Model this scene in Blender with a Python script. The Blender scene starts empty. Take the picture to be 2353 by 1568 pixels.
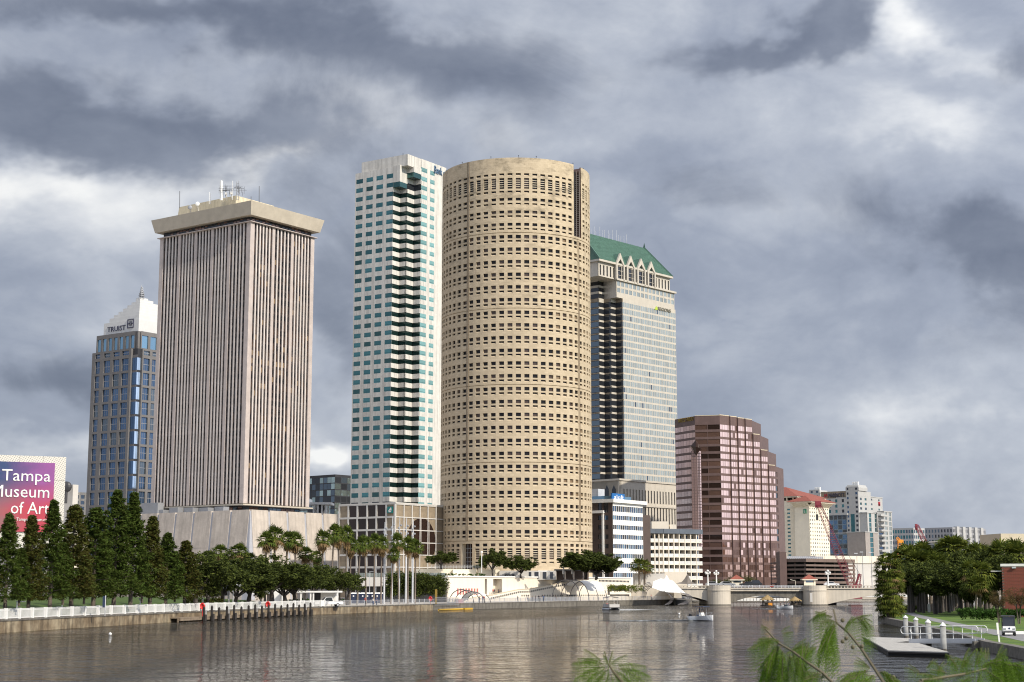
import bpy,math,random
import numpy as np
from mathutils import Vector,Matrix
R = math.radians
S = bpy.context.scene
COL = S.collection
random.seed(7)
rng = np.random.default_rng(11)

# ---------------------------------------------------------------- camera
CAMH,TILT,FV = 5.0,R(8.98),3595.0
cam_d = bpy.data.cameras.new('camera')
cam = bpy.data.objects.new('camera',cam_d); COL.objects.link(cam)
cam.location = (0,0,CAMH); cam.rotation_euler = (R(90) + TILT,0,0)
cam_d.sensor_width = 36; cam_d.lens = 36 * FV / 2353
cam_d.clip_start = 0.2; cam_d.clip_end = 20000
cam_d.dof.use_dof = True; cam_d.dof.focus_distance = 420; cam_d.dof.aperture_fstop = 8
S.camera = cam

# ---------------------------------------------------------------- sun, sky, exposure
SUN_AZ,SUN_EL = R(48),R(37)          # azimuth measured from behind the camera towards its right
sun_v = Vector((math.sin(SUN_AZ) * math.cos(SUN_EL),-math.cos(SUN_AZ) * math.cos(SUN_EL),math.sin(SUN_EL)))
sd = bpy.data.lights.new('sun','SUN'); sd.energy = 4.5; sd.angle = R(1.2); sd.color = (1,.91,.77)
so = bpy.data.objects.new('sun',sd); COL.objects.link(so)
so.rotation_euler = sun_v.to_track_quat('Z','Y').to_euler(); so.location = (60,-60,300)
S.view_settings.view_transform = 'Standard'; S.view_settings.look = 'None'
S.view_settings.exposure = 0; S.view_settings.gamma = 1; S.view_settings.use_curve_mapping = False
S.cycles.use_denoising = True; S.cycles.denoising_prefilter = 'ACCURATE'; S.cycles.filter_width = 1.1
S.cycles.max_bounces = 6; S.cycles.diffuse_bounces = 3; S.cycles.glossy_bounces = 4
S.cycles.transmission_bounces = 4; S.cycles.transparent_max_bounces = 6
S.cycles.sample_clamp_indirect = 4; S.cycles.caustics_reflective = False; S.cycles.caustics_refractive = False

W = bpy.data.worlds.new('World'); S.world = W; W.use_nodes = True
def build_world():
 nt = W.node_tree; N = nt.nodes; L = nt.links; N.clear()
 def val(x):
  return x
 def math_(op,a,b=None,c=None,clamp=False):
  n = N.new('ShaderNodeMath'); n.operation = op; n.use_clamp = clamp
  for i,q in enumerate((a,b,c)):
   if q is None: continue
   if isinstance(q,(int,float)): n.inputs[i].default_value = q
   else: L.new(q,n.inputs[i])
  return n.outputs[0]
 tc = N.new('ShaderNodeTexCoord')
 sep = N.new('ShaderNodeSeparateXYZ'); L.new(tc.outputs['Generated'],sep.inputs[0])
 x,y,z = sep.outputs
 # clouds live on a flat layer: project the direction on it
 zz = math_('ADD',math_('MAXIMUM',z,0.0),0.16)
 px = math_('DIVIDE',x,zz); py = math_('DIVIDE',y,zz)
 cmb = N.new('ShaderNodeCombineXYZ'); L.new(px,cmb.inputs[0]); L.new(py,cmb.inputs[1])
 def noise(vec,scale,detail,rough,dist=0.0,off=(0,0,0)):
  mp = N.new('ShaderNodeMapping'); L.new(vec,mp.inputs[0]); mp.inputs[1].default_value = off
  n = N.new('ShaderNodeTexNoise'); L.new(mp.outputs[0],n.inputs['Vector'])
  n.inputs['Scale'].default_value = scale; n.inputs['Detail'].default_value = detail
  n.inputs['Roughness'].default_value = rough; n.inputs['Distortion'].default_value = dist
  return n.outputs[0]
 gz = N.new('ShaderNodeMapping'); gz.inputs[3].default_value = (1,1,1.55); L.new(tc.outputs['Generated'],gz.inputs[0]); Q = gz.outputs[0]
 n1 = noise(cmb.outputs[0],0.8,6,.5,.2,(3.1,1.7,0))
 n3 = noise(Q,4.6,8,.60,.35,(1.3,9.2,4)); n4 = noise(Q,15.0,6,.62,.3,(4.3,2.2,7)); n5 = noise(Q,6.2,8,.60,.55,(8.3,3.2,1))
 nw = noise(Q,7.0,5,.58,0,(5.3,2.2,8)); nw2 = noise(Q,7.0,5,.58,0,(15.3,12.2,3))
 # billows: rounded puffs with dark creases
 nb = noise(Q,8.5,5,.55,.4,(2.3,5.2,9)); puff = math_('SUBTRACT',math_('MULTIPLY',math_('ABSOLUTE',math_('SUBTRACT',nb,.5)),3.2),.3)
 az = math_('ARCTAN2',x,y); el = math_('ARCSINE',z)
 azw = math_('ADD',az,math_('MULTIPLY',math_('SUBTRACT',nw,.5),.20))
 elw = math_('ADD',el,math_('MULTIPLY',math_('SUBTRACT',nw2,.5),.12))
 def vdir(px_,py_):
  dx = (px_ - 1176.5) / FV; dy = (784 - py_) / FV
  d = Vector((dx,math.cos(TILT) - dy * math.sin(TILT),math.sin(TILT) + dy * math.cos(TILT))).normalized()
  return math.atan2(d.x,d.y),math.asin(d.z)
 # the cloud masses: place in the sky, size, weight (+ bright / - dark)
 light = dark = None
 for (mx,my,sx,sy,wgt,rot) in SKY_MASSES:
  a0,e0 = vdir(mx,my)
  da = math_('SUBTRACT',azw,a0); de = math_('SUBTRACT',elw,e0)
  c,s = math.cos(R(rot)),math.sin(R(rot))
  u = math_('ADD',math_('MULTIPLY',da,c),math_('MULTIPLY',de,s))
  v = math_('ADD',math_('MULTIPLY',da,-s),math_('MULTIPLY',de,c))
  qq = math_('ADD',math_('POWER',math_('MULTIPLY',u,FV / sx),2.0),math_('POWER',math_('MULTIPLY',v,FV / sy),2.0))
  g = math_('MULTIPLY',math_('EXPONENT',math_('MULTIPLY',qq,-1.0)),abs(wgt))
  if wgt > 0: light = g if light is None else math_('ADD',light,g)
  else: dark = g if dark is None else math_('ADD',dark,g)
 t = math_('ADD',math_('MULTIPLY',math_('SUBTRACT',n1,.5),.22),math_('MULTIPLY',math_('SUBTRACT',n3,.5),.85))
 t = math_('ADD',t,math_('MULTIPLY',math_('SUBTRACT',n4,.5),.26))
 t = math_('ADD',t,math_('MULTIPLY',puff,.22))
 t = math_('ADD',math_('ADD',t,light),.55)
 ramp = N.new('ShaderNodeValToRGB'); L.new(t,ramp.inputs[0])
 cr = ramp.color_ramp
 cols = [(0.0,(.185,.218,.298)),(.25,(.245,.282,.370)),(.45,(.345,.385,.475)),(.62,(.480,.518,.595)),
   (.80,(.69,.715,.76)),(1.0,(.94,.945,.94))]
 cr.elements[0].position = cols[0][0]; cr.elements[0].color = (*cols[0][1],1)
 cr.elements[1].position = cols[-1][0]; cr.elements[1].color = (*cols[-1][1],1)
 for p,c in cols[1:-1]:
  e = cr.elements.new(p); e.color = (*c,1)
 # lower dark cloud with ragged edges in front of it
 dk = math_('ADD',math_('MULTIPLY',dark,2.1),math_('ADD',math_('MULTIPLY',math_('SUBTRACT',n5,.5),1.25),math_('MULTIPLY',puff,.35)))
 al = N.new('ShaderNodeMapRange'); al.interpolation_type = 'SMOOTHSTEP'; L.new(dk,al.inputs[0]); al.inputs[1].default_value = .20; al.inputs[2].default_value = .78; al.inputs[3].default_value = 0; al.inputs[4].default_value = .9
 r2 = N.new('ShaderNodeValToRGB'); L.new(math_('ADD',math_('MULTIPLY',math_('SUBTRACT',n3,.5),1.3),math_('ADD',.5,math_('MULTIPLY',puff,.5))),r2.inputs[0])
 r2.color_ramp.elements[0].position = .15; r2.color_ramp.elements[0].color = (.128,.152,.215,1); r2.color_ramp.elements[1].position = .95; r2.color_ramp.elements[1].color = (.285,.320,.400,1)
 mxx = N.new('ShaderNodeMix'); mxx.data_type = 'RGBA'; L.new(al.outputs[0],mxx.inputs[0]); L.new(ramp.outputs[0],mxx.inputs[6]); L.new(r2.outputs[0],mxx.inputs[7])
 # thinner, brighter cloud towards the sun
 dt = N.new('ShaderNodeVectorMath'); dt.operation = 'DOT_PRODUCT'; L.new(tc.outputs['Generated'],dt.inputs[0]); dt.inputs[1].default_value = sun_v
 g = math_('ADD',1.0,math_('MULTIPLY',math_('POWER',math_('MAXIMUM',math_('ADD',math_('MULTIPLY',dt.outputs['Value'],.5),.5),0),3.0),SUN_GLOW))
 vm = N.new('ShaderNodeVectorMath'); vm.operation = 'SCALE'; L.new(mxx.outputs[2],vm.inputs[0]); L.new(g,vm.inputs['Scale'])
 cb = N.new('ShaderNodeBackground'); L.new(vm.outputs[0],cb.inputs[0]); cb.inputs[1].default_value = 1.0
 sky = N.new('ShaderNodeTexSky'); sky.sky_type = 'NISHITA'; sky.sun_disc = False
 sky.sun_elevation = SUN_EL; sky.sun_rotation = math.atan2(sun_v.x,sun_v.y)
 sb = N.new('ShaderNodeBackground'); L.new(sky.outputs[0],sb.inputs[0]); sb.inputs[1].default_value = 0.07
 mix = N.new('ShaderNodeMixShader'); mix.inputs[0].default_value = .93   # a nearly closed cloud deck
 L.new(sb.outputs[0],mix.inputs[1]); L.new(cb.outputs[0],mix.inputs[2])
 out = N.new('ShaderNodeOutputWorld'); L.new(mix.outputs[0],out.inputs[0])
SUN_GLOW = 1.8
# x, y, half-width, half-height (degrees of view given as picture units), weight, tilt
SKY_MASSES = [
 (230,300,600,115,-.50,-3),(420,130,420,70,.12,5),(900,130,460,120,-.36,0),(300,20,600,60,-.32,0),(690,235,170,45,.14,0),
 (80,455,280,50,.36,0),(650,385,150,45,.34,25),(300,560,300,90,.15,0),(100,850,300,90,-.30,0),
 (780,720,130,290,-.30,0),(100,1030,240,40,.28,0),(740,1060,140,28,.5,0),
 (1200,300,380,50,.12,0),(1340,110,240,60,.10,-10),(1740,70,190,60,-.40,15),(1960,60,80,80,.40,-30),(2100,140,180,45,.22,-15),
 (2310,110,170,110,-.34,0),(1600,420,380,60,-.15,-14),(2140,320,230,50,.26,-8),
 (2260,570,300,110,-.42,-22),(1900,560,220,40,-.10,-18),(1830,500,220,60,.12,0),(2200,960,380,120,.07,0),(2060,930,130,35,.12,0),
 (2100,1150,420,70,.10,0),(2100,800,380,70,-.16,10),
]
build_world()

# ---------------------------------------------------------------- picture measurements -> places
CROPS = dict(ms=(0,1750,1.8443),tr=(300,1100,1.4925),pk=(580,680,2.5284),pb=(560,1900,2.6131),bo=(1360,580,2.1771),
    bq=(1360,1300,1.96),cy=(1740,600,2.6136),cz=(1740,1200,2.6136),cu=(1200,1900,2.8514),cb=(1740,1800,2.4121),
    rg=(2320,900,2.6136),rb=(2320,1500,1.7426),wf=(2680,1630,2.09),hb=(3050,1900,2.8509),rt=(3400,2000,2.148),
    rv=(2100,2200,2.6144),cq=(700,2280,3.3614),br=(2900,2220,3.9217),rp=(3480,2080,3.7338),dk=(2960,2400,2.0713),
    rw=(1700,2280,3.9217),v=(0,0,1 / 1.7408),s=(0,0,1.0))
CT,ST = math.cos(TILT),math.sin(TILT)
def pv(c,x,y):
 a,b,s = CROPS[c]
 return (a + x / s) / 1.7408,(b + y / s) / 1.7408
def ray(c,x,y):
 x,y = pv(c,x,y)
 dx = (x - 1176.5) / FV; dy = (784 - y) / FV
 k = CT - dy * ST
 return dx / k,(ST + dy * CT) / k          # X and Z per metre of distance
def q(c,x,y,Y):
 kx,kz = ray(c,x,y); return Vector((kx * Y,Y,CAMH + kz * Y))
def gnd(c,x,y,z=0.0):
 kx,kz = ray(c,x,y); Y = (z - CAMH) / kz; return Vector((kx * Y,Y,z))

# ---------------------------------------------------------------- mesh collector
class M:
 def __init__(s): s.v = []; s.f = []; s.mi = []; s.uv = None
 def add(s,vs,fs,mi=0):
  o = len(s.v); s.v.extend([tuple(p) for p in vs]); s.f.extend([tuple(i + o for i in f) for f in fs]); s.mi.extend([mi] * len(fs)); return s
 def quad(s,a,b,c,d,mi=0): return s.add([a,b,c,d],[(0,1,2,3)],mi)
 def box(s,x0,y0,z0,x1,y1,z1,mi=0):
  return s.prism([(x0,y0),(x1,y0),(x1,y1),(x0,y1)],z0,z1,mi)
 def prism(s,poly,z0,z1,mi=0,top=None):
  n = len(poly); top = top or poly
  vs = [(p[0],p[1],z0) for p in poly] + [(p[0],p[1],z1) for p in top]
  fs = [(i,(i + 1) % n,n + (i + 1) % n,n + i) for i in range(n)] + [tuple(range(n - 1,-1,-1)),tuple(range(n,2 * n))]
  return s.add(vs,fs,mi)
 def beam(s,p0,p1,w,h,mi=0):           # rectangular bar between two points
  p0 = Vector(p0); p1 = Vector(p1); d = (p1 - p0).normalized()
  up = Vector((0,0,1)) if abs(d.z) < .95 else Vector((0,1,0))
  a = d.cross(up).normalized() * w / 2; b = a.cross(d).normalized() * h / 2
  vs = [p0 - a - b,p0 + a - b,p0 + a + b,p0 - a + b,p1 - a - b,p1 + a - b,p1 + a + b,p1 - a + b]
  return s.add(vs,[(0,1,5,4),(1,2,6,5),(2,3,7,6),(3,0,4,7),(3,2,1,0),(4,5,6,7)],mi)
 def tube(s,pts,rad,n=6,mi=0,caps=True):
  pts = [Vector(p) for p in pts]
  if not isinstance(rad,(list,tuple)): rad = [rad] * len(pts)
  o = len(s.v); m = len(pts)
  for i,p in enumerate(pts):
   d = (pts[min(i + 1,m - 1)] - pts[max(i - 1,0)]).normalized()
   up = Vector((0,0,1)) if abs(d.z) < .9 else Vector((1,0,0))
   a = d.cross(up).normalized(); b = a.cross(d).normalized()
   for k in range(n):
    t = 2 * math.pi * k / n; s.v.append(tuple(p + (a * math.cos(t) + b * math.sin(t)) * rad[i]))
  for i in range(m - 1):
   for k in range(n):
    k2 = (k + 1) % n; s.f.append((o + i * n + k,o + i * n + k2,o + (i + 1) * n + k2,o + (i + 1) * n + k)); s.mi.append(mi)
  if caps:
   s.f.append(tuple(o + k for k in range(n))); s.mi.append(mi)
   s.f.append(tuple(o + (m - 1) * n + k for k in range(n - 1,-1,-1))); s.mi.append(mi)
  return s
 def lathe(s,c,prof,n=16,mi=0,squash=(1,1)):
  o = len(s.v); m = len(prof)
  for r,z in prof:
   for k in range(n):
    t = 2 * math.pi * k / n; s.v.append((c[0] + r * math.cos(t) * squash[0],c[1] + r * math.sin(t) * squash[1],c[2] + z))
  for i in range(m - 1):
   for k in range(n):
    k2 = (k + 1) % n; s.f.append((o + i * n + k,o + i * n + k2,o + (i + 1) * n + k2,o + (i + 1) * n + k)); s.mi.append(mi)
  s.f.append(tuple(o + k for k in range(n - 1,-1,-1))); s.mi.append(mi)
  s.f.append(tuple(o + (m - 1) * n + k for k in range(n))); s.mi.append(mi)
  return s
 def ball(s,c,r,n=8,mi=0,sc=(1,1,1)):
  prof = [(max(.02,math.sin(math.pi * i / n)) * r,-math.cos(math.pi * i / n) * r * sc[2]) for i in range(n + 1)]
  return s.lathe(c,prof,n + 2,mi,(sc[0],sc[1]))
 def mesh(s,name,mats,org=(0,0,0),smooth=False):
  me = bpy.data.meshes.new(name)
  ox,oy,oz = org
  me.from_pydata([(a - ox,b - oy,c - oz) for a,b,c in s.v],[],s.f)
  for m in (mats if isinstance(mats,(list,tuple)) else [mats]): me.materials.append(m)
  if any(s.mi): me.polygons.foreach_set('material_index',s.mi)
  if s.uv:
   ul = me.uv_layers.new(name='UVMap'); k = 0
   flat = [c for f in s.uv for p in f for c in p]
   ul.data.foreach_set('uv',flat)
  if smooth: me.polygons.foreach_set('use_smooth',[True] * len(me.polygons))
  me.update(); return me
def link(name,me,parent=None,loc=(0,0,0),rz=0):
 o = bpy.data.objects.new(name,me); COL.objects.link(o); o.location = loc
 if rz: o.rotation_euler = (0,0,rz)
 if parent: o.parent = parent
 return o
def wpos(o):
 p = Vector((0,0,0))
 while o: p = p + o.location; o = o.parent
 return p
def tag(o,label=None,cat=None,group=None,kind=None):
 if label: o['label'] = label
 if cat: o['category'] = cat
 if group: o['group'] = group
 if kind: o['kind'] = kind
 return o
def thing(name,label,cat,loc=(0,0,0),group=None):
 o = bpy.data.objects.new(name,None); COL.objects.link(o); o.location = loc; o.empty_display_size = .5
 return tag(o,label,cat,group)
def part(name,m,mat,parent,label=None,smooth=False,kind=None):      # m in world coordinates (parents are unrotated while building)
 return tag(link(name,m.mesh(name,mat,wpos(parent),smooth),parent),label,kind=kind)
def solo(name,m,mat,label,cat,org=(0,0,0),group=None,smooth=False):
 return tag(link(name,m.mesh(name,mat,org,smooth),None,org),label,cat,group)
def struct(name,m,mat,smooth=False): return tag(link(name,m.mesh(name,mat,(0,0,0),smooth)),kind='structure')
def dup(o,loc=None,rz=None,sc=None,label=None,group=None,parent=None):
 c = o.copy(); COL.objects.link(c)
 if parent: c.parent = parent
 if loc is not None: c.location = loc
 if rz is not None: c.rotation_euler = (0,0,rz)
 if sc is not None: c.scale = sc if isinstance(sc,(tuple,list)) else (sc,sc,sc)
 if label: c['label'] = label
 if group: c['group'] = group
 for ch in o.children: dup(ch,parent=c)
 return c

# ---------------------------------------------------------------- materials
def mat(name,col,rough=.7,metal=0.0,var=.12,scale=.35,streak=0.0,bump=0.0,bscale=6.0,spec=.5,island=0.0,trans=0.0,col2=None,emit=None):
 m = bpy.data.materials.new(name); m.use_nodes = True
 nt = m.node_tree; N = nt.nodes; L = nt.links; b = N['Principled BSDF']
 b.inputs['Roughness'].default_value = rough; b.inputs['Metallic'].default_value = metal
 b.inputs['Specular IOR Level'].default_value = spec
 tc = N.new('ShaderNodeTexCoord')
 nz = N.new('ShaderNodeTexNoise'); nz.inputs['Scale'].default_value = scale; nz.inputs['Detail'].default_value = 6; nz.inputs['Roughness'].default_value = .62
 L.new(tc.outputs['Object'],nz.inputs['Vector'])
 mr = N.new('ShaderNodeMapRange'); L.new(nz.outputs[0],mr.inputs[0])
 mr.inputs[1].default_value = .3; mr.inputs[2].default_value = .7; mr.inputs[3].default_value = 1 - var; mr.inputs[4].default_value = 1 + var
 f = mr.outputs[0]
 def mul(a,c):
  n = N.new('ShaderNodeMath'); n.operation = 'MULTIPLY'; L.new(a,n.inputs[0])
  if isinstance(c,float): n.inputs[1].default_value = c
  else: L.new(c,n.inputs[1])
  return n.outputs[0]
 if streak:
  mp = N.new('ShaderNodeMapping'); mp.inputs[3].default_value = (1.1,1.1,.06); L.new(tc.outputs['Object'],mp.inputs[0])
  n2 = N.new('ShaderNodeTexNoise'); n2.inputs['Scale'].default_value = .9; n2.inputs['Detail'].default_value = 5; L.new(mp.outputs[0],n2.inputs['Vector'])
  r2 = N.new('ShaderNodeMapRange'); L.new(n2.outputs[0],r2.inputs[0]); r2.inputs[1].default_value = .42; r2.inputs[2].default_value = .68
  r2.inputs[3].default_value = 1.0; r2.inputs[4].default_value = 1 - streak
  f = mul(f,r2.outputs[0])
 if island:
  g = N.new('ShaderNodeNewGeometry'); r3 = N.new('ShaderNodeMapRange'); L.new(g.outputs['Random Per Island'],r3.inputs[0])
  r3.inputs[3].default_value = 1 - island; r3.inputs[4].default_value = 1 + island; f = mul(f,r3.outputs[0])
 base = None
 if col2 is not None:
  mx = N.new('ShaderNodeMix'); mx.data_type = 'RGBA'; mx.inputs[6].default_value = (*col,1); mx.inputs[7].default_value = (*col2,1)
  if island:
   L.new(g.outputs['Random Per Island'],mx.inputs[0])
  else:
   n4 = N.new('ShaderNodeTexNoise'); n4.inputs['Scale'].default_value = scale * .5; n4.inputs['Detail'].default_value = 5; L.new(tc.outputs['Object'],n4.inputs['Vector'])
   r4 = N.new('ShaderNodeMapRange'); L.new(n4.outputs[0],r4.inputs[0]); r4.inputs[1].default_value = .4; r4.inputs[2].default_value = .62; L.new(r4.outputs[0],mx.inputs[0])
  base = mx.outputs[2]
 vm = N.new('ShaderNodeVectorMath'); vm.operation = 'SCALE'
 if base: L.new(base,vm.inputs[0])
 else: vm.inputs[0].default_value = col
 L.new(f,vm.inputs['Scale']); L.new(vm.outputs[0],b.inputs['Base Color'])
 if bump:
  nb = N.new('ShaderNodeTexNoise'); nb.inputs['Scale'].default_value = bscale; nb.inputs['Detail'].default_value = 4; L.new(tc.outputs['Object'],nb.inputs['Vector'])
  bp = N.new('ShaderNodeBump'); bp.inputs['Strength'].default_value = bump; bp.inputs['Distance'].default_value = .2; L.new(nb.outputs[0],bp.inputs['Height']); L.new(bp.outputs[0],b.inputs['Normal'])
 if trans:
  t = N.new('ShaderNodeBsdfTranslucent'); L.new(vm.outputs[0],t.inputs[0]); ms = N.new('ShaderNodeMixShader'); ms.inputs[0].default_value = trans
  out = N['Material Output']; L.new(b.outputs[0],ms.inputs[1]); L.new(t.outputs[0],ms.inputs[2]); L.new(ms.outputs[0],out.inputs[0])
 return m
def glass(name,tint,rough=.06,metal=.75,wob=.22,wscale=.2,spec=.6,var=.15):
 # coated facade glass: tinted mirror, panes never perfectly flat, each pane a little different
 m = bpy.data.materials.new(name); m.use_nodes = True
 nt = m.node_tree; N = nt.nodes; L = nt.links; b = N['Principled BSDF']
 b.inputs['Roughness'].default_value = rough; b.inputs['Metallic'].default_value = metal; b.inputs['Specular IOR Level'].default_value = spec
 oi = N.new('ShaderNodeObjectInfo'); g = N.new('ShaderNodeNewGeometry')
 ad = N.new('ShaderNodeMath'); ad.operation = 'ADD'; L.new(oi.outputs['Random'],ad.inputs[0]); L.new(g.outputs['Random Per Island'],ad.inputs[1])
 fr = N.new('ShaderNodeMath'); fr.operation = 'FRACT'; L.new(ad.outputs[0],fr.inputs[0])
 mr = N.new('ShaderNodeMapRange'); L.new(fr.outputs[0],mr.inputs[0]); mr.inputs[3].default_value = 1 - var * 1.2; mr.inputs[4].default_value = 1 + var * .8
 vm = N.new('ShaderNodeVectorMath'); vm.operation = 'SCALE'; vm.inputs[0].default_value = tint; L.new(mr.outputs[0],vm.inputs['Scale']); L.new(vm.outputs[0],b.inputs['Base Color'])
 nb = N.new('ShaderNodeTexNoise'); nb.inputs['Scale'].default_value = wscale; nb.inputs['Detail'].default_value = 2
 L.new(g.outputs['Position'],nb.inputs['Vector'])
 bp = N.new('ShaderNodeBump'); bp.inputs['Strength'].default_value = wob; bp.inputs['Distance'].default_value = .12; L.new(nb.outputs[0],bp.inputs['Height']); L.new(bp.outputs[0],b.inputs['Normal'])
 return m

MAT = {}
def mk(n,*a,**k): MAT[n] = mat(n,*a,**k); return MAT[n]
mk('concrete_pink',(.51,.445,.415),streak=.10); mk('concrete_lid',(.50,.445,.36),rough=.8); mk('podium_panel',(.50,.445,.39),var=.16,scale=.25,streak=.22,bump=.25,bscale=1.5)
mk('joint_blue',(.37,.38,.42)); mk('spandrel_brown',(.04,.027,.025),rough=.35,var=.2); mk('penthouse_cream',(.60,.53,.38),streak=.25)
mk('dark_metal',(.03,.03,.034),rough=.5); mk('grey_metal',(.35,.36,.38),rough=.45,metal=.4); mk('light_metal',(.62,.63,.65),rough=.4,metal=.3)
mk('white_paint',(.78,.78,.76),rough=.55,var=.05); mk('white_panel',(.80,.79,.76),var=.06,scale=.6); mk('boa_stone',(.64,.615,.565),var=.09,streak=.26,scale=.5); mk('hotel_pale',(.40,.40,.39),var=.05); mk('apartment_grey',(.27,.275,.29),var=.05); mk('crown_white',(.60,.60,.59),var=.05); mk('fin_pale',(.60,.545,.51),streak=.08)
mk('granite_grey',(.155,.148,.145),streak=.1); mk('regions_stone',(.52,.475,.405),var=.07,streak=.08); mk('green_roof',(.080,.165,.122),rough=.45,streak=.12,var=.1)
mk('brown_stone',(.135,.085,.075),rough=.5,streak=.1); mk('aloft_brown',(.085,.06,.05)); mk('cream_wall',(.74,.68,.55),var=.06); mk('tan_wall',(.58,.50,.37),var=.06)
mk('red_tile',(.25,.07,.045),var=.2,scale=1.0); mk('taupe',(.30,.27,.25)); mk('hotel_grey',(.55,.53,.50),var=.05); mk('white_wall',(.76,.69,.58),var=.04,streak=.06,scale=.2)
mk('bridge_concrete',(.58,.52,.43),var=.09,streak=.15,scale=.3); mk('seawall',(.20,.145,.085),var=.3,streak=.6,scale=.7,bump=.4,bscale=3,col2=(.33,.27,.18))
mk('seawall_grey',(.17,.155,.13),var=.3,streak=.4,scale=.9,bump=.4,bscale=3)
mk('dark_wood',(.022,.019,.018),rough=.8,var=.3,scale=2); mk('red_paint',(.62,.02,.02),rough=.4); mk('crane_red',(.22,.025,.04),rough=.5); mk('orange',(.75,.30,.03)); mk('yellow',(.55,.33,.03),rough=.5)
mk('fabric_white',(.88,.87,.85),rough=.75,var=.03,trans=.15); mk('fabric_taupe',(.16,.14,.12),rough=.8); mk('thatch',(.36,.25,.11),var=.35,scale=6,bump=.6,bscale=14)
mk('rubber',(.02,.02,.02),rough=.8); mk('car_white',(.78,.78,.78),rough=.25,var=.02); mk('car_dark',(.03,.032,.036),rough=.25,var=.02); mk('car_silver',(.4,.41,.43),rough=.25,metal=.5,var=.02)
mk('screen_dark',(.035,.022,.020),rough=.35); mk('toilet_blue',(.02,.03,.07),rough=.5); mk('asphalt',(.10,.10,.105),rough=.9,var=.15,bump=.2); mk('path_grey',(.22,.215,.215),rough=.9,var=.15,scale=.8)
mk('paving',(.42,.38,.33),rough=.9,var=.15); mk('plank',(.42,.40,.365),rough=.8,var=.2,scale=2); mk('pile_grey',(.33,.33,.32),var=.25,scale=1.5,streak=.3)
mk('brick_red',(.21,.055,.035),var=.2,scale=1.2); mk('mortar',(.28,.21,.17)); mk('trunk',(.10,.08,.06),var=.3,scale=3,bump=.5,bscale=8); mk('palm_trunk',(.155,.125,.10),var=.3,scale=3,bump=.4,bscale=9); mk('trunk_dark',(.05,.04,.033),var=.3,scale=3)
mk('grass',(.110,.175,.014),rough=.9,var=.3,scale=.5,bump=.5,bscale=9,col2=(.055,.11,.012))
mk('leaf_cypress',(.076,.096,.016),rough=.8,spec=.12,var=.25,scale=.5,island=.55,trans=.3,col2=(.046,.078,.014))
mk('leaf_cypress_rust',(.098,.082,.018),rough=.8,spec=.12,var=.3,scale=.5,island=.5,trans=.3,col2=(.050,.070,.014))
mk('leaf_oak',(.046,.066,.016),rough=.8,spec=.12,var=.3,scale=.4,island=.55,trans=.2,col2=(.066,.080,.016))
mk('leaf_shrub',(.040,.085,.015),rough=.8,spec=.12,var=.3,scale=.6,island=.5,trans=.25); mk('leaf_yellow',(.14,.17,.02),rough=.8,spec=.12,var=.3,island=.4,trans=.3)
mk('leaf_palm',(.070,.115,.022),rough=.8,spec=.12,var=.25,scale=.5,island=.45,trans=.25,col2=(.105,.125,.022)); mk('leaf_palm_dead',(.20,.135,.065),rough=.8,spec=.12,var=.3,island=.4,trans=.2)
mk('leaf_palm_dark',(.078,.115,.020),rough=.8,spec=.12,var=.3,scale=.5,island=.5,trans=.2,col2=(.115,.125,.020)); mk('leaf_bare',(.115,.080,.032),rough=.8,spec=.12,var=.3,island=.4,trans=.25)
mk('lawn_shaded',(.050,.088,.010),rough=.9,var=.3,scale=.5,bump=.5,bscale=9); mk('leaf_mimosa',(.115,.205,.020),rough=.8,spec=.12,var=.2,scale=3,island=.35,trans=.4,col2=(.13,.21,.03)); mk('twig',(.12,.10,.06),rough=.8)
mk('skin',(.45,.27,.19)); mk('cloth_dark',(.035,.038,.05)); mk('cloth_blue',(.05,.09,.19)); mk('cloth_pale',(.5,.48,.45)); mk('cloth_red',(.4,.06,.06)); mk('hair',(.03,.02,.015))
mk('sign_teal',(.01,.17,.16),rough=.4); mk('sign_blue',(.015,.13,.38),rough=.4); mk('sign_navy',(.035,.055,.11),rough=.4); mk('sign_green',(.02,.25,.13),rough=.4); mk('letter_dark',(.045,.045,.08),rough=.4); mk('letter_gold',(.40,.27,.06),rough=.35,metal=.6)
mk('letter_blue',(.10,.17,.27),rough=.4); mk('letter_red',(.40,.015,.035)); mk('letter_green',(.42,.55,.06)); mk('letter_stone',(.20,.19,.15)); mk('foam',(.80,.82,.83),rough=.6,var=.1,scale=3); mk('plaque_red',(.30,.05,.04))
mk('blind_tan',(.22,.155,.095),rough=.35,var=.2); mk('blind_brown',(.065,.040,.028),rough=.25,var=.25); mk('blind_pale',(.50,.43,.30),rough=.35,var=.15); mk('pink_bar',(.42,.13,.12)); mk('jean',(.06,.08,.13))
for n,t,kw in [('glass_dark',(.014,.013,.015),dict(metal=.0,rough=.2,spec=.2)),('glass_black',(.06,.065,.075),dict(metal=.6)),('glass_navy',(.085,.150,.26),dict(metal=.7)),('glass_navy_skylit',(.66,.80,.95),dict(metal=.9)),('glass_teal',(.085,.225,.24),dict(metal=.75,wob=.5,var=.3)),('glass_teal_sunlit',(.25,.47,.44),dict(metal=.5,rough=.15,wob=.5,var=.2)),('glass_tealblack',(.016,.042,.038),dict(metal=.5)),
     ('glass_tealdark',(.05,.12,.12),dict(metal=.7)),('glass_grey',(.49,.53,.49),dict(metal=.75,rough=.2)),('glass_smoke',(.14,.18,.22),dict(metal=.75)),('glass_pink',(.92,.68,.64),dict(metal=.62,rough=.12)),
     ('glass_bronze',(.26,.16,.13),dict(metal=.7)),('glass_blue',(.22,.38,.52),dict(metal=.7)),('glass_brownblack',(.035,.020,.016),dict(metal=.3)),('glass_mirror',(.45,.55,.52),dict(metal=.9,wob=1.0,wscale=.6))]:
 MAT[n] = glass(n,t,**kw)
G = MAT.get

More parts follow.
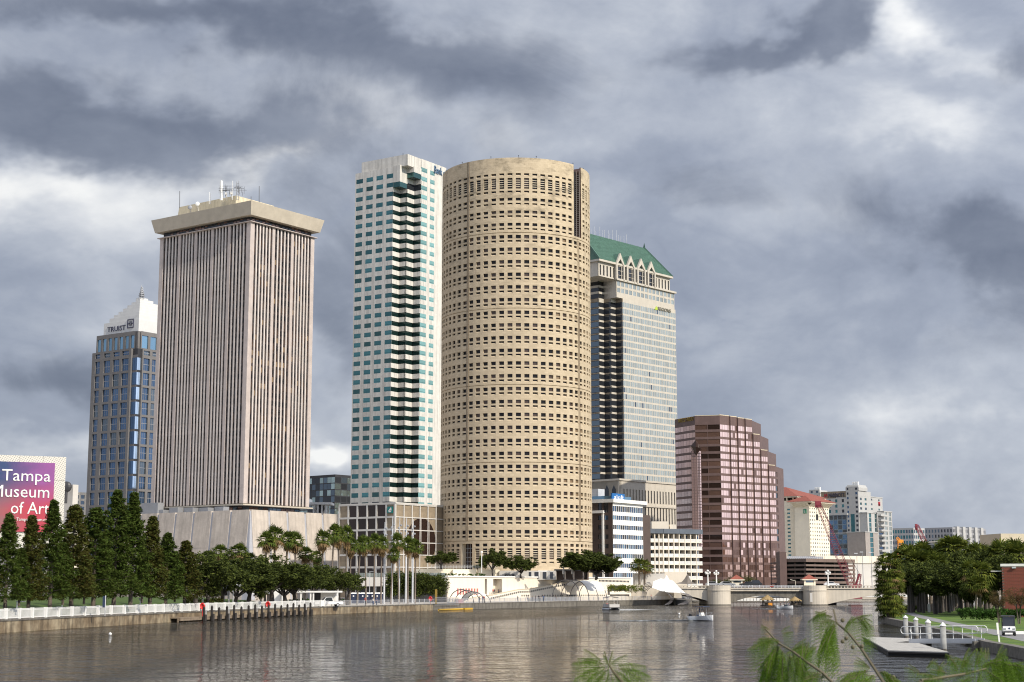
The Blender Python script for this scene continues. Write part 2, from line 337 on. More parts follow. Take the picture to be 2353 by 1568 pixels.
# ---------------------------------------------------------------- facades
class Fr:                                    # a building's plan: near corner, directions along its left and right walls
 def __init__(s,C,deg):
  a = R(deg); s.C = Vector((C.x,C.y)); s.l = Vector((-math.cos(a),math.sin(a))); s.r = Vector((math.sin(a),math.cos(a)))
  s.al = math.atan2(s.l.y,s.l.x); s.ar = math.atan2(s.r.y,s.r.x)
 def p(s,a,b): return s.C + s.l * a + s.r * b
 def P3(s,a,b,z): p = s.p(a,b); return Vector((p.x,p.y,z))
 def lf(s,a0=0,b0=0): return lambda u,z,d: s.P3(a0 + u,b0 + d,z)
 def rf(s,a0=0,b0=0): return lambda u,z,d: s.P3(a0 + d,b0 + u,z)
 def lrev(s,a0=0,b0=0): return lambda u,z,d: s.P3(a0 - u,b0 + d,z)
 def block(s,m,a0,a1,b0,b1,z0,z1,mi=0,top=None):
  t = None
  if top is not None: t = [s.p(a,b) for a,b in ((a0 + top,b0 + top),(a1 - top,b0 + top),(a1 - top,b1 - top),(a0 + top,b1 - top))]
  return m.prism([s.p(a0,b0),s.p(a1,b0),s.p(a1,b1),s.p(a0,b1)],z0,z1,mi,t)
 def along(s,d,c,x,y,a=0,b=0):      # how far along direction d the picture column lies
  kx,kz = ray(c,x,y); o = s.p(a,b)
  return (kx * o.y - o.x) / (d.x - kx * d.y)
 def zat(s,c,x,y,a=0,b=0):
  kx,kz = ray(c,x,y); return CAMH + kz * s.p(a,b).y
class Bld:
 def __init__(s,name,label,cat,loc,group=None):
  s.root = thing(name,label,cat,loc,group); s.panes = []; s.o = Vector(loc); s.names = {}
 def add(s,name,m,mt,**k): return part(name,m,mt,s.root,**k)
 def pane(s,f,u0,u1,z0,z1,d,mt,name='window'): s.panes.append((f,u0,u1,z0,z1,d,mt,name))
 def finish(s,limit=300):
  items = []
  for (f,u0,u1,z0,z1,d,mt,name) in s.panes:
   p0 = Vector(f(u0,z0,d)); p1 = Vector(f(u1,z0,d)); c = (p0 + p1) / 2; c.z = (z0 + z1) / 2
   e = p1 - p0; w = e.length; nrm = Vector((e.y,-e.x,0)).normalized(); vd = (c - Vector((0,0,CAMH)))
   sc = w * (z1 - z0) * abs(nrm.dot(vd.normalized())) / vd.length_squared
   items.append((sc,c,e,w,z1 - z0,mt,name))
  cache = {}; rest = {}
  by = {}
  for it in sorted(items,key=lambda t: -t[0]): by.setdefault(it[6],[]).append(it)
  for name,lst in by.items():
   for i,(sc,c,e,w,h,mt,name) in enumerate(lst):
    if i < limit:
     k = (round(w,1),round(h,1),mt.name)
     if k not in cache:
      cache[k] = M().box(-w / 2,-.05,-h / 2,w / 2,.05,h / 2).mesh(name,mt)
     link(name,cache[k],s.root,c - s.o,math.atan2(e.y,e.x))
    else:
     r = rest.setdefault((name,mt.name),(M(),mt)); h2 = e / 2; up = Vector((0,0,h / 2))
     r[0].quad(c - h2 - up,c + h2 - up,c + h2 + up,c - h2 + up)
  names = {}
  for (name,mn),(m,mt) in rest.items(): names.setdefault(name,[]).append((m,mt))
  for name,lst in names.items():
   a = M(); ms = []
   for i,(m,mt) in enumerate(lst):
    a.add(m.v,m.f,i); ms.append(mt)
   part(name,a,ms,s.root,kind='stuff')
  return s
def gridwall(m,f,us,zs,kind,depth=.4,mi=0,pane=None,uv=False):
 """wall in cells; kind(i,j): 0 solid, 1 opening with pane, 2 slot with sloped sill, 3 opening without pane, None nothing"""
 if uv and m.uv is None: m.uv = []
 def qd(a,b,c,d,ua,ub,za,zb):
  m.quad(a,b,c,d,mi)
  if m.uv is not None: m.uv.append(((ua,za),(ub,za),(ub,zb),(ua,zb)))
 for i in range(len(us) - 1):
  j = 0
  while j < len(zs) - 1:
   k = kind(i,j); u0,u1 = us[i],us[i + 1]; z0,z1 = zs[j],zs[j + 1]
   if k == 0:
    qd(f(u0,z0,0),f(u1,z0,0),f(u1,z1,0),f(u0,z1,0),u0,u1,z0,z1)
   elif k in (1,3):
    D = depth
    for a,b,c,e in (((u0,z0),(u0,z1),0,0),((u1,z1),(u1,z0),0,0),((u0,z1),(u1,z1),0,0),((u1,z0),(u0,z0),0,0)):
     qd(f(a[0],a[1],0),f(b[0],b[1],0),f(b[0],b[1],D),f(a[0],a[1],D),a[0],a[0] + D,a[1],a[1] + D)
    if k == 1 and pane: pane(f,u0,u1,z0,z1,D,i,j)
   elif k == 2:
    D = depth * .8
    qd(f(u0,z1,0),f(u1,z1,0),f(u1,z1,D),f(u0,z1,D),u0,u1,z1,z1 + D)
    zm = z0 + (z1 - z0) * .42
    qd(f(u0,z0,0),f(u1,z0,0),f(u1,zm,D),f(u0,zm,D),u0,u1,z0,zm)
    qd(f(u0,zm,D),f(u1,zm,D),f(u1,z1,D),f(u0,z1,D),u0,u1,zm,z1); m.mi[-1] = mi + 1  # dark back panel stands in for the shade in the slot's top
    for u in (u0,u1):
     m.add([f(u,z0,0),f(u,z1,0),f(u,z1,D),f(u,zm,D)],[(0,1,2,3)],mi)
     if m.uv is not None: m.uv.append(((u,z0),(u,z1),(u + D,z1),(u + D,zm)))
   j += 1
def ladder(breaks,first=0):                 # alternate solid / opening along a list of edges: kind index
 return breaks
def text_mesh(s,width=None,height=None,ext=.06):
 cu = bpy.data.curves.new('lettering','FONT'); cu.body = s; cu.extrude = ext; cu.align_x = 'LEFT'; cu.resolution_u = 2
 o = bpy.data.objects.new('lettering',cu); COL.objects.link(o)
 dg = bpy.context.evaluated_depsgraph_get(); me = bpy.data.meshes.new_from_object(o.evaluated_get(dg))
 bpy.data.objects.remove(o); bpy.data.curves.remove(cu)
 co = np.empty(len(me.vertices) * 3); me.vertices.foreach_get('co',co); co = co.reshape(-1,3)
 mn = co.min(0); mx = co.max(0); co[:,0] -= mn[0]; co[:,1] -= mn[1]
 if height: k = height / (mx[1] - mn[1]); co[:,:2] *= k; co[:,2] = np.sign(co[:,2]) * ext
 if width: co[:,0] *= width / co[:,0].max()
 me.vertices.foreach_set('co',co.ravel()); me.update(); return me,co[:,0].max()
def lettering(parent,s,p0,right,mt,width=None,height=None,ext=.08,name='lettering',align='L'):
 """p0 = lower left (or right) point on the wall, right = unit vector reading direction"""
 me,w = text_mesh(s,width,height,ext); me.materials.append(mt)
 o = bpy.data.objects.new(name,me); COL.objects.link(o)
 r = Vector((right.x,right.y,0)).normalized(); up = Vector((0,0,1)); n = r.cross(up)
 p = Vector(p0) - (r * w if align == 'R' else r * 0)
 mw = Matrix((r,up,n)).transposed().to_4x4()
 o.rotation_euler = mw.to_euler(); o.location = p - wpos(parent); o.parent = parent
 return o
# ---------------------------------------------------------------- ground, river, banks
LZ = 1.45                                              # height of the east riverwalk above the river
def water_material():
 m = bpy.data.materials.new('river_water'); m.use_nodes = True; nt = m.node_tree; N = nt.nodes; L = nt.links; b = N['Principled BSDF']
 b.inputs['Base Color'].default_value = (.026,.022,.016,1); b.inputs['Roughness'].default_value = .035; b.inputs['IOR'].default_value = 1.33; b.inputs['Specular IOR Level'].default_value = .22
 tc = N.new('ShaderNodeTexCoord')
 def noise(sc,sx,sy,det,rot,rough=.55,dist=0.0):
  mp = N.new('ShaderNodeMapping'); mp.inputs[3].default_value = (sx,sy,1); mp.inputs[2].default_value = (0,0,R(rot)); L.new(tc.outputs['Object'],mp.inputs[0])
  n = N.new('ShaderNodeTexNoise'); n.inputs['Scale'].default_value = sc; n.inputs['Detail'].default_value = det; n.inputs['Roughness'].default_value = rough; n.inputs['Distortion'].default_value = dist; L.new(mp.outputs[0],n.inputs['Vector']); return n.outputs[0]
 def mul(a,k):
  n = N.new('ShaderNodeMath'); n.operation = 'MULTIPLY'; L.new(a,n.inputs[0])
  if isinstance(k,float): n.inputs[1].default_value = k
  else: L.new(k,n.inputs[1])
  return n.outputs[0]
 def add(a,c):
  n = N.new('ShaderNodeMath'); n.operation = 'ADD'; L.new(a,n.inputs[0]); L.new(c,n.inputs[1]); return n.outputs[0]
 h = add(add(mul(noise(.10,.9,1,3,14),.60),mul(noise(.27,1,1,4,-16,.6),1.15)),mul(noise(1.1,1,1.1,4,22,.6),.17))
 # wind patches: calm lanes and ruffled lanes lying across the river
 pt = noise(.022,.45,1,5,-8,.6,.6); mr = N.new('ShaderNodeMapRange'); L.new(pt,mr.inputs[0]); mr.inputs[1].default_value = .36; mr.inputs[2].default_value = .62; mr.inputs[3].default_value = .40; mr.inputs[4].default_value = 1.0
 bp = N.new('ShaderNodeBump'); bp.inputs['Distance'].default_value = .78; L.new(mr.outputs[0],bp.inputs['Strength']); L.new(h,bp.inputs['Height'])
 # choppy water: steep wave faces turn to the viewer, so it mirrors less than a flat sheet; silty brown below
 N.remove(b); df = N.new('ShaderNodeBsdfDiffuse'); df.inputs[0].default_value = (.020,.017,.012,1); gl = N.new('ShaderNodeBsdfGlossy'); gl.inputs['Color'].default_value = (.88,.87,.87,1); gl.inputs['Roughness'].default_value = .02
 fr = N.new('ShaderNodeFresnel'); fr.inputs['IOR'].default_value = 1.30; L.new(bp.outputs[0],fr.inputs['Normal']); L.new(bp.outputs[0],gl.inputs['Normal']); L.new(bp.outputs[0],df.inputs['Normal'])
 ms = N.new('ShaderNodeMixShader'); L.new(mul(fr.outputs[0],.95),ms.inputs[0]); L.new(df.outputs[0],ms.inputs[1]); L.new(gl.outputs[0],ms.inputs[2]); L.new(ms.outputs[0],N['Material Output'].inputs[0])
 return m
struct('river',M().quad((-4000,-1500,0),(4000,-1500,0),(4000,9000,0),(-4000,9000,0)),water_material())

BV = [(-420,1480),(-160,1465),(0,1455),(200,1442),(385,1430.5),(560,1421),(698,1413.5),(860,1408),(995,1403),(1180,1397.5),(1340,1393.5),(1460,1391),(1590,1388.5)]
BANK = [gnd('v',x,y) for x,y in BV]                  # foot of the east seawall, near to far
def bank_at(vx):                                        # point of the bank line in a picture column, and its inland direction
 for i in range(len(BANK) - 1):
  a,b = BANK[i],BANK[i + 1]
  kx,_ = ray('v',vx,1400); d = b - a
  t = (kx * a.y - a.x) / (d.x - kx * d.y)
  if (-1e-6 <= t or i == 0) and (t <= 1 + 1e-6 or i == len(BANK) - 2):
   n = Vector((-d.y,d.x,0)).normalized(); return a + d * t,n,d.normalized()
 a,b = BANK[-2],BANK[-1]; d = (b - a).normalized(); return b,Vector((-d.y,d.x,0)),d
FAR = [Vector((62,640,0)),Vector((105,760,0)),Vector((260,900,0)),Vector((900,1050,0))]
m = M()
edge = BANK + FAR
inl = [p + Vector((-.45,.1,0)) for p in edge]
outer = [Vector((1500,4000,0)),Vector((-1800,4000,0)),Vector((-1800,120,0))]
poly = [(p.x,p.y) for p in inl + outer]
m.prism(poly,-3,LZ - .02)
struct('east_bank_ground',m,G('paving'))
# seawall of the east bank in wall lengths
m = M()
for i in range(len(BANK) - 1):
 a,b = BANK[i],BANK[i + 1]; n = Vector((-(b - a).y,(b - a).x,0)).normalized()
 (m.prism)([(a.x,a.y),(b.x,b.y),((b + n * .44).x,(b + n * .44).y),((a + n * .44).x,(a + n * .44).y)],-2,LZ - .15,0 if i < 8 else 1)
sw = thing('seawall','stained brown concrete seawall along the left river bank below the fences','seawall',BANK[2])
part('wall',m,[G('seawall'),G('seawall_grey')],sw)
for i in range(len(BANK) - 1):                          # coping stones
 a,b = BANK[i],BANK[i + 1]; L_ = (b - a).length; k = max(1,int(L_ / 9)); n = Vector((-(b - a).y,(b - a).x,0)).normalized()
 for j in range(k):
  p0 = a.lerp(b,j / k + .001); p1 = a.lerp(b,(j + 1) / k - .001)
  cm = M().prism([((p0 - n * .08).x,(p0 - n * .08).y),((p1 - n * .08).x,(p1 - n * .08).y),((p1 + n * .62).x,(p1 + n * .62).y),((p0 + n * .62).x,(p0 + n * .62).y)],LZ - .148,LZ + .05)
  part('coping',cm,G('seawall_grey'),sw)
# lawn of the park behind the path, rising a little
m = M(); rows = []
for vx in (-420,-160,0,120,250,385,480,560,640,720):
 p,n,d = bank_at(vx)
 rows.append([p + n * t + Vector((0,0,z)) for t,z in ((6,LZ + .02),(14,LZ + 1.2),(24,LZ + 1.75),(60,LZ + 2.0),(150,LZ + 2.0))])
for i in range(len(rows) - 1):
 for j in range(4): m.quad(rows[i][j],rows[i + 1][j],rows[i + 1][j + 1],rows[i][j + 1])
struct('park_lawn',m,G('lawn_shaded'),True)  # shade under the trees is put into this darker green

# west bank (right): shore, grass, path
RZ = 0.75
shore = [gnd('dk',x,y) for x,y in ((2353 * 1.35,640),(2353,488),(2240,462),(2060,428),(1985,402),(1780,335),(1600,290),(1420,240),(1290,210),(1205,190),(1172,176),(1160,160),(1168,146),(1190,138),(1240,130))]
shore_xy = [(p.x,p.y) for p in shore]
back = [(shore_xy[-1][0] + 8,330),(140,420),(260,700),(1200,900),(1500,300),(900,-200),(-120,-200),(-60,10),(-10,30),(30,60)]
m = M().prism(shore_xy + back,-3,RZ)
struct('west_bank_ground',m,G('grass'))
sw2 = thing('seawall','low rounded grey concrete seawall edging the right bank lawn','seawall',shore[3])
m = M(); off = []
for i in range(len(shore)):
 d = (shore[min(i + 1,len(shore) - 1)] - shore[max(i - 1,0)]).normalized(); nn = Vector((-d.y,d.x,0)); off.append((shore[i] + nn * .35,shore[i] - nn * .45))
for i in range(len(shore) - 1):
 a,b = off[i][0],off[i + 1][0]; c,e = off[i + 1][1],off[i][1]
 part('coping',M().prism([(a.x,a.y),(b.x,b.y),(c.x,c.y),(e.x,e.y)],-1.5,RZ + .05),G('seawall_grey'),sw2)
# footpath on the right bank
pts_r = [(2353 * 1.2,420),(2353,345),(2150,300),(1900,243),(1740,207),(1600,178),(1480,148),(1400,124),(1330,108)]
pts_l = [(2353 * 1.2,330),(2353,275),(2220,262),(2000,230),(1860,203),(1700,172),(1560,140),(1470,118),(1440,107)]
ra = [gnd('dk',x,y,RZ + .012) for x,y in pts_r]; la = [gnd('dk',x,y,RZ + .012) for x,y in pts_l]
m = M()
for i in range(len(ra) - 1): m.quad(ra[i],ra[i + 1],la[i + 1],la[i])
struct('footpath',m,G('path_grey'))
# far side of the river behind the bridge
struct('far_street',M().quad((-400,560,LZ + .01),(60,560,LZ + .01),(80,700,LZ + .01),(-400,700,LZ + .01)),G('asphalt'))
# ================================================================ TOWERS
rnd = random.Random(3)
def panemat(*opts):
 r = rnd.random()
 for w,mt in opts:
  if r < w: return G(mt)
  r -= w
 return G(opts[-1][1])

# ---------------- tall ribbed tower with the overhanging lid
def park_tower():
 Y = 495; C = q('pk',1070,525,Y); F = Fr(C,36)
 wl = F.along(F.l,'pk',155,680); wr = F.along(F.r,'pk',1715,675)
 zt = C.z; zb = q('pb',1085,295,Y).z
 B = Bld('office_tower','tall pinkish ribbed office tower with flared flat lid roof on a battered podium','office tower',(C.x,C.y,2.0))
 m = M(); F.block(m,.42,wl - .42,.42,wr - .42,zb - .2,zt + .4); B.add('wall',m,G('spandrel_brown'))
 def face(mapf,width,bays):
  cp = 1.9; pier = 1.25; n = len(bays)
  x0,x1 = cp,width - cp * .9
  bw = (x1 - x0) / n
  fm = []
  for b in range(n):
   s0 = x0 + b * bw + (pier / 2 if b else 0); s1 = x0 + (b + 1) * bw - (pier / 2 if b < n - 1 else 0)
   nf = bays[b]; fw = .57; gap = ((s1 - s0) - nf * fw) / (nf + 1)
   if b: fm.append((x0 + b * bw,pier,.0))
   for k in range(nf + 1):
    a = s0 + k * (gap + fw)
    if k < nf: fm.append((a + gap + fw / 2,fw,.05))
    rows = 35; h = (zt - zb) / rows
    for r in range(rows):
     za = zb + h * (r + .30); zc = zb + h * (r + .93)
     if mapf is right: mt = panemat((.66,'glass_dark'),(.31,'blind_brown'),(.03,'blind_tan')) if not 13 < r < 22 else panemat((.46,'glass_dark'),(.36,'blind_brown'),(.18,'blind_tan')) if r > 9 else panemat((.75,'glass_dark'),(.25,'blind_brown'))
     else: mt = panemat((.80,'glass_dark'),(.16,'blind_brown'),(.04,'glass_black'))
     B.pane(mapf,a + .04,a + gap - .04,za,zc,.40,mt)
  ang = math.atan2(mapf(1,0,0).y - mapf(0,0,0).y,mapf(1,0,0).x - mapf(0,0,0).x)
  cache = {}
  for u,w,d in fm:
   if w not in cache: cache[w] = M().box(-w / 2,-.2,zb,w / 2,.2,zt).mesh('fin',G('concrete_pink') if w > 1 else G('fin_pale'),(0,0,zb))
   p = mapf(u,zb,d + .21); o = link('pier' if w > 1 else 'fin',cache[w],B.root,p - B.o,ang)
 left = F.lf(); right = F.rf()
 face(left,wl,[4,4,4,4,4]); face(right,wr,[5,4,5])
 # corner piers
 for (a0,a1,b0,b1) in ((0,1.85,0,1.85),(wl - 1.7,wl,0,1.7),(0,1.7,wr - 1.7,wr),(wl - 1.7,wl,wr - 1.7,wr)):
  m = M(); F.block(m,a0,a1,b0,b1,zb,zt); B.add('pier',m,G('concrete_pink'))
 m = M(); F.block(m,-.75,wl + .75,-.75,wr + .75,zt + .004,zt + .22); B.add('ledge',m,G('concrete_pink'))
 m = M(); F.block(m,-.9,wl + .9,-.9,wr + .9,zb - .65,zb - .22); B.add('ledge',m,G('concrete_lid'))
 # dark glazed band under the lid
 zl0 = F.zat('pk',1070,452,-1.2,-1.2); zl1 = F.zat('pk',1070,308,-2.3,-2.3)
 m = M(); F.block(m,.8,wl - .8,.8,wr - .8,zt + .5,zl0 + .1); B.add('glazed_band',m,G('dark_metal'))
 for mapf,w in ((left,wl),(right,wr)):
  n = int(w / 1.6)
  for i in range(n):
   if i % 9 == 8: continue
   u = 1.2 + i * (w - 2.4) / n
   for (za,zc) in ((.05,.46),(.54,.95)):
    B.pane(mapf,u + .12,u + (w - 2.4) / n - .12,zt + .8 + (zl0 - zt - 1.0) * za,zt + .8 + (zl0 - zt - 1.0) * zc,.74,panemat((.7,'glass_black'),(.3,'glass_bronze')),'band_window')
 lo = [F.p(a,b) for a,b in ((-1.3,-1.3),(wl + 1.3,-1.3),(wl + 1.3,wr + 1.3),(-1.3,wr + 1.3))]
 hi = [F.p(a,b) for a,b in ((-2.3,-2.3),(wl + 2.3,-2.3),(wl + 2.3,wr + 2.3),(-2.3,wr + 2.3))]
 B.add('lid',M().prism(lo,zl0,zl1,0,hi),G('concrete_lid'))
 # rooftop room and masts
 zp = F.zat('pk',890,255,15,7)
 m = M(); F.block(m,14.5,wl + .2,7,wr - 4,zl1 - .5,zp,0,.6); pent = B.add('roof_room',m,G('penthouse_cream'))
 def mast(px,py0,py1,r,mt,nm,Yo=12,lat=False):
  kx,kz = ray('pk',px,py0); base = q('pk',px,py0,C.y + Yo); top = q('pk',px,py1,C.y + Yo); base.z -= 1.5
  mm = M()
  if lat:
   for k in range(3):
    t = 2.1 * k; o = Vector((math.cos(t) * .5,math.sin(t) * .5,0)); mm.tube([base + o,top + o],.06,4)
   n = int((top.z - base.z) / .9)
   for k in range(n):
    z = base.z + k * .9
    for j in range(3):
     t = 2.1 * j; t2 = 2.1 * (j + 1); mm.tube([(base.x + math.cos(t) * .5,base.y + math.sin(t) * .5,z),(base.x + math.cos(t2) * .5,base.y + math.sin(t2) * .5,z + .45)],.04,3)
  else: mm.tube([base,top],r,6)
  return B.add(nm,mm,mt)
 mast(772,265,112,.5,G('white_paint'),'antenna'); mast(762,265,140,.12,G('dark_metal'),'antenna'); mast(935,262,118,.1,G('grey_metal'),'antenna',lat=True); mast(948,262,112,.1,G('grey_metal'),'antenna',13)
 mast(887,258,112,.09,G('white_paint'),'antenna'); mast(1155,318,165,.10,G('dark_metal'),'antenna',8); mast(352,345,215,.10,G('dark_metal'),'antenna',28); mast(650,300,225,.09,G('white_paint'),'antenna',18); mast(1073,300,270,.09,G('dark_metal'),'antenna',6); mast(665,300,236,.09,G('grey_metal'),'antenna',18)
 rk = M(); c0 = q('pk',860,262,C.y + 13)
 for k in range(22):
  p = c0 + Vector((rnd.uniform(-4.5,4.5),rnd.uniform(-3,3),rnd.uniform(0,1))); rk.tube([p,p + Vector((0,0,rnd.uniform(1.2,3.6)))],.05,4)
  if k % 3 == 0: rk.beam(p + Vector((-1,0,2)),p + Vector((1.4,0,2)),.1,.1)
 for k in range(3): rk.tube([c0 + Vector((-3.5,-2,1.2 + k * .8)),c0 + Vector((3.5,-2,1.2 + k * .8))],.035,4)
 B.add('antenna_rack',rk,G('dark_metal'))
 for px,py,r_ in ((455,380,.75),(530,345,.75),(870,235,.5),(820,240,.45)):
  mm = M(); p = q('pk',px,py,C.y + 14); mm.ball(p,r_,8,0,(1,.35,1)); mm.tube([p,p + Vector((0,2,-2))],.12,4); B.add('dish',mm,G('grey_metal') if px < 500 else G('white_paint'))
 # glazed storey between shaft and podium
 m = M(); F.block(m,2.2,wl - 2.2,2.2,wr - 2.2,zb - 6,zb - .6); B.add('lobby',m,G('dark_metal'))
 for mapf,w in ((left,wl),(right,wr)):
  n = int(w / 2.4)
  for i in range(n): B.pane(mapf,2.6 + i * (w - 5.2) / n + .12,2.6 + (i + 1) * (w - 5.2) / n - .12,zb - 4.2,zb - 1.0,2.15,panemat((.6,'glass_bronze'),(.4,'glass_smoke')),'band_window')
 # battered podium in big pebbled panels with blue joints
 ao,bo = -9.1,-5.8
 zp1 = F.zat('pb',1165,362,ao,bo); z0 = 1.5; lean = 2.6; off = 46 * .06
 pl = F.along(F.l,'v',285,1180,ao,bo); pr = F.along(F.r,'pb',2084,405,ao,bo)
 zmid = zp1 - (zp1 - z0) * .42
 def slab(mapf,u0,u1,za,zc,d,mt,nm):
  la = lean * (zp1 - za) / (zp1 - z0); lc = lean * (zp1 - zc) / (zp1 - z0); mm = M()
  vs = [mapf(u0,za,-la + d),mapf(u1,za,-la + d),mapf(u1,zc,-lc + d),mapf(u0,zc,-lc + d),mapf(u0,za,1.4 - la + d),mapf(u1,za,1.4 - la + d),mapf(u1,zc,1.4 - lc + d),mapf(u0,zc,1.4 - lc + d)]
  mm.add(vs,[(0,1,2,3),(4,7,6,5),(0,4,5,1),(3,2,6,7),(0,3,7,4),(1,5,6,2)]); B.add(nm,mm,mt)
 m = M(); lo = [F.p(a,b) for a,b in ((ao - lean + .14,bo - lean + .14),(ao + pl,bo - lean + .14),(ao + pl,bo + pr),(ao - lean + .14,bo + pr))]; hi = [F.p(a,b) for a,b in ((ao + .14,bo + .14),(ao + pl,bo + .14),(ao + pl,bo + pr),(ao + .14,bo + pr))]
 B.add('podium',m.prism(lo,z0,zp1 - .4,0,hi),G('joint_blue'))
 for mapf,w,n in ((F.lf(ao,bo),pl,7),(F.rf(ao,bo),pr,5)):
  st = w / n
  for i in range(n):
   for za,zc in ((z0,zmid - .05),(zmid + .05,zp1)):
    slab(mapf,.45 + i * st if i else .5,(i + 1) * st - .45,za,zc,0,G('podium_panel'),'podium_panel')
 m = M()
 for k in range(5): F.block(m,ao + 14 + k * 7,ao + 18 + k * 7,bo + 2,bo + 4.5,zp1 - .5,zp1 + rnd.uniform(.8,2.2))
 F.block(m,ao + 44,ao + 52,bo + 1.5,bo + 4,zp1 - .5,zp1 + 3.6); B.add('roof_unit',m,G('grey_metal'))
 B.finish(); return F
PT = park_tower()

# ---------------- dark grid tower with white stepped crown
def truist():
 Y = 820; C = q('tr',372,435,Y); F = Fr(C,35)
 wl = F.along(F.l,'tr',105,435); wr = 46
 zt = C.z; h = (q('tr',372,495,Y).z - q('tr',372,1425,Y).z) / 10.45
 B = Bld('office_tower','dark blue glass tower gridded in grey granite with white stepped crown','office tower',(C.x,C.y,2))
 cl = F.along(F.l,'tr',337,435); crr = F.along(F.r,'tr',405,435)
 z1 = F.zat('tr',337,495,cl,0); z0 = 2.0
 nrow = 15
 # storeys: tall windows, bottom row at the ground
 def zs_list():
  z = [z0];
  for k in range(nrow - 1,-1,-1):
   top = z1 - k * h; bot = top - h * .84
   if bot > z0 + 1: z += [bot,top]
  z += [z1 + h * .22,z1 + h * .52,zt]
  return z
 zs = zs_list()
 colL = [F.along(F.l,'tr',x,495) for x in (320,280,265,227,210,173,150,122)]
 usL = [cl] + colL + [wl]
 colR = [F.along(F.r,'tr',x,500) for x in (410,447,462,499)]; st = colR[2] - colR[0]
 usR = [crr] + colR + [colR[2] + st,colR[3] + st,colR[2] + 2 * st,colR[3] + 2 * st,wr]
 def kind(i,j): return 1 if (i % 2 == 1 and j % 2 == 1) else 0
 mull = M()
 def pane(f,u0,u1,za,zc,d,i,j):
  B.pane(f,u0,u1,za,zc,d,panemat((.8,'glass_navy'),(.2,'glass_smoke')))
  for t in (.33,.67):
   u = u0 + (u1 - u0) * t; mull.prism([f(u - .06,0,d - .14).xy,f(u + .06,0,d - .14).xy,f(u + .06,0,d).xy,f(u - .06,0,d).xy],za,zc)
  zm = (za + zc) / 2; mull.prism([f(u0,0,d - .2).xy,f(u1,0,d - .2).xy,f(u1,0,d).xy,f(u0,0,d).xy],zm - .12,zm + .12)
 m = M(); gridwall(m,F.lf(),usL,zs,kind,.7,0,pane); gridwall(m,F.rf(),usR,zs,kind,.7,0,pane)
 m.quad(F.P3(wl,0,z0),F.P3(wl,wr,z0),F.P3(wl,wr,zt),F.P3(wl,0,zt)); m.quad(F.P3(0,wr,z0),F.P3(wl,wr,z0),F.P3(wl,wr,zt),F.P3(0,wr,zt))
 for (a,b,c,d) in ((cl,0,cl,3.0),(0,crr,3.0,crr)): m.quad(F.P3(a,b,z0),F.P3(c,d,z0),F.P3(c,d,zt),F.P3(a,b,zt))
 m.add([F.P3(a,b,zt) for a,b in ((cl,0),(wl,0),(wl,wr),(0,wr),(0,crr),(crr,crr),(cl,crr))],[(0,1,2,3,4,5,6)])
 B.add('wall',m,G('granite_grey'))
 m = M(); F.block(m,.9,wl - .9,1.2,wr - .9,z0,zt - .1); B.add('core',m,G('dark_metal'))
 # glass bay in the cut corner
 g0 = .9
 for (mapf,w) in ((F.lf(g0,g0),cl - g0),(F.rf(g0,g0),crr - g0)):
  for k in range(nrow):
   top = z1 - k * h
   if top - h * .84 < z0: break
   for t in (0,.5): B.pane(mapf,w * t + .08,w * (t + .5) - .08,top - h * .84,top,0,G('glass_navy_skylit') if mapf(1,0,0).x > mapf(0,0,0).x else G('glass_navy'),'bay_window')  # same glass; mirrored bright sky is put into the right-facing panes' tint
 m = M(); F.block(m,g0 + .12,g0 + 4,g0 + .12,g0 + 4,z0,z1 + h * .2); B.add('corner_bay',m,G('granite_grey'))
 B.add('mullion',mull,G('grey_metal'),kind='stuff')
 # top storey set back, parapet, crown in steps
 s = 1.7; zu = F.zat('tr',335,335,4,2)
 mu = M(); lt = F.along(F.l,'tr',130,360,0,s)
 us = [s + 2]; n = 7; wv = (lt - s - 2) / n
 for k in range(n): us += [s + 2 + k * wv + .8,s + 2 + (k + 1) * wv - .8]
 us.append(lt)
 gridwall(mu,F.lf(0,s),us,[zt,zt + .6,zu - 2.2,zu],lambda i,j: 1 if i % 2 and j == 1 else 0,.5,0,lambda f,a,b,c,d,e,i,j: B.pane(f,a,b,c,d,e,G('glass_blue'),'upper_window'))
 us = [s + 2]
 for k in range(6): us += [s + 2 + k * 6 + .8,s + 2 + (k + 1) * 6 - .8]
 us.append(wr - 3)
 gridwall(mu,F.rf(s,0),us,[zt,zt + .6,zu - 2.2,zu],lambda i,j: 1 if i % 2 and j == 1 else 0,.5,0,lambda f,a,b,c,d,e,i,j: B.pane(f,a,b,c,d,e,G('glass_blue'),'upper_window'))
 F.block(mu,s + .6,lt,s + .6,wr - 3,zt,zu - .05); B.add('upper_storey',mu,G('granite_grey'))
 a0 = 3.4; b0 = 3.4; a1 = F.along(F.l,'tr',173,345,0,b0) ; b1 = wr - 5
 zc = [F.zat('tr',x,y,a,b0) for x,y,a in ((372,262,a0),(378,236,a0),(379,219,4.2),(380,203,4.8),(382,187,5.5),(384,171,6),(385,156,6.5),(386,141,7),(386,131,7))]
 n = len(zc); zlow = zu - .1
 sx = [173,205,230,257,283,308,332,357,377]
 for k in range(n):
  aa = a0 + .35 * k; bb = b0 + .35 * k
  la = F.along(F.l,'tr',sx[k],300,0,bb)
  wb = (b1 - bb) * (1 - .105 * k)
  m = M(); F.block(m,aa,max(la,aa + 3),bb,bb + max(wb,3),zlow,zc[k] + (0 if k == n - 1 else 0)); B.add('crown_step',m,G('crown_white')); zlow = zc[k] - .05
 # TRUIST and the boxed emblem on the left side
 d = -F.l
 p = F.P3(F.along(F.l,'tr',195,325,0,b0),b0 - .15,0); p.z = F.zat('tr',195,327,12,b0)
 wid = F.along(F.l,'tr',195,300,0,b0) - F.along(F.l,'tr',302,300,0,b0)
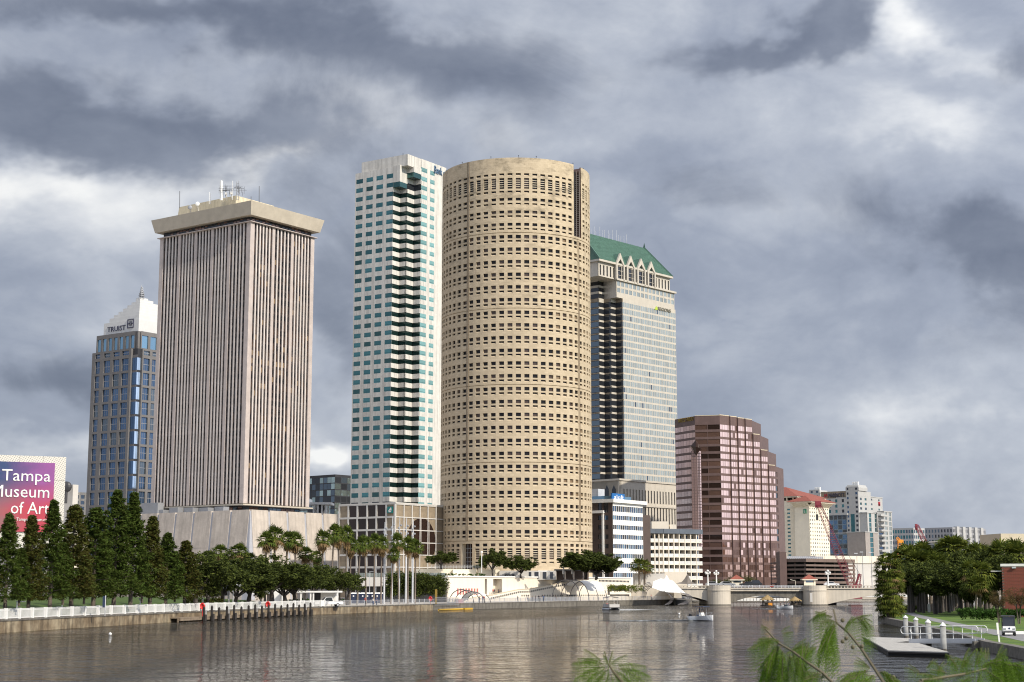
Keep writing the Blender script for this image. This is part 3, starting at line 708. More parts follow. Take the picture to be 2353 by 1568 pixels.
 lettering(B.root,'TRUIST',p,d,G('letter_dark'),width=wid,height=F.zat('tr',195,295,12,b0) - F.zat('tr',195,325,12,b0),ext=.15)
 e0 = F.along(F.l,'tr',314,300,0,b0); e1 = F.along(F.l,'tr',351,300,0,b0); ez0 = F.zat('tr',332,320,e0,b0); ez1 = F.zat('tr',332,267,e0,b0)
 m = M(); f = F.lf(0,b0 - .35); t = .4
 def bar(u0,u1,za,zc_): m.prism([f(u0,0,0).xy,f(u1,0,0).xy,f(u1,0,.33).xy,f(u0,0,.33).xy],za,zc_)
 bar(e0,e1,ez0,ez0 + t); bar(e0,e1,ez1 - t,ez1); bar(e0,e0 - t,ez0 + t,ez1 - t); bar(e1,e1 + t,ez0 + t,ez1 - t)
 w = e0 - e1; zm = (ez0 + ez1) / 2
 for x in (.40,.60): bar(e0 - w * x - t * .4,e0 - w * x + t * .4,ez0 + w * .22,ez1 - w * .22)
 bar(e0 - w * .1,e0 - w * .43,zm - .25,zm + .25); bar(e0 - w * .57,e0 - w * .9,zm - .25,zm + .25)
 B.add('emblem',m,G('letter_dark'))
 pc = F.p(12,10); kz0 = zc[-1]; m = M()
 base = q('tr',398,122,F.p(9,6).y); top = q('tr',398,60,F.p(9,6).y)
 m.tube([base - Vector((0,0,2)),top],[.5,.12],6)
 for k,r_ in enumerate((1.7,1.5,1.1,.8)):
  z = base.z - .5 + k * 1.1; m.lathe((base.x,base.y,z),[(r_,0),(r_,.45)],8)
 for k in range(8):
  t = k * math.pi / 4; m.tube([(base.x + 1.5 * math.cos(t),base.y + 1.5 * math.sin(t),base.z - 2),(base.x + .4 * math.cos(t),base.y + .4 * math.sin(t),base.z + 4.5)],.16,4)
 B.add('finial',m,G('grey_metal'))
 B.finish(300)
truist()

# ---------------- white and teal tower with the saw-tooth corner
def boa():
 Y = 620; P0 = q('bo',580,372,Y); F = Fr(P0,33.5)
 A0 = F.along(F.l,'bo',462,372); B0 = F.along(F.r,'bo',705,205)
 A1,B1 = A0 / 2,B0 / 2
 wl = F.along(F.l,'bo',133,400); wr = wl * 1.02
 h = (F.zat('bo',515,466,A0,0) - F.zat('bq',440,1290,A0,0)) / 31.0
 zref = F.zat('bo',462,402,A0,0) - .2           # top of the first full window row at the notch edge
 zr = F.zat('bo',705,205,0,B0); zn1 = F.zat('bo',462,372,A0,0); zn2 = F.zat('bo',583,290,A1,B1)
 zcrown = F.zat('bo',760,140,2,B0 + 3); z0 = 2
 B = Bld('bank_tower','tall white tower with teal window rows and a dark saw-tooth corner','office tower',(P0.x,P0.y,2))
 hw = h * .49
 n = int((zref - z0) / h) + 1
 rows = []
 for k in range(n - 1,-1,-1):
  t = zref - k * h
  if t - hw > z0 + 1: rows += [t - hw,t]
 zsA = [z0] + rows
 extra = [(zref + h - hw,zref + h),(zref + 2 * h - hw,zref + 2 * h)]
 wall = M(); bars = M()
 def mkpane(nm,mtf):
  def pane(f,u0,u1,za,zc,d,i,j):
   B.pane(f,u0,u1,za,zc,d,mtf(za),nm); zz = za + (zc - za) * .24
   bars.add([f(u0,zz - .06,.005),f(u1,zz - .06,.005),f(u1,zz + .06,.005),f(u0,zz + .06,.005)],[(0,1,2,3)])
  return pane
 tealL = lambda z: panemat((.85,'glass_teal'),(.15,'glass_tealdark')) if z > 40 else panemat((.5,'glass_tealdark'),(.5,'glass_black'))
 tealR = lambda z: panemat((1,'glass_teal_sunlit'))  # one glass in two tints: sunlight right, shade left put into the colour
 # left face
 xs = [F.along(F.l,'bo',x,470) for x in (462,404,373,315,285,228,198,140)]
 usL = xs + [wl]
 zsL = zsA + [extra[0][0],extra[0][1],extra[1][0],extra[1][1],zr - .5]
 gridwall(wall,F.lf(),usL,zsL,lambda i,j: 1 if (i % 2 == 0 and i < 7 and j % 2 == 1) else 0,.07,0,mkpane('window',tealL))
 # right face
 c0 = [F.along(F.r,'bo',x,560) for x in (705,757,783,822,847)]
 cw = c0[3] - c0[2]; st = c0[4] - c0[2]; usR = c0[:4]
 u = c0[4]; wins = 0
 while u + 3 * st < wr: usR += [u,u + cw]; u += st
 usR += [wr]
 zsR = zsA + [extra[0][0],extra[0][1],extra[1][0],extra[1][1],extra[1][1] + h - hw,extra[1][1] + h,zcrown]
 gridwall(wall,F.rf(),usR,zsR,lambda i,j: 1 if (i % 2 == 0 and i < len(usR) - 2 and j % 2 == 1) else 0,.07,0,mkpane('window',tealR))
 # back walls and roof
 for zt in (zr - .5,):
  wall.quad(F.P3(wl,0,z0),F.P3(wl,wr,z0),F.P3(wl,wr,zt),F.P3(wl,0,zt)); wall.quad(F.P3(wl,wr,z0),F.P3(0,wr,z0),F.P3(0,wr,zt),F.P3(wl,wr,zt))
  wall.add([F.P3(a,b,zt - .3) for a,b in ((A0,0),(wl,0),(wl,wr),(0,wr),(0,B0),(A0,B0))],[(0,1,2,3,4,5)])
 B.add('wall',wall,G('boa_stone')); B.add('mullion',bars,G('glass_tealdark'),kind='stuff')
 # saw-tooth: spandrel rings with dark ribbon glass set back
 segs = [((A0,0),(A0,B1)),((A0,B1),(A1,B1)),((A1,B1),(A1,B0)),((A1,B0),(0,B0))]
 sp = M(); inset = .35
 def ring(z_a,z_b):
  poly = [F.p(a,b) for a,b in ((A0,0),(A0,B1),(A1,B1),(A1,B0),(0,B0),(A0 + 2,B0 + 2))]
  o = M()
  for (a,b) in segs:
   p0,p1 = F.p(*a),F.p(*b); d = (p1 - p0).normalized(); nn = Vector((-d.y,d.x))     # inward
   o.prism([p0,p1,p1 + nn * .6,p0 + nn * .6],z_a,z_b)
  return o
 zz = zsA + [zn1]
 for k in range(0,len(zz) - 1,2):
  o = ring(zz[k],zz[k + 1]); B.add('spandrel',o,G('boa_stone'))
 for k in range(1,len(zz) - 1,2):
  za,zc = zz[k],zz[k + 1]
  for si,(a,b) in enumerate(segs):
   p0,p1 = F.p(*a),F.p(*b)
   f = (lambda p0,p1: (lambda u,z,d: Vector((p0.x + (p1 - p0).normalized().x * u - (p1 - p0).normalized().y * d,p0.y + (p1 - p0).normalized().y * u + (p1 - p0).normalized().x * d,z))))(p0,p1)
   B.pane(f,0,(p1 - p0).length,za,zc,.18,G('glass_tealblack'),'corner_glass')
 # filled corner storeys above the notch
 g1 = M(); F.block(g1,A1 + .02,A0 - .02,.03,B1,zn1 + .02,zn1 + h * .55); B.add('corner_glazing',g1,G('glass_tealdark'))
 g1 = M(); F.block(g1,.05,A1 + .1,B1 + .05,B0 + .4,zn2 + .02,zn2 + h * .55); B.add('corner_glazing',g1,G('glass_tealdark'))
 up = M(); F.block(up,A1,A0 + .02,.0,B1 + .3,zn1 + h * .55,zr - .1); F.block(up,.0,A1 - .01,B1 + .02,B0 + .4,zn2 + h * .55,zr - .05); B.add('cornice',up,G('boa_stone'))
 up = M()
 for (a,b) in segs[2:]:
  p0,p1 = F.p(*a),F.p(*b); d = (p1 - p0).normalized(); nn = Vector((-d.y,d.x)); up.prism([p0,p1,p1 + nn * .6,p0 + nn * .6],zn2 - h * .5,zn2)
 B.add('spandrel',up,G('boa_stone'))
 up = M(); F.block(up,.3,A1 + .3,B0 + .15,B0 + 1,zn1,zn2 - h * .5); F.block(up,A1 + .15,A1 + .6,B1 + .3,B0 + 1,zn1,zn2 - h * .5); B.add('corner_glass',up,G('glass_black'))
 # crown
 cl = F.along(F.l,'bo',188,240,0,.9)
 m = M(); F.block(m,.3,cl,.9,wr - 1,zr - .6,zcrown - .02); B.add('crown',m,G('boa_stone'))
 m = M(); F.block(m,cl * .30,cl * .36,8,14,zcrown - .1,zcrown + 2.2); F.block(m,cl * .22,cl * .28,8,14,zcrown - .1,zcrown + 1.4); B.add('roof_unit',m,G('grey_metal'))
 m = M(); p = q('bo',549,165,F.p(12,9).y); t = q('bo',549,72,F.p(12,9).y); m.tube([p - Vector((0,0,2)),t],.1,4); B.add('antenna',m,G('dark_metal'))
 m = M(); p = q('bo',476,168,F.p(14,9).y); m.ball(p,1.0,8); m.tube([p,p - Vector((0,0,3))],.2,5); B.add('dish',m,G('white_paint'))
 # sign on the right side
 u0 = F.along(F.r,'bo',818,245); p = F.P3(-.25,u0,F.zat('bo',818,245,0,u0)); hh = F.zat('bo',818,186,0,u0) - p.z
 lettering(B.root,'Bank of America',p,F.r,G('letter_blue'),height=hh * 1.1,width=hh * 6.6,ext=.15)
 B.finish(300)
boa()
mk('groove_shadow_brown',(.20,.15,.10))
mk('granite_tan',(.27,.215,.15),var=.25,scale=.5,streak=.25)
# ---------------- round limestone tower
def limestone():
 m = bpy.data.materials.new('limestone'); m.use_nodes = True; nt = m.node_tree; N = nt.nodes; L = nt.links; b = N['Principled BSDF']
 b.inputs['Roughness'].default_value = .85
 uv = N.new('ShaderNodeUVMap'); br = N.new('ShaderNodeTexBrick'); L.new(uv.outputs[0],br.inputs['Vector'])
 br.inputs['Scale'].default_value = 1.0; br.inputs['Brick Width'].default_value = 1.27; br.inputs['Row Height'].default_value = .64; br.inputs['Mortar Size'].default_value = .018
 br.inputs['Color1'].default_value = (.48,.390,.270,1); br.inputs['Color2'].default_value = (.56,.460,.325,1); br.inputs['Mortar'].default_value = (.40,.32,.22,1); br.inputs['Bias'].default_value = -.1
 tc = N.new('ShaderNodeTexCoord')
 n = N.new('ShaderNodeTexNoise'); n.inputs['Scale'].default_value = .18; n.inputs['Detail'].default_value = 8; n.inputs['Roughness'].default_value = .7
 mp = N.new('ShaderNodeMapping'); mp.inputs[3].default_value = (1,1,1.9); L.new(tc.outputs['Object'],mp.inputs[0]); L.new(mp.outputs[0],n.inputs['Vector'])
 mr = N.new('ShaderNodeMapRange'); L.new(n.outputs[0],mr.inputs[0]); mr.inputs[1].default_value = .50; mr.inputs[2].default_value = .72; mr.inputs[3].default_value = 1.03; mr.inputs[4].default_value = .62
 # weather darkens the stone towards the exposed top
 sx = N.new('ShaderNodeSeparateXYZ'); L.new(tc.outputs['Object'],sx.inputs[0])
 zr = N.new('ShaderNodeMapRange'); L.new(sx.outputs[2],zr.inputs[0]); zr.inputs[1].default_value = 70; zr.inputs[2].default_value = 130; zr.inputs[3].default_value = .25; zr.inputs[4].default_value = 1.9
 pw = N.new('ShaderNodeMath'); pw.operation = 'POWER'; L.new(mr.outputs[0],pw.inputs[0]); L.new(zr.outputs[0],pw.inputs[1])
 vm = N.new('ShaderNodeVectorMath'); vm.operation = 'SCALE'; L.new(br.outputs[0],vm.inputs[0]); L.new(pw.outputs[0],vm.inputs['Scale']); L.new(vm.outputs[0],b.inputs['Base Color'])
 return m
def cylinder():
 D = 496.0; kl,_ = ray('v',1013.5,900); kr,_ = ray('v',1358.5,900)
 tl,tr_ = math.atan(kl),math.atan(kr); tm = (tl + tr_) / 2; half = (tr_ - tl) / 2
 ctr = Vector((math.tan(tm) * D,D)); dist = ctr.length; rad = dist * math.sin(half)
 phi = math.atan2(ctr.x,ctr.y)
 B = Bld('round_tower','round tan limestone tower with rows of small square windows','office tower',(ctr.x,ctr.y,2))
 def f(u,z,d):
  t = u / rad; r = rad - d; x = math.sin(t) * r; y = -math.cos(t) * r
  return Vector((ctr.x + x * math.cos(phi) + y * math.sin(phi),ctr.y - x * math.sin(phi) + y * math.cos(phi),z))
 Yf = f(0,0,0).y
 Z = lambda c,y: q(c,857 if c in ('cy','cz') else 772,y,Yf).z
 NC = 58; st = 2 * math.pi / NC; off = R(1.7); wa = st * .300
 us = []
 for k in range(-NC // 2,NC // 2):
  c = off + k * st; us += [(c - st / 2) * rad,(c - wa) * rad,(c + wa) * rad]
 us.append((off + (NC // 2) * st - st / 2) * rad)
 nk = NC // 2
 colk = lambda i: i // 3 - nk
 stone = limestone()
 zgs = [Z('cy',860),Z('cz',82),Z('cz',880),Z('cb',115),Z('cb',872)]
 zt = Z('cy',80); z0 = 2.0
 gz = .22
 zs = [z0]; kinds = [0]
 def push(z,k): zs.append(z); kinds.append(k)
 # base
 for y,k in ((1098,2),(1078,0),(1055,4),(950,0),(930,1),(902,0)):
  zs.append(Z('cb',y)); kinds.append(k)
 levels = []
 for gi in range(3,-1,-1):
  zb_,zt_ = zgs[gi + 1],zgs[gi]; zs.append(zb_ - gz); kinds.append(9); zs.append(zb_ + gz * 0); kinds.append(0)
  h = (zt_ - zb_) / 6
  for r in range(6):
   b = zb_ + r * h
   zs.append(b + h * .17); kinds.append(2); zs.append(b + h * .375); kinds.append(0); zs.append(b + h * .505); kinds.append(1); zs.append(b + h * .785); kinds.append(0)
 zs.append(zgs[0] - gz); kinds.append(9); zs.append(zgs[0]); kinds.append(0)
 for (w0,w1,s0,s1) in ((793,762,838,815),(662,632,708,683),(530,500,575,553)):
  zs.append(Z('cy',s0)); kinds.append(2); zs.append(Z('cy',s1)); kinds.append(0); zs.append(Z('cy',w0)); kinds.append(1); zs.append(Z('cy',w1)); kinds.append(0)
 for y,k in ((450,2),(425,0),(405,4),(292,0),(270,2),(243,0)): zs.append(Z('cy',y)); kinds.append(k)
 zs.append(zt)
 znotch = zgs[0] + .6; zbase = Z('cb',900); zpar = Z('cy',80) - 4.0
 slats = M()
 def pane(f_,u0,u1,za,zc,d,i,j):
  a = abs(math.degrees(u0 / rad))
  if a > 97: return
  right = u0 / rad > .5
  if kinds[j] == 4: mt = panemat((.65,'glass_dark'),(.35,'blind_brown'))
  elif za > zgs[0]: mt = panemat((.85,'glass_dark'),(.15,'blind_brown'))
  else: mt = panemat((.45,'glass_dark'),(.25,'blind_brown'),(.30,'blind_tan')) if right else panemat((.66,'glass_dark'),(.34,'blind_brown'))
  B.pane(f_,u0,u1,za,zc,d,mt,'tall_window' if kinds[j] == 4 else 'window')
  if kinds[j] == 4:
   n = 5
   for s_ in range(1,n):
    if n - s_ > 4: continue
    z = za + (zc - za) * s_ / n; slats.add([f_(u0,z - .1,.22),f_(u1,z - .1,.22),f_(u1,z + .1,.22),f_(u0,z + .1,.22),f_(u0,z + .1,.44),f_(u1,z + .1,.44)],[(0,1,2,3),(3,2,5,4)])
 def in_notch(k): return k in (8,9)
 ush = lambda i: (us[i] + us[i + 1]) / 2 / rad
 def kind(i,j):
  k = colk(i); zc = (zs[j] + zs[j + 1]) / 2; w = i % 3 == 1; kk = kinds[j]
  if in_notch(k) and zc > znotch and not (k == 9 and i % 3 == 2) and not (k == 8 and i % 3 == 0): return None
  if k in (-7,-6) and zc < zbase and not (k == -7 and i % 3 == 0) and not (k == -6 and i % 3 == 2): return None
  if kk == 9: return None
  if not w: return 0
  return {0: 0,1: 1,2: 2,4: 1}[kk]
 m = M(); gridwall(m,f,us,zs,kind,.48,0,pane,uv=True)
 # recessed ring grooves
 for j,k in enumerate(kinds[:len(zs) - 1]):
  if k == 9:
   for i in range(len(us) - 1):
    a,b = us[i],us[i + 1]
    for vs in (((a,zs[j],.22),(b,zs[j],.22),(b,zs[j + 1],.22),(a,zs[j + 1],.22)),((a,zs[j + 1],0),(b,zs[j + 1],0),(b,zs[j + 1],.22),(a,zs[j + 1],.22)),((a,zs[j],0),(b,zs[j],0),(b,zs[j],.22),(a,zs[j],.22))):
     m.quad(*[f(*t) for t in vs]); m.uv.append(tuple((t[0],t[1]) for t in vs))
 # right of the notch the parapet is lower
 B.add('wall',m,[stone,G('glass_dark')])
 # joint shadows of the two tall vertical grooves, put into dark, narrow proud ribs
 rb = M()
 for ang,za,zb_ in ((-38.6,Z('cb',872),zt - .05),(54.9,Z('cb',872),zgs[0] - .5)):
  u = R(ang) * rad
  for s_ in (-.30,.30): rb.add([f(u + s_ - .09,za,-.12),f(u + s_ + .09,za,-.12),f(u + s_ + .09,zb_,-.12),f(u + s_ - .09,zb_,-.12),f(u + s_ - .09,za,.1),f(u + s_ + .09,za,.1),f(u + s_ + .09,zb_,.1),f(u + s_ - .09,zb_,.1)],[(0,1,2,3),(0,3,7,4),(1,5,6,2)])
  rb.uv = None
 B.add('groove_shadow',rb,G('groove_shadow_brown'))
 cm = M(); n = 64
 cm.add([f(2 * math.pi * i / n * rad,z0,2.0) for i in range(n)] + [f(2 * math.pi * i / n * rad,zt - 1.2,2.0) for i in range(n)],[(i,(i + 1) % n,n + (i + 1) % n,n + i) for i in range(n)] + [tuple(range(n,2 * n))]); B.add('core',cm,G('dark_metal'))
 B.add('slat',slats,G('tan_wall'),kind='stuff')
 # deep glazed notch
 ua = us[(8 + nk) * 3 + 1]; ub = us[(9 + nk) * 3 + 2]
 m = M();
 m.quad(f(ua,znotch,0),f(ua,zt,0),f(ua,zt,4.5),f(ua,znotch,4.5))
 m.quad(f(ua,znotch,0),f(ub,znotch,0),f(ub,znotch,3.2),f(ua,znotch,3.2)); B.add('notch_cheek',m,G('tan_wall'))
 m = M(); m.quad(f(ua,znotch,4.4),f(ub,znotch,4.4),f(ub,zt - 2,4.4),f(ua,zt - 2,4.4)); m.quad(f(ub,znotch,.5),f(ub,znotch,4.4),f(ub,zt - .3,4.4),f(ub,zt - .3,.5)); m.quad(f(ub,znotch,0),f(ub,znotch,.5),f(ub,zt,.5),f(ub,zt,0)); B.add('notch_glass',m,G('glass_bronze'))
 m = M()
 for k in range(34):
  z = znotch + (zt - 2 - znotch) * k / 34; m.beam(f(ub - .15,z,.5),f(ub - .15,z,4.3),.12,.14)
 for t in (.5,1.6,2.8): m.beam(f(ub - .15,znotch,t),f(ub - .15,zt - 1,t),.14,.14)
 B.add('notch_frame',m,G('taupe'),kind='stuff')
 ua = us[(-7 + nk) * 3 + 1]; ub = us[(-6 + nk) * 3 + 2]
 m = M(); m.quad(f(ua,z0,1.85),f(ub,z0,1.85),f(ub,zbase,1.85),f(ua,zbase,1.85)); B.add('entrance_glass',m,G('glass_brownblack'))
 m = M()
 for u in (ua,ub): m.quad(f(u,z0,0),f(u,zbase,0),f(u,zbase,2),f(u,z0,2))
 m.quad(f(ua,zbase,0),f(ub,zbase,0),f(ub,zbase,2),f(ua,zbase,2)); B.add('entrance_cheek',m,G('tan_wall'))
 m = M()
 for k in range(12): z = z0 + (zbase - z0) * k / 12; m.beam(f(ua,z,1.7),f(ub,z,1.7),.1,.12)
 for t in (.25,.5,.75): m.beam(f(ua + (ub - ua) * t,z0,1.65),f(ua + (ub - ua) * t,zbase,1.65),.12,.12)
 B.add('entrance_frame',m,G('grey_metal'),kind='stuff')
 m = M()
 for a in (-48,-20,2,16,52,70): p = f(R(a) * rad,zt,1.0); m.tube([p,p + Vector((0,0,.8))],.05,4); m.ball(p + Vector((0,0,.85)),.16,5)
 B.add('roof_lamp',m,G('dark_metal'))
 B.finish(300); return ctr,rad,f
CYL = cylinder()

# ---------------- low bank hall next to it: stone and dark glass in a pale frame, round-arched window
def bank_hall():
 Y = 470; C = q('cu',1090,325,Y); F = Fr(C,36)
 wl = F.along(F.l,'cu',448,346); zt = C.z; z0 = 2
 wr = F.along(F.r,'cu',1700,350)
 B = Bld('bank_hall','low bank hall of brown stone and dark glass squares beside the round tower','building',(C.x,C.y,2))
 xs = [1085,985,873,767,656,553,450]; us = [F.along(F.l,'cu',x,340) for x in xs]; us[0] = .3
 zs = [F.zat('cu',1090,y) for y in (325,478,622,765,908,1052,1190)]; zs.append(z0)
 t = .28
 frm = M(); lf = F.lf()
 def bar(f,u0,u1,za,zc,d0=-.12,d1=.25): frm.prism([f(u0,0,d0).xy,f(u1,0,d0).xy,f(u1,0,d1).xy,f(u0,0,d1).xy],za,zc)
 for i,u in enumerate(us): bar(lf,u - t,u + t,z0,zt)
 for j,z in enumerate(zs[:-1]):
  for i in range(6): bar(lf,us[i] + t,us[i + 1] - t,z - t,z + t)
 for i in range(6):
  for j in range(7):
   u0,u1,za,zc = us[i] + t,us[i + 1] - t,zs[j + 1] + t,zs[j] - t
   if i in (1,2,3,4): B.pane(lf,u0,u1,za,zc,.2,G('glass_brownblack'),'dark_window')
   else: B.pane(lf,u0,u1,za,zc,.2,G('granite_tan'),'stone_panel')
 xr = [1094,1187,1281,1371,1461,1553]; ur = [F.along(F.r,'cu',x,340) for x in xr]; d = ur[2] - ur[1]; ur += [ur[-1] + d,ur[-1] + 2 * d,ur[-1] + 3 * d]; rf = F.rf()
 for u in ur: bar(rf,u - .16,u + .16,z0,zt - .3,-.08,.25)
 for j,z in enumerate(zs[1:-1]):
  for i in range(len(ur) - 1): bar(rf,ur[i] + .16,ur[i + 1] - .16,z - .14,z + .14,-.06,.25)
 bar(rf,0.3,ur[-1],zt - .3,zt + .28)
 B.add('frame',frm,G('hotel_grey'))
 for i in range(len(ur) - 1):
  for j in range(7): B.pane(rf,ur[i] + .16,ur[i + 1] - .16,zs[j + 1] + .14,zs[j] - .14,.2,G('granite_tan'),'stone_panel')
 # arched window, built as a dark glass disc framed by the stone
 uc = F.along(F.r,'cu',1385,750); rz = F.zat('cu',1385,495,0,uc) - F.zat('cu',1385,775,0,uc); zc = F.zat('cu',1385,775,0,uc); ru = F.along(F.r,'cu',1548,775) - uc
 am = M(); n = 40; vs = [rf(uc + ru * math.cos(2 * math.pi * k / n),zc + rz * math.sin(2 * math.pi * k / n) if math.sin(2 * math.pi * k / n) > 0 else max(zc + rz * math.sin(2 * math.pi * k / n),zs[4] - 0),.02) for k in range(n)]
 am.add(vs + [v + Vector((F.l.x,F.l.y,0)) * .12 for v in vs],[tuple(range(n)),tuple(range(2 * n - 1,n - 1,-1))] + [(k,(k + 1) % n,n + (k + 1) % n,n + k) for k in range(n)]); B.add('arched_window',am,G('glass_brownblack'))
 m = M();
 for u in (uc - ru * .62,uc - ru * .02,uc + ru * .55): m.prism([rf(u - .1,0,-.05).xy,rf(u + .1,0,-.05).xy,rf(u + .1,0,.0).xy,rf(u - .1,0,.0).xy],zs[4],zc + rz * math.sqrt(max(.05,1 - ((u - uc) / ru) ** 2)) - .1)
 for z in (zs[2],zs[3]): m.prism([rf(uc - ru * .93,0,-.04).xy,rf(uc + ru * .93,0,-.04).xy,rf(uc + ru * .93,0,.0).xy,rf(uc - ru * .93,0,.0).xy],z - .1,z + .1)
 B.add('mullion',m,G('taupe'))
 m = M(); F.block(m,.3,wl - .1,.3,ur[-1],z0,zt - .02); F.block(m,-.2,wl,-.2,ur[-1],zt,zt + .35); B.add('wall',m,G('hotel_grey'))
 # teal square with the white sail
 s0 = F.along(F.l,'cu',1057,400); s1 = F.along(F.l,'cu',1002,400); za = F.zat('cu',1030,437,s0,0); zb = F.zat('cu',1030,362,s0,0)
 sg = B.add('sign',M().prism([lf(s0,0,-.3).xy,lf(s1,0,-.3).xy,lf(s1,0,.15).xy,lf(s0,0,.15).xy],za,zb),G('sign_teal'))
 w = s1 - s0; h = zb - za; sm = M()
 for pts in ([(.18,.30),(.80,.93),(.74,.42),(.30,.34)],[(.82,.96),(.92,.60),(.84,.22),(.78,.40)],[(.22,.24),(.74,.36),(.80,.16),(.40,.14)]):
  vs = [lf(s1 - w * x,za + h * y,-.36) for x,y in pts]; sm.add(vs,[tuple(range(len(vs)))])
 part('sail',sm,G('white_paint'),sg)
 B.finish(300)
bank_hall()

# ---------------- tower with the green gabled roof
def regions():
 Y = 770; P0 = q('rg',338,770,Y); F = Fr(P0,42)
 A0 = F.along(F.l,'rg',195,800); B0 = F.along(F.r,'rg',443,765); A1,B1 = A0 * .5,B0 * .5
 wr = F.along(F.r,'rg',998,890); wl = A0 + 26
 zm = F.zat('rg',443,765,0,B0); zlo = F.zat('rb',300,725,0,B0); z0 = 2
 ze = F.zat('rg',318,580,A1,B1)
 h = (F.zat('rg',443,880,0,B0) - F.zat('rb',300,693,0,B0)) / 25.0
 B = Bld('bank_tower','grey glass tower topped by a green gabled roof with pointed dormers','office tower',(P0.x,P0.y,2))
 zs = [zlo]; ztop = F.zat('rg',443,808,0,B0)
 rows = []; k = 0
 while ztop - k * h - h * .72 > zlo: rows.append((ztop - k * h - h * .72,ztop - k * h)); k += 1
 for a,b in reversed(rows): zs += [a,b]
 zs.append(zm)
 ncol = 30; pitch = (wr - B0) / ncol; us = [B0]
 for i in range(ncol):
  a = B0 + i * pitch; us += [a + pitch * .10,a + pitch * (.93 if i % 2 == 0 else .86)]
 us.append(wr)
 m = M(); gridwall(m,F.rf(),us,zs,lambda i,j: 1 if i % 2 and j % 2 else 0,.03,0,lambda f,a,b,c,d,e,i,j: B.pane(f,a,b,c,d,e,panemat((.975,'glass_grey'),(.025,'glass_smoke'))))
 m.quad(F.P3(0,wr,zlo),F.P3(wl,wr,zlo),F.P3(wl,wr,zm),F.P3(0,wr,zm)); m.quad(F.P3(wl,0,zlo),F.P3(wl,wr,zlo),F.P3(wl,wr,zm),F.P3(wl,0,zm)); F.block(m,.4,wl,B0 + .4,wr - .4,zlo,zm - .1)
 B.add('wall',m,G('regions_stone'))
 # upper two storeys, set in
 u0,u1 = B1,F.along(F.r,'rg',972,735,A1 * .3,0)
 zr = [ze - 1.0 - h * .72,ze - 1.0,ze - 1.0 - 2 * h + .2,ze - h - 1.2]
 us = [B1]; p2 = (u1 - B1) / 15
 for i in range(15): us += [B1 + i * p2 + p2 * .18,B1 + i * p2 + p2 * .9]
 us.append(u1); m = M()
 zs2 = [zm - .05]
 for k in (1,0): zs2 += [ze - .9 - k * h - h * .66,ze - .9 - k * h]
 if zs2[1] < zm + .2: zs2[1] = zm + .25
 zs2.append(ze)
 ax = .5
 gridwall(m,F.rf(ax,0),us,zs2,lambda i,j: 1 if i % 2 and j % 2 else 0,.15,0,lambda f,a,b,c,d,e,i,j: B.pane(f,a,b,c,d,e,G('glass_grey'),'upper_window'))
 F.block(m,ax + .3,wl,B1 + .2,u1,zm - .1,ze - .05); B.add('upper_storey',m,G('regions_stone'))
 # saw-tooth corner: stone bands and dark glass
 segs = [((A0 + 24,0),(A0,0)),((A0,0),(A0,B1)),((A0,B1),(A1,B1)),((A1,B1),(A1,B0)),((A1,B0),(0,B0 - .01))]
 bands = [(rows[i + 1][1],rows[i][0]) for i in range(len(rows) - 1)] + [(rows[0][1],zm)]
 def ring(za,zc,which):
  o = M()
  for a,b in [segs[k] for k in which]:
   p0,p1 = F.p(*a),F.p(*b); d = (p1 - p0).normalized(); nn = Vector((-d.y,d.x)); o.prism([p0,p1,p1 + nn * .5,p0 + nn * .5],za,zc)
  return o
 for za,zc in bands:
  B.add('spandrel',ring(za,zc,(1,3)),G('regions_stone')); B.add('spandrel',ring(za + .15,zc - .15,(0,2,4)),G('granite_tan'))  # left-facing bands: their shade is put into a darker stone colour
 for za,zc in rows:
  for si,(a,b) in enumerate(segs):
   p0,p1 = F.p(*a),F.p(*b); d = (p1 - p0).normalized()
   f = (lambda p0,d: (lambda u,z,e: Vector((p0.x + d.x * u - d.y * e,p0.y + d.y * u + d.x * e,z))))(p0,d)
   B.pane(f,0,(p1 - p0).length,za,zc,.12,G('glass_black') if si not in (0,) else G('glass_smoke'),'corner_glass')
 m = M(); F.block(m,A1 + .4,A0 + 20,B1 + .4,B0 + 4,zlo,ze - .1); F.block(m,A0 + .4,A0 + 23,.4,B1 + 2,zlo,ze - .1); B.add('core',m,G('dark_metal'))
 # extra storeys over the first tooth
 m = M()
 for k in range(3):
  za = zm + .3 + k * h * .95
  if za > ze: break
  segs2 = segs[:3]
  for a,b in segs2:
   p0,p1 = F.p(*a),F.p(*b); d = (p1 - p0).normalized(); nn = Vector((-d.y,d.x)); m.prism([p0,p1,p1 + nn * .5,p0 + nn * .5],za + h * .6,min(za + h * .95,ze))
 m_ = m; B.add('spandrel',m_,G('regions_stone'))
 m = M(); F.block(m,A0 + .2,A0 + 23.9,.2,B1 + 1,zm,ze - .4); F.block(m,A1 + .3,A0 + .3,B1 + .2,B1 + 3,zm,ze - .4); B.add('corner_glass',m,G('glass_black'))
 # loggia under the eaves
 b_l = 2.0; ue = F.along(F.r,'rg',955,575,1,0); al = 1.2
 bb0 = F.along(F.r,'rg',193,470,al,0); zev = F.zat('rg',193,380,al,bb0)
 m = M(); f = F.rf(al,0)
 n = 22; us = [bb0]; p3 = (ue - 1.2 - bb0) / n
 for i in range(n): us += [bb0 + i * p3 + p3 * .36,bb0 + i * p3 + p3 * .78]
 us.append(ue - 1.2)
 gridwall(m,f,us,[ze - .05,ze + .6,ze + (zev - ze) * .80,zev],lambda i,j: 1 if i % 2 and j == 1 else 0,.5,0,lambda f_,a,b,c,d,e,i,j: B.pane(f_,a,b,c,d,e,G('glass_black'),'loggia_window'))
 F.block(m,al + .5,A0 + 20,bb0,ue - 1.2,ze - .05,zev); B.add('loggia',m,G('regions_stone'))
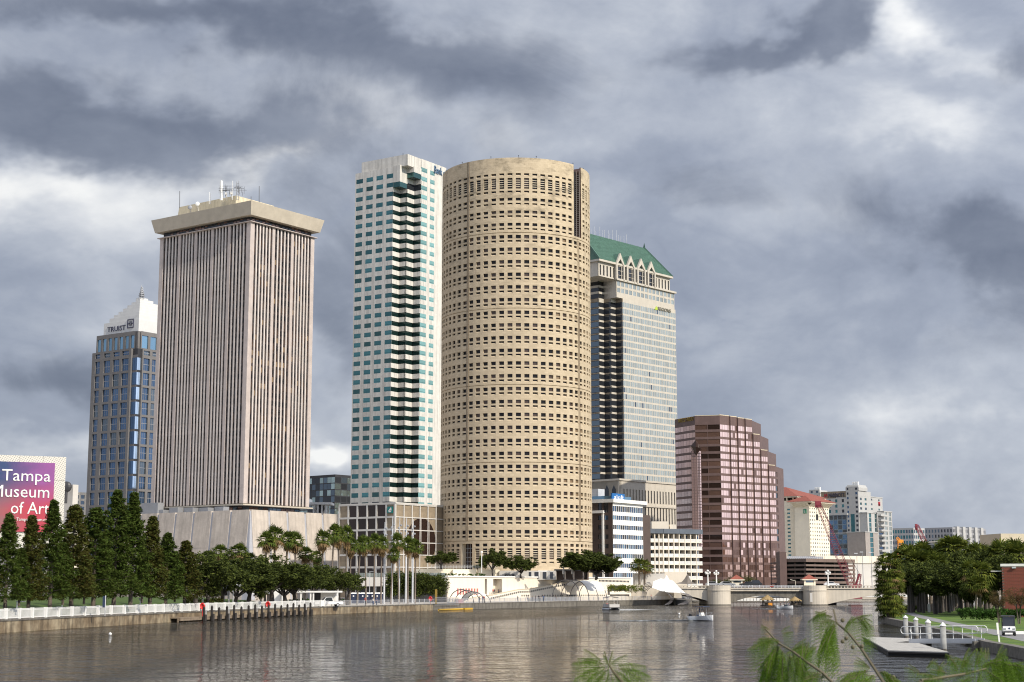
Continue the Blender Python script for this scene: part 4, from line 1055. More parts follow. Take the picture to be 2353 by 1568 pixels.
 m = M(); F.block(m,-.2,A0 + 21,bb0 - 1,ue,zev,zev + 1.0); F.block(m,-.4,A0 + 22,B1 - .6,u1 + .8,ze - .45,ze + .5); B.add('cornice',m,G('regions_stone'))
 # roof
 zrg = F.zat('rg',752,240,14,ue - 8); hw = 13.5
 rb0,rb1 = bb0 - .6,ue - .4
 ra = 13.5
 def roofpt(a,b,z): return F.P3(a,b,z)
 zrl = zrg
 m = M(); e0,e1 = .0,2 * ra
 top_in = 6.5
 vs = [roofpt(e0,rb0,zev + 1),roofpt(e0,rb1,zev + 1),roofpt(e1,rb1,zev + 1),roofpt(e1,rb0,zev + 1),roofpt(ra,rb0 + .2,zrl),roofpt(ra,rb1 - top_in,zrl)]
 m.add(vs,[(0,1,5,4),(1,2,5),(2,3,4,5),(3,0,4),(0,3,2,1)])
 rf_ = B.add('roof',m,G('green_roof'))
 sm = M()
 for i in range(60):
  t = i / 59; b = rb0 + (rb1 - rb0) * t; bt = min(b,rb1 - top_in); k = 1.0 if b <= rb1 - top_in else max(0.02,(rb1 - b) / top_in)
  p0 = F.P3(-.05,b,zev + 1.05); p1 = F.P3(ra * k - .05,b,zev + 1.05 + (zrl - zev - 1) * k); sm.beam(p0,p1,.14,.14)
 part('seam',sm,G('green_roof'),rf_,kind='stuff')
 m = M(); m.beam(F.P3(-.2,rb0 - .1,zev + 1),F.P3(ra,rb0 + .1,zrl + .2),.7,.9); m.beam(F.P3(-.2,rb1 + .1,zev + 1),F.P3(ra,rb1 - top_in,zrl + .3),.7,.7)
 m.add([F.P3(ra - 1,rb1 - top_in,zrl - 1),F.P3(ra + 1,rb1 - top_in,zrl - 1),F.P3(ra,rb1 - top_in + .3,zrl + 3.0),F.P3(ra,rb1 - top_in + 2.0,zrl - 2)],[(0,1,2),(1,3,2),(0,2,3)]); part('verge',m,G('green_roof'),rf_)
 # pointed dormers
 for xc,ya,x0,x1,yb in ((425,296,382,470,585),(535,322,493,580,615),(643,352,601,690,645),(748,383,709,792,675)):
  uc = F.along(F.r,'rg',xc,400,-.6,0); ua = F.along(F.r,'rg',x0,500,-.6,0); ub = F.along(F.r,'rg',x1,500,-.6,0)
  za = F.zat('rg',xc,ya,-.6,uc); zsh = zev + .4; g = F.rf(-.6,0); w = (ub - ua) * .14
  D = B.add('dormer',M().add([g(ua,ze,.0),g(ua + w,ze,0),g(ua + w,zsh,0),g(uc,za - w * 3.2,0),g(ub - w,zsh,0),g(ub - w,ze,0),g(ub,ze,0),g(ub,zsh,0),g(uc,za,0),g(ua,zsh,0)] +
   [g(ua,ze,1.2),g(ua + w,ze,1.2),g(ua + w,zsh,1.2),g(uc,za - w * 3.2,1.2),g(ub - w,zsh,1.2),g(ub - w,ze,1.2),g(ub,ze,1.2),g(ub,zsh,1.2),g(uc,za,1.2),g(ua,zsh,1.2)],
   [(0,1,2,9),(9,2,3,8),(8,3,4,7),(7,4,5,6),(1,11,12,2),(2,12,13,3),(3,13,14,4),(4,14,15,5),(0,9,19,10),(9,8,18,19),(8,7,17,18),(7,6,16,17)]),G('regions_stone'))
  k = (za - zev - 1) / (zrl - zev - 1) * (ra + .6)
  part('dormer_roof',M().add([g(ua,zsh,1.0),g(uc,za,1.0),g(ub,zsh,1.0),g(uc,za,k + .8),g(ua,zsh,1.4),g(ub,zsh,1.4)],[(0,1,3),(1,2,3)]),G('green_roof'),D)
  part('pane',M().add([g(ua + w,ze,1.0),g(ub - w,ze,1.0),g(ub - w,zsh,1.0),g(uc,za - w * 3.2,1.0),g(ua + w,zsh,1.0)],[(0,1,2,3,4)]),G('glass_black'),D)
  mm = M()
  for t in (-.22,.22): mm.beam(g(uc + t * (ub - ua),ze,.7),g(uc + t * (ub - ua),zsh + 1.2,.7),.3,.3)
  for z in (.3,.6,.9): mm.beam(g(ua + w,ze + (zsh - ze) * z,.75),g(ub - w,ze + (zsh - ze) * z,.75),.18,.18)
  part('tracery',mm,G('regions_stone'),D)
 for i in range(17):
  b = rb0 + 3 + i * 2.3 + rnd.uniform(-.6,.6); p = F.P3(ra,b,zrl - .2)
  if b < rb1 - top_in - 2: B.add('antenna',M().tube([p,p + Vector((0,0,rnd.uniform(2.5,6)))],.10,4),G('light_metal'))
 # sign
 u0 = F.along(F.r,'rg',812,900); u1_ = F.along(F.r,'rg',946,915); p = F.P3(-.3,u0,F.zat('rg',812,892,0,u0))
 lettering(B.root,'REGIONS',p,F.r,G('letter_stone'),width=u1_ - u0,height=F.zat('rg',812,856,0,u0) - p.z,ext=.12)
 ua = F.along(F.r,'rg',775,880); ub = F.along(F.r,'rg',808,885); f = F.rf(-.3,0); za = F.zat('rg',790,885,0,ua); zb = F.zat('rg',790,846,0,ua)
 B.add('emblem',M().add([f(ua,za,0),f(ub,za,0),f(ub,zb - 1,0),f(ub - .9,zb,0),f(ua,za,.2),f(ub,za,.2),f(ub,zb - 1,.2),f(ub - .9,zb,.2)],[(0,1,2,3),(0,3,7,4),(3,2,6,7)]),G('letter_green'))
 # stone base with tall lancets
 bl = -3.0; Fb = F
 wb = F.along(F.r,'rb',727,778,-3,0); ub0 = F.along(F.r,'rb',274,735,-3,0); f = F.rf(-3,0)
 zb1 = F.zat('rb',300,735,-3,ub0); zb2 = F.zat('rb',450,905,-3,ub0 + 15)
 n = 22; pp = (wb - ub0) / n; us = [ub0]
 for i in range(n): us += [ub0 + i * pp + pp * .34,ub0 + i * pp + pp * .72]
 us.append(wb); m = M()
 gridwall(m,f,us,[z0,zb2 - 22,zb2 - 1.2,zb2 + 1.0,zb1 - 4,zb1],lambda i,j: 1 if i % 2 and j in (1,3) else 0,.6,0,lambda f_,a,b,c,d,e,i,j: B.pane(f_,a,b,c,d,e,G('glass_black'),'lancet_window'))
 F.block(m,-2.3,20,ub0,wb,z0,zb1 - .1); m2 = M(); F.block(m2,-3.5,20,ub0 - .5,wb + .5,zb1,zb1 + .9); F.block(m2,-3.5,20,ub0 - .4,wb + .4,zb2 - .9,zb2 + .1)
 F.block(m,-3.0,A0 + 20,ub0,ub0 + 2,z0,zb1)
 B.add('base',m,G('regions_stone')); B.add('base_ledge',m2,G('regions_stone'))
 for x in (188,237):
  uu = -F.along(F.l,'rb',x,820,-3,ub0) ; a = -3 - uu; g = F.lf(0,ub0 - .1); za = F.zat('rb',x,850,a,ub0) - 8; zb = F.zat('rb',x,768,a,ub0)
  B.add('lancet_window',M().add([g(a - 1.2,za,0),g(a + 1.2,za,0),g(a + 1.2,zb - 2.2,0),g(a,zb,0),g(a - 1.2,zb - 2.2,0)],[(0,1,2,3,4)]),G('glass_black'))
 B.finish(300)
regions()

# ---------------- brown stepped tower with pink glass ribbons
def wells():
 Y = 715; C = q('wf',415,68,Y)
 kx,_ = ray('wf',207,70)
 B = Bld('bank_tower','dark brown stepped tower with ribbons of pink mirror glass','office tower',(C.x,C.y,2))
 zt = C.z; z0 = 2
 h = (q('wf',415,145,Y).z - q('wf',415,1210,Y).z) / 17.3
 zw = q('wf',415,143,Y).z
 def seg_to(p,deg,x,y):                      # walk from p in plan direction until picture column x
  d = Vector((math.cos(R(deg)),math.sin(R(deg)))); kx,kz = ray('wf',x,y); s = (kx * p.y - p.x) / (d.x - kx * d.y); return p + d * s,d
 def ff(p0,d): return lambda u,z,e: Vector((p0.x + d.x * u - d.y * e,p0.y + d.y * u + d.x * e,z))
 rows = []
 k = 0
 while zw - k * h - h * .66 > 8: rows.append((zw - k * h - h * .66,zw - k * h)); k += 1
 Cc = Vector((C.x,C.y))
 # dark chamfer facet going left, then the sunlit west facet
 pl,d1 = seg_to(Cc,180 - 14,207,70); p2,d2 = seg_to(pl,180 - 62,40,75)
 wall = M()
 def facet(p0,p1,zt_,mtf,nm,div,low=0,depth=.25):
  d = (p1 - p0).normalized(); L_ = (p1 - p0).length; f = ff(p0,d)
  zs = [z0] + [e for a,b in reversed(rows[low:]) for e in (a,b)] + [zt_]
  zs = [z for z in zs if z <= zt_]
  if zs[-1] < zt_: zs.append(zt_)
  n = max(1,int(round(L_ / div))); us = []
  wv = L_ / n
  us = [0] + [e for i in range(n) for e in (i * wv + .12,(i + 1) * wv - .06)] + [L_]
  gridwall(wall,f,us,zs,lambda i,j: 1 if i % 2 and j % 2 and zs[j + 1] < zt_ - .3 else 0,depth,0,lambda f_,a,b,c,e_,g,i,j: B.pane(f_,a,b,c,e_,g,mtf(c),nm))
 dk = lambda z: panemat((.6,'glass_bronze'),(.4,'glass_brownblack'))
 facet(pl,Cc,zt,dk,'dark_window',6.0); facet(p2,pl,zt,lambda z: panemat((1,'glass_pink')),'pink_window',2.4,0,.05)
 # stepped right side: saw-tooth bays
 xs = [415,500,563,627,690,752,814,874]; tops = [(457,70),(531,80),(595,92),(665,102),(735,228),(800,360),(850,486)]
 p = Cc; bays = []
 for i in range(7):
  p1,d = seg_to(p,43,xs[i + 1],300)
  zt_ = q('wf',tops[i][0],tops[i][1],(p.y + p1.y) / 2).z
  bays.append((p,p1,zt_))
  facet(p,p1,zt_,lambda z: panemat((.96,'glass_pink'),(.04,'glass_bronze')) if z > 24 else panemat((.3,'glass_pink'),(.7,'glass_bronze')),'pink_window',1.75,0 if zt_ > zt - 6 else int((zt - zt_) / h),.05)
  p = p1 + Vector((math.cos(R(-40)),math.sin(R(-40)))) * .6
  e = M()
 pe,d = seg_to(bays[-1][1],62,898,560)
 facet(bays[-1][1] + Vector((0,.05)),pe,bays[-1][2] - .4,lambda z: panemat((.5,'glass_bronze'),(.5,'glass_smoke')),'side_window',3)
 B.add('wall',wall,G('brown_stone'))
 m = M(); away = Vector((.35,.94)) * 34
 for i,(a,b,zt_) in enumerate(bays):
  nn = Vector((-(b - a).y,(b - a).x)).normalized()
  m.prism([a + nn * .45,b + nn * .45,b + away * (.6) ,a + away],z0,zt_ - .1)
  if i: pr = bays[i - 1]; m.prism([pr[1] + nn * .3,a + nn * .3,a + away * .5,pr[1] + away * .5],z0,min(pr[2],zt_) - .06); m.prism([pr[1] - nn * .02,a - nn * .0,a + nn * .3,pr[1] + nn * .3],z0,min(pr[2],zt_))
 nn = Vector((-(Cc - pl).y,(Cc - pl).x)).normalized()
 m.prism([p2 + Vector((.5,.5)),pl + nn * .5,Cc + nn * .5,Cc + away,p2 + away],z0,zt - .1); B.add('core',m,G('brown_stone'))
 m = M()
 for (a,b,zt_) in bays: m.prism([a - Vector((.05,.1)),b - Vector((.05,.1)),b + Vector((-.4,.5)),a + Vector((-.4,.5))],zt_,zt_ + .35)
 m.prism([pl - Vector((0,.1)),Cc - Vector((0,.1)),Cc + Vector((0,.6)),pl + Vector((0,.6))],zt,zt + .3); B.add('coping',m,G('tan_wall'))
 # glass lift shaft with the dark diamond
 f = ff(p2,(pl - p2).normalized()); LL = (pl - p2).length
 us0,us1 = LL * .80,LL + .0
 y_l = pl.y - 1.5; a = q('wf',178,370,y_l); b = q('wf',225,370,y_l); c = q('wf',258,370,y_l + .8); zl = q('wf',215,1060,y_l).z - 6; zh = q('wf',215,365,y_l).z
 B.add('lift_shaft',M().prism([a.xy,b.xy,Vector((b.x,b.y + 3)),Vector((a.x,a.y + 3))],zl,zh),G('glass_bronze')); B.add('lift_shaft',M().prism([(b.x + .05,b.y - .02),(c.x,c.y),(c.x,c.y + 3),(b.x + .05,b.y + 3)],zl,zh),G('glass_pink'))
 m = M()
 for k in range(34): z = zl + (zh - zl) * k / 34; m.prism([(a.x - .1,a.y - .15),(b.x,b.y - .18),(c.x + .1,c.y - .15),(c.x + .1,c.y + .1),(a.x - .1,a.y + .1)],z,z + .22)
 for px in (178,200,226,241,258): t = q('wf',px,370,y_l); m.beam((t.x,y_l - .1,zl),(t.x,y_l - .1,zh),.2,.3)
 B.add('shaft_frame',m,G('brown_stone'),kind='stuff')
 t = [q('wf',x,y,y_l - 1.0) for x,y in ((213,275),(258,340),(222,402),(175,322))]; cc = q('wf',215,330,y_l - 3.0)
 B.add('diamond',M().add(t + [cc] + [v + Vector((0,4,0)) for v in t],[(0,1,4),(1,2,4),(2,3,4),(3,0,4),(0,5,6,1),(1,6,7,2),(2,7,8,3),(3,8,5,0)]),G('glass_brownblack'))
 d2_ = (pl - p2).normalized(); u0 = q('wf',68,131,pl.y).x
 kx0,kz0 = ray('wf',70,131); s = (kx0 * p2.y - p2.x) / (d2_.x - kx0 * d2_.y); pp = p2 + d2_ * s; kx1,_ = ray('wf',199,125); s1 = (kx1 * p2.y - p2.x) / (d2_.x - kx1 * d2_.y)
 zz = CAMH + kz0 * pp.y; nn = Vector((d2_.y,-d2_.x)) * .15;
 lettering(B.root,'WELLS FARGO',(pp.x + nn.x,pp.y + nn.y,zz),d2_,G('letter_gold'),width=s1 - s,height=1.9,ext=.1)
 B.finish(300)
wells()
# ================================================================ LOWER AND FARTHER BUILDINGS
def art_museum():
 Y = 262; TR = q('ms',490,145,Y); kx,kz = ray('ms',0,128)
 s = (TR.z - CAMH) / kz; TL = Vector((kx * s,s,TR.z)); d = (TL - TR); d.z = 0; d.normalize()
 z0 = q('ms',490,845,Y).z; B = Bld('art_museum','pale perforated metal museum hall behind the left cypress row','building',(TR.x,TR.y,2))
 n = Vector((d.y,-d.x,0)) if Vector((d.y,-d.x,0)).y < 0 else Vector((-d.y,d.x,0))
 L_ = 60
 P = lambda u,dep: (TR + d * u - n * dep)
 # perforated metal sheets, each its own panel
 m0 = bpy.data.materials.new('perforated_metal'); m0.use_nodes = True; nt = m0.node_tree; N = nt.nodes; L = nt.links; b = N['Principled BSDF']
 uvn = N.new('ShaderNodeTexCoord'); br = N.new('ShaderNodeTexBrick'); mp = N.new('ShaderNodeMapping'); mp.inputs[2].default_value = (R(90),0,-math.atan2(d.y,d.x))
 L.new(uvn.outputs['Object'],mp.inputs[0]); L.new(mp.outputs[0],br.inputs['Vector']); br.offset = 0
 br.inputs['Scale'].default_value = 1; br.inputs['Brick Width'].default_value = .30; br.inputs['Row Height'].default_value = .30; br.inputs['Mortar Size'].default_value = .07
 br.inputs['Color1'].default_value = (.40,.37,.33,1); br.inputs['Color2'].default_value = (.34,.32,.29,1); br.inputs['Mortar'].default_value = (.68,.65,.59,1)
 L.new(br.outputs[0],b.inputs['Base Color']); b.inputs['Roughness'].default_value = .5; b.inputs['Metallic'].default_value = .1
 m = M(); m.prism([P(.25,.12).xy,P(L_,.12).xy,P(L_,34).xy,P(.25,34).xy],z0,TR.z - .1); B.add('wall',m,G('hotel_grey'))
 H = TR.z - z0; nv = 4
 for i in range(16):
  for j in range(nv):
   u0,u1 = i * L_ / 16 + .02,(i + 1) * L_ / 16 - .02; za,zb = z0 + H * j / nv + .02,z0 + H * (j + 1) / nv - .02
   B.add('panel',M().prism([P(u0,0).xy,P(u1,0).xy,P(u1,.1).xy,P(u0,.1).xy],za,zb),m0)
 m = M()
 for k in range(5): u = k * 7.5; m.prism([P(.1,u + .2).xy,P(.1,u + 7.3).xy,P(.2,u + 7.3).xy,P(.2,u + .2).xy],z0,TR.z)
 B.add('side_panel',m,m0)
 m = M()
 for k in (-4,-20): p = P(6 - k,8); m.tube([(p.x,p.y,TR.z - .2),(p.x,p.y,TR.z + 1.6)],.05,4)
 B.add('antenna',m,G('grey_metal'))
 # the banner
 def on(x,y,dep=-.28):
  kx,kz = ray('ms',x,y); o = P(0,dep); s = (kx * o.y - o.x) / (d.x - kx * d.y); p = o + d * s; return s,CAMH + kz * p.y
 s1,zt = on(407,190); _,zb = on(400,700); s0 = s1 + 29
 bm = bpy.data.materials.new('banner_print'); bm.use_nodes = True; nt = bm.node_tree; N = nt.nodes; L = nt.links; b = N['Principled BSDF']; b.inputs['Roughness'].default_value = .6
 tc = N.new('ShaderNodeTexCoord'); sx = N.new('ShaderNodeSeparateXYZ'); L.new(tc.outputs['Generated'],sx.inputs[0])
 nz = N.new('ShaderNodeTexNoise'); nz.inputs['Scale'].default_value = 5.0; nz.inputs['Detail'].default_value = 6; L.new(tc.outputs['Generated'],nz.inputs['Vector'])
 def mth(op,a,b_):
  k = N.new('ShaderNodeMath'); k.operation = op
  for i,qv in enumerate((a,b_)):
   if isinstance(qv,float): k.inputs[i].default_value = qv
   else: L.new(qv,k.inputs[i])
  return k.outputs[0]
 nn = mth('MULTIPLY',mth('SUBTRACT',nz.outputs[0],.5),.30)
 tx = mth('ADD',sx.outputs[0],nn); tz = mth('ADD',sx.outputs[2],nn)
 r1 = N.new('ShaderNodeValToRGB'); L.new(tx,r1.inputs[0]); r1.color_ramp.elements[0].position = .70; r1.color_ramp.elements[0].color = (.02,.05,.15,1); r1.color_ramp.elements[1].position = .97; r1.color_ramp.elements[1].color = (.26,.07,.27,1)
 r2 = N.new('ShaderNodeValToRGB'); L.new(tx,r2.inputs[0]); r2.color_ramp.elements[0].position = .64; r2.color_ramp.elements[0].color = (.17,.13,.13,1); r2.color_ramp.elements[1].position = .86; r2.color_ramp.elements[1].color = (.44,.04,.07,1)
 mr = N.new('ShaderNodeMapRange'); L.new(tz,mr.inputs[0]); mr.inputs[1].default_value = .35; mr.inputs[2].default_value = .75
 mx = N.new('ShaderNodeMix'); mx.data_type = 'RGBA'; L.new(mr.outputs[0],mx.inputs[0]); L.new(r2.outputs[0],mx.inputs[6]); L.new(r1.outputs[0],mx.inputs[7]); L.new(mx.outputs[2],b.inputs['Base Color'])
 bo = P(s1,-.2); bt = thing('banner','huge blue and magenta museum banner with white lettering on perforated wall','banner',(bo.x,bo.y,zb))
 part('cloth',M().prism([P(s0,-.2).xy,P(s1,-.2).xy,P(s1,-.12).xy,P(s0,-.12).xy],zb,zt),bm,bt)
 rd = -d
 for txt,x,y,cap,x0 in (('Tampa',372,333,245,12),('Museum',362,448,362,None),('of Art',362,568,482,78)):
  sR,zl = on(x,y); _,zc = on(x,cap); p = P(sR,-.27); p.z = zl
  me,w0 = text_mesh(txt,None,1.0); bpy.data.meshes.remove(me)
  wd = None
  if x0 is not None: wd = on(x0,y)[0] - sR
  hgt = (zc - zl) * (1.25 if txt == 'Tampa' else 1.02)
  if txt == 'Tampa': p.z -= (zc - zl) * .25
  lettering(bt,txt,p,rd,G('white_paint'),width=wd if wd else (zc - zl) * 4.75,height=hgt,ext=.03,align='R')
 sR,zl = on(361,622); sL,_ = on(120,622); p = P(sR,-.27); p.z = zl - .12; lettering(bt,'TampaMuseum.org',p,rd,G('white_paint'),width=sL - sR,height=on(361,600)[1] - zl + .2,ext=.03,align='R')
 B.finish()
art_museum()

def plain_tower(name,label,cat,C,deg,wl,wr,zt,wallm,rows,colsL,colsR,gl,depth=.3,frac=(.55,.55),z0=2.0,group=None,extra=None,limit=300,balcony=None):
 F = Fr(C,deg); B = Bld(name,label,cat,(C.x,C.y,z0),group); h = (zt - z0 - 1.5) / rows; m = M()
 zs = [z0]
 for k in range(rows): zs += [z0 + .3 + k * h + h * (1 - frac[1]) * .7,z0 + .3 + k * h + h * (1 - frac[1]) * .7 + h * frac[1]]
 zs.append(zt)
 gm = gl if callable(gl) else (lambda: G(gl))
 for f,w,nc in ((F.lf(),wl,colsL),(F.rf(),wr,colsR)):
  us = [0]
  if nc:
   p = w / nc
   for i in range(nc): us += [i * p + p * (1 - frac[0]) / 2,i * p + p * (1 + frac[0]) / 2]
  us.append(w)
  gridwall(m,f,us,zs,lambda i,j: 1 if i % 2 and j % 2 else 0,depth,0,lambda f_,a,b,c,d,e,i,j: B.pane(f_,a,b,c,d,e,gm()))
  if balcony:
   bm = M()
   for k in range(rows): z = zs[1 + 2 * k] - .3; bm.prism([f(w * .1,0,-1.2).xy,f(w * .9,0,-1.2).xy,f(w * .9,0,0).xy,f(w * .1,0,0).xy],z - .2,z + .9)
   B.add('balcony',bm,G(balcony))
 F.block(m,depth + .1,wl - .01,depth + .1,wr - .01,z0,zt - .15); B.add('wall',m,wallm)
 if extra: extra(F,B)
 return F,B
# small pale buildings glimpsed left of the grid tower
def annex(F,B):
 m = M(); F.block(m,-.6,13,-.6,3.6,14.5,15.3); F.block(m,1,11,.6,3,15.3,17.6); F.block(m,-.3,12,-.3,3.5,10.4,10.8); B.add('cornice',m,G('cream_wall'))
C = q('ms',545,720,330); F,B = plain_tower('classical_building','cream classical building with stepped cornices behind the cypresses','building',q('ms',560,600,330),36,18,3.3,14.5,G('cream_wall'),3,6,2,'glass_smoke',extra=annex); B.finish()
C = q('ms',500,350,480); F,B = plain_tower('office_building','beige windowless block with rooftop dish beside museum banner','building',q('ms',540,350,480),30,30,2.2,q('ms',547,348,480).z,G('hotel_grey'),3,0,0,'glass_smoke')
m = M(); p = q('ms',489,366,478); m.ball(p,1.7,10,0,(1,.5,1)); m.tube([p,p - Vector((0,0,5))],.5,6); B.add('dish',m,G('dark_metal')); B.finish()
C = q('ms',590,405,900); F,B = plain_tower('apartment_block','distant white apartment block with grey window grid left of dark tower','building',C,36,26,26,C.z,G('white_wall'),17,6,6,'glass_smoke',frac=(.6,.62)); B.finish(60)
# glass blocks between the ribbed tower and the white tower
C = q('cu',400,5,800); F,B = plain_tower('glass_office','dark mirror glass block half hidden beside white tower','building',C,40,40,60,q('cu',400,-5,800).z,G('dark_metal'),18,14,14,lambda: panemat((.45,'glass_mirror'),(.35,'glass_black'),(.2,'glass_smoke')),depth=.04,frac=(.9,.86)); B.finish(300)
C = q('cu',190,70,980); F,B = plain_tower('apartment_tower','pale blue glass apartment tower peeping past ribbed tower podium','building',C,40,26,40,q('cu',150,70,980).z,G('white_panel'),16,6,6,lambda: panemat((.6,'glass_grey'),(.4,'glass_blue')),depth=.05,frac=(.85,.7)); B.finish(60)
# roof plant of the podium: pale frame with fan
t = thing('cooling_plant','white framed rooftop cooling plant on podium between ribbed tower and bank hall','rooftop plant',q('cu',220,430,560))
p0 = q('cu',155,430,560); p1 = q('cu',295,430,560); zt = q('cu',200,340,560).z; m = M()
w = p1.x - p0.x
for k in range(4):
 for y in (0,7): m.box(p0.x + w * k / 3 - .3,560 + y,p0.z - 4,p0.x + w * k / 3 + .3,560.6 + y,zt)
m.box(p0.x - 2,559,zt,p1.x + 2,568.5,zt + .8); m.box(p0.x - 2.6,558.4,zt + .8,p1.x - 6,569,zt + 2.2); part('frame',m,G('white_panel'),t)
part('unit',M().box(p0.x + 1,562,p0.z - 4,p1.x - 1,566,zt - 1.5),G('hotel_grey'),t); pf = q('cu',233,385,561); part('fan',M().ball(pf,1.5,8,0,(1,.5,1)),G('dark_metal'),t)

# ---------------- white banded hotel with the blue roof sign
def banded_hotel():
 Y = 530; C = q('rb',228,890,Y); F = Fr(C,36); wl = 26; wr = F.along(F.r,'rb',437,905); zt = C.z; z0 = 2
 B = Bld('hotel','white banded hotel with brown side wall and blue roof sign','hotel',(C.x,C.y,2)); m = M()
 h = (F.zat('rb',228,950) - F.zat('rb',228,1358)) / 6.1; ztop = F.zat('rb',228,912)
 zs = [z0]; rows = []
 for k in range(8):
  t = ztop - k * h
  if t - h * .5 > z0 + 1: rows.append((t - h * (.60 if k == 0 else .46),t))
 for a,b in reversed(rows): zs += [a,b]
 zs.append(zt); n = 16; us = [0]; p = wr / n
 for i in range(n): us += [i * p + .09,(i + 1) * p - .03]
 us.append(wr)
 gridwall(m,F.rf(),us,zs,lambda i,j: 1 if i % 2 and j % 2 else 0,.25,0,lambda f,a,b,c,d,e,i,j: B.pane(f,a,b,c,d,e,panemat((.5,'glass_navy'),(.3,'glass_black'),(.2,'glass_blue')))); B.add('banded_wall',m,G('white_panel'))
 m = M(); f = F.lf()
 xs = [F.along(F.l,'rb',x,1000) for x in (197,165,156,126)]
 zz = [z0]
 for a,b in reversed(rows[1:]): zz += [a,b]
 zz.append(F.zat('rb',228,958) + 0)
 gridwall(m,f,[0] + xs + [wl],zz + [zt],lambda i,j: 1 if i in (1,3) and j % 2 else 0,.3,0,lambda f_,a,b,c,d,e,i,j: B.pane(f_,a,b,c,d,e,panemat((.7,'glass_black'),(.3,'glass_navy')),'side_window'))
 F.block(m,.4,wl,.4,wr - .1,z0,zt - .1); B.add('brown_wall',m,G('aloft_brown'))
 m = M(); F.block(m,-.9,wl,-.9,wr + 1.6,zt + .02,zt + 1.2); B.add('roof_slab',m,G('white_panel'))
 m = M(); F.block(m,1,wl,1.2,wr - 6,zt + 1.2,zt + 2.4); B.add('roof_deck',m,G('glass_blue'))
 bz = F.zat('rb',165,958,8,0); m = M(); F.block(m,xs[1] - .4,wl,-1.0,-.02,bz - .4,bz + .5); F.block(m,xs[1] - .2,xs[1] + .5,-.5,-.02,z0,bz - .4); B.add('balcony',m,G('white_panel'))
 for k in range(2): m = M(); F.block(m,9 + k * 7,14 + k * 7,5,9,zt + 2.4,zt + 5.2 - k); B.add('roof_unit',m,G('light_metal'))
 s0 = F.zat('rb',240,875,0,1); s1 = F.zat('rb',240,825,0,1); u1 = F.along(F.r,'rb',311,850,.3,0); fr = F.rf(.3,0)
 sg = B.add('sign',M().prism([fr(.2,0,0).xy,fr(u1,0,0).xy,fr(u1,0,.5).xy,fr(.2,0,.5).xy],s0,s1),G('sign_blue'))
 sm = M(); hw = (s1 - s0)
 lettering(sg,'aloft',fr(u1 * .16,s0 + hw * .2,-.06),F.r,G('white_paint'),width=u1 * .76,height=hw * .62,ext=.05)
 lettering(sg,'hotel',fr(u1 * .42,s0 + hw * .05,-.06),F.r,G('white_paint'),width=u1 * .25,height=hw * .1,ext=.04)
 # annex block at the end with clerk's tower line
 m = M(); F.block(m,.6,9,wr + .3,wr + 6,z0,F.zat('rb',440,975,0,wr)); B.add('end_wall',m,G('aloft_brown'))
 B.finish(300)
banded_hotel()

# ---------------- white hotel of balconies, curving front
def balcony_hotel():
 Y = 575; pts = [('rb',440,1078,571),('rb',520,1093,572.5),('rb',580,1104,573),('rb',690,1112,576),('rb',850,1120,582)]
 P = [q(c,x,y,Y) for c,x,y,Y in pts]; z0 = 2
 zt = P[2].z
 B = Bld('hotel','low white hotel with a curved front of open balconies','hotel',(P[2].x,P[2].y,2))
 h = (q('rb',580,1150,570).z - q('rb',580,1360,570).z) / 4.0; nfl = 7
 roof = M(); slab = M(); core = M(); rail = M()
 bays = []
 for i in range(len(P) - 1):
  a,b = P[i].xy,P[i + 1].xy; n = (2,2,3,4)[i]
  for k in range(n): bays.append((a.lerp(b,k / n),a.lerp(b,(k + 1) / n)))
 for a,b in bays:
  d = (b - a).normalized(); nn = Vector((-d.y,d.x)); L_ = (b - a).length
  roof.prism([a - nn * .5,b - nn * .5,b + nn * 14,a + nn * 14],zt - .1,zt + 1.6)
  core.prism([a + nn * 1.9,b + nn * 1.9,b + nn * 13.6,a + nn * 13.6],z0,zt - .11)
  for f in range(nfl):
   zf = zt - 3.1 - f * h + .1
   if zf < z0 - 2: break
   if f < nfl - 1 or True: slab.prism([a - nn * .06,b - nn * .06,b + nn * 1.89,a + nn * 1.89],zf - .32,zf)
   ff_ = (lambda a,d: (lambda u,z,e: Vector((a.x + d.x * u - d.y * e,a.y + d.y * u + d.x * e,z))))(a,d)
   B.pane(ff_,L_ * .10,L_ * .45,zf + .1,zf + 2.2,1.84,G('glass_smoke')); B.pane(ff_,L_ * .55,L_ * .9,zf + .1,zf + 2.2,1.84,panemat((.6,'glass_smoke'),(.4,'glass_navy')))
   rm = M(); rm.prism([a + nn * .02,b + nn * .02,b + nn * .08,a + nn * .08],zf + .95,zf + 1.05)
   for k in range(14): t = (k + .5) / 14; p = a.lerp(b,t); rm.prism([p - d * .07,p + d * .07,p + d * .07 + nn * .05,p - d * .07 + nn * .05],zf,zf + .95)
   B.add('balcony_rail',rm,G('white_paint'))
  B.add('party_wall',M().prism([a - nn * .12 - d * .2,a - nn * .12 + d * .2,a + nn * 1.9 + d * .2,a + nn * 1.9 - d * .2],z0,zt - .12),G('white_wall'))
 B.add('roof',roof,G('joint_slate')); B.add('floor_slab',slab,G('white_wall'),kind='stuff'); B.add('wall',core,G('white_wall'))
 m = M(); a = q('rb',500,1070,585); b = q('rb',610,1085,590); m.box(a.x,a.y,zt + 1,b.x,a.y + 10,q('rb',500,1022,585).z); c = q('rb',668,1085,588); m.box(b.x + .5,a.y + 1,zt + 1,c.x,a.y + 7,q('rb',640,1045,588).z); B.add('roof_room',m,G('white_wall'))
 B.finish(300)
mk('joint_slate',(.10,.12,.15),rough=.6)
balcony_hotel()
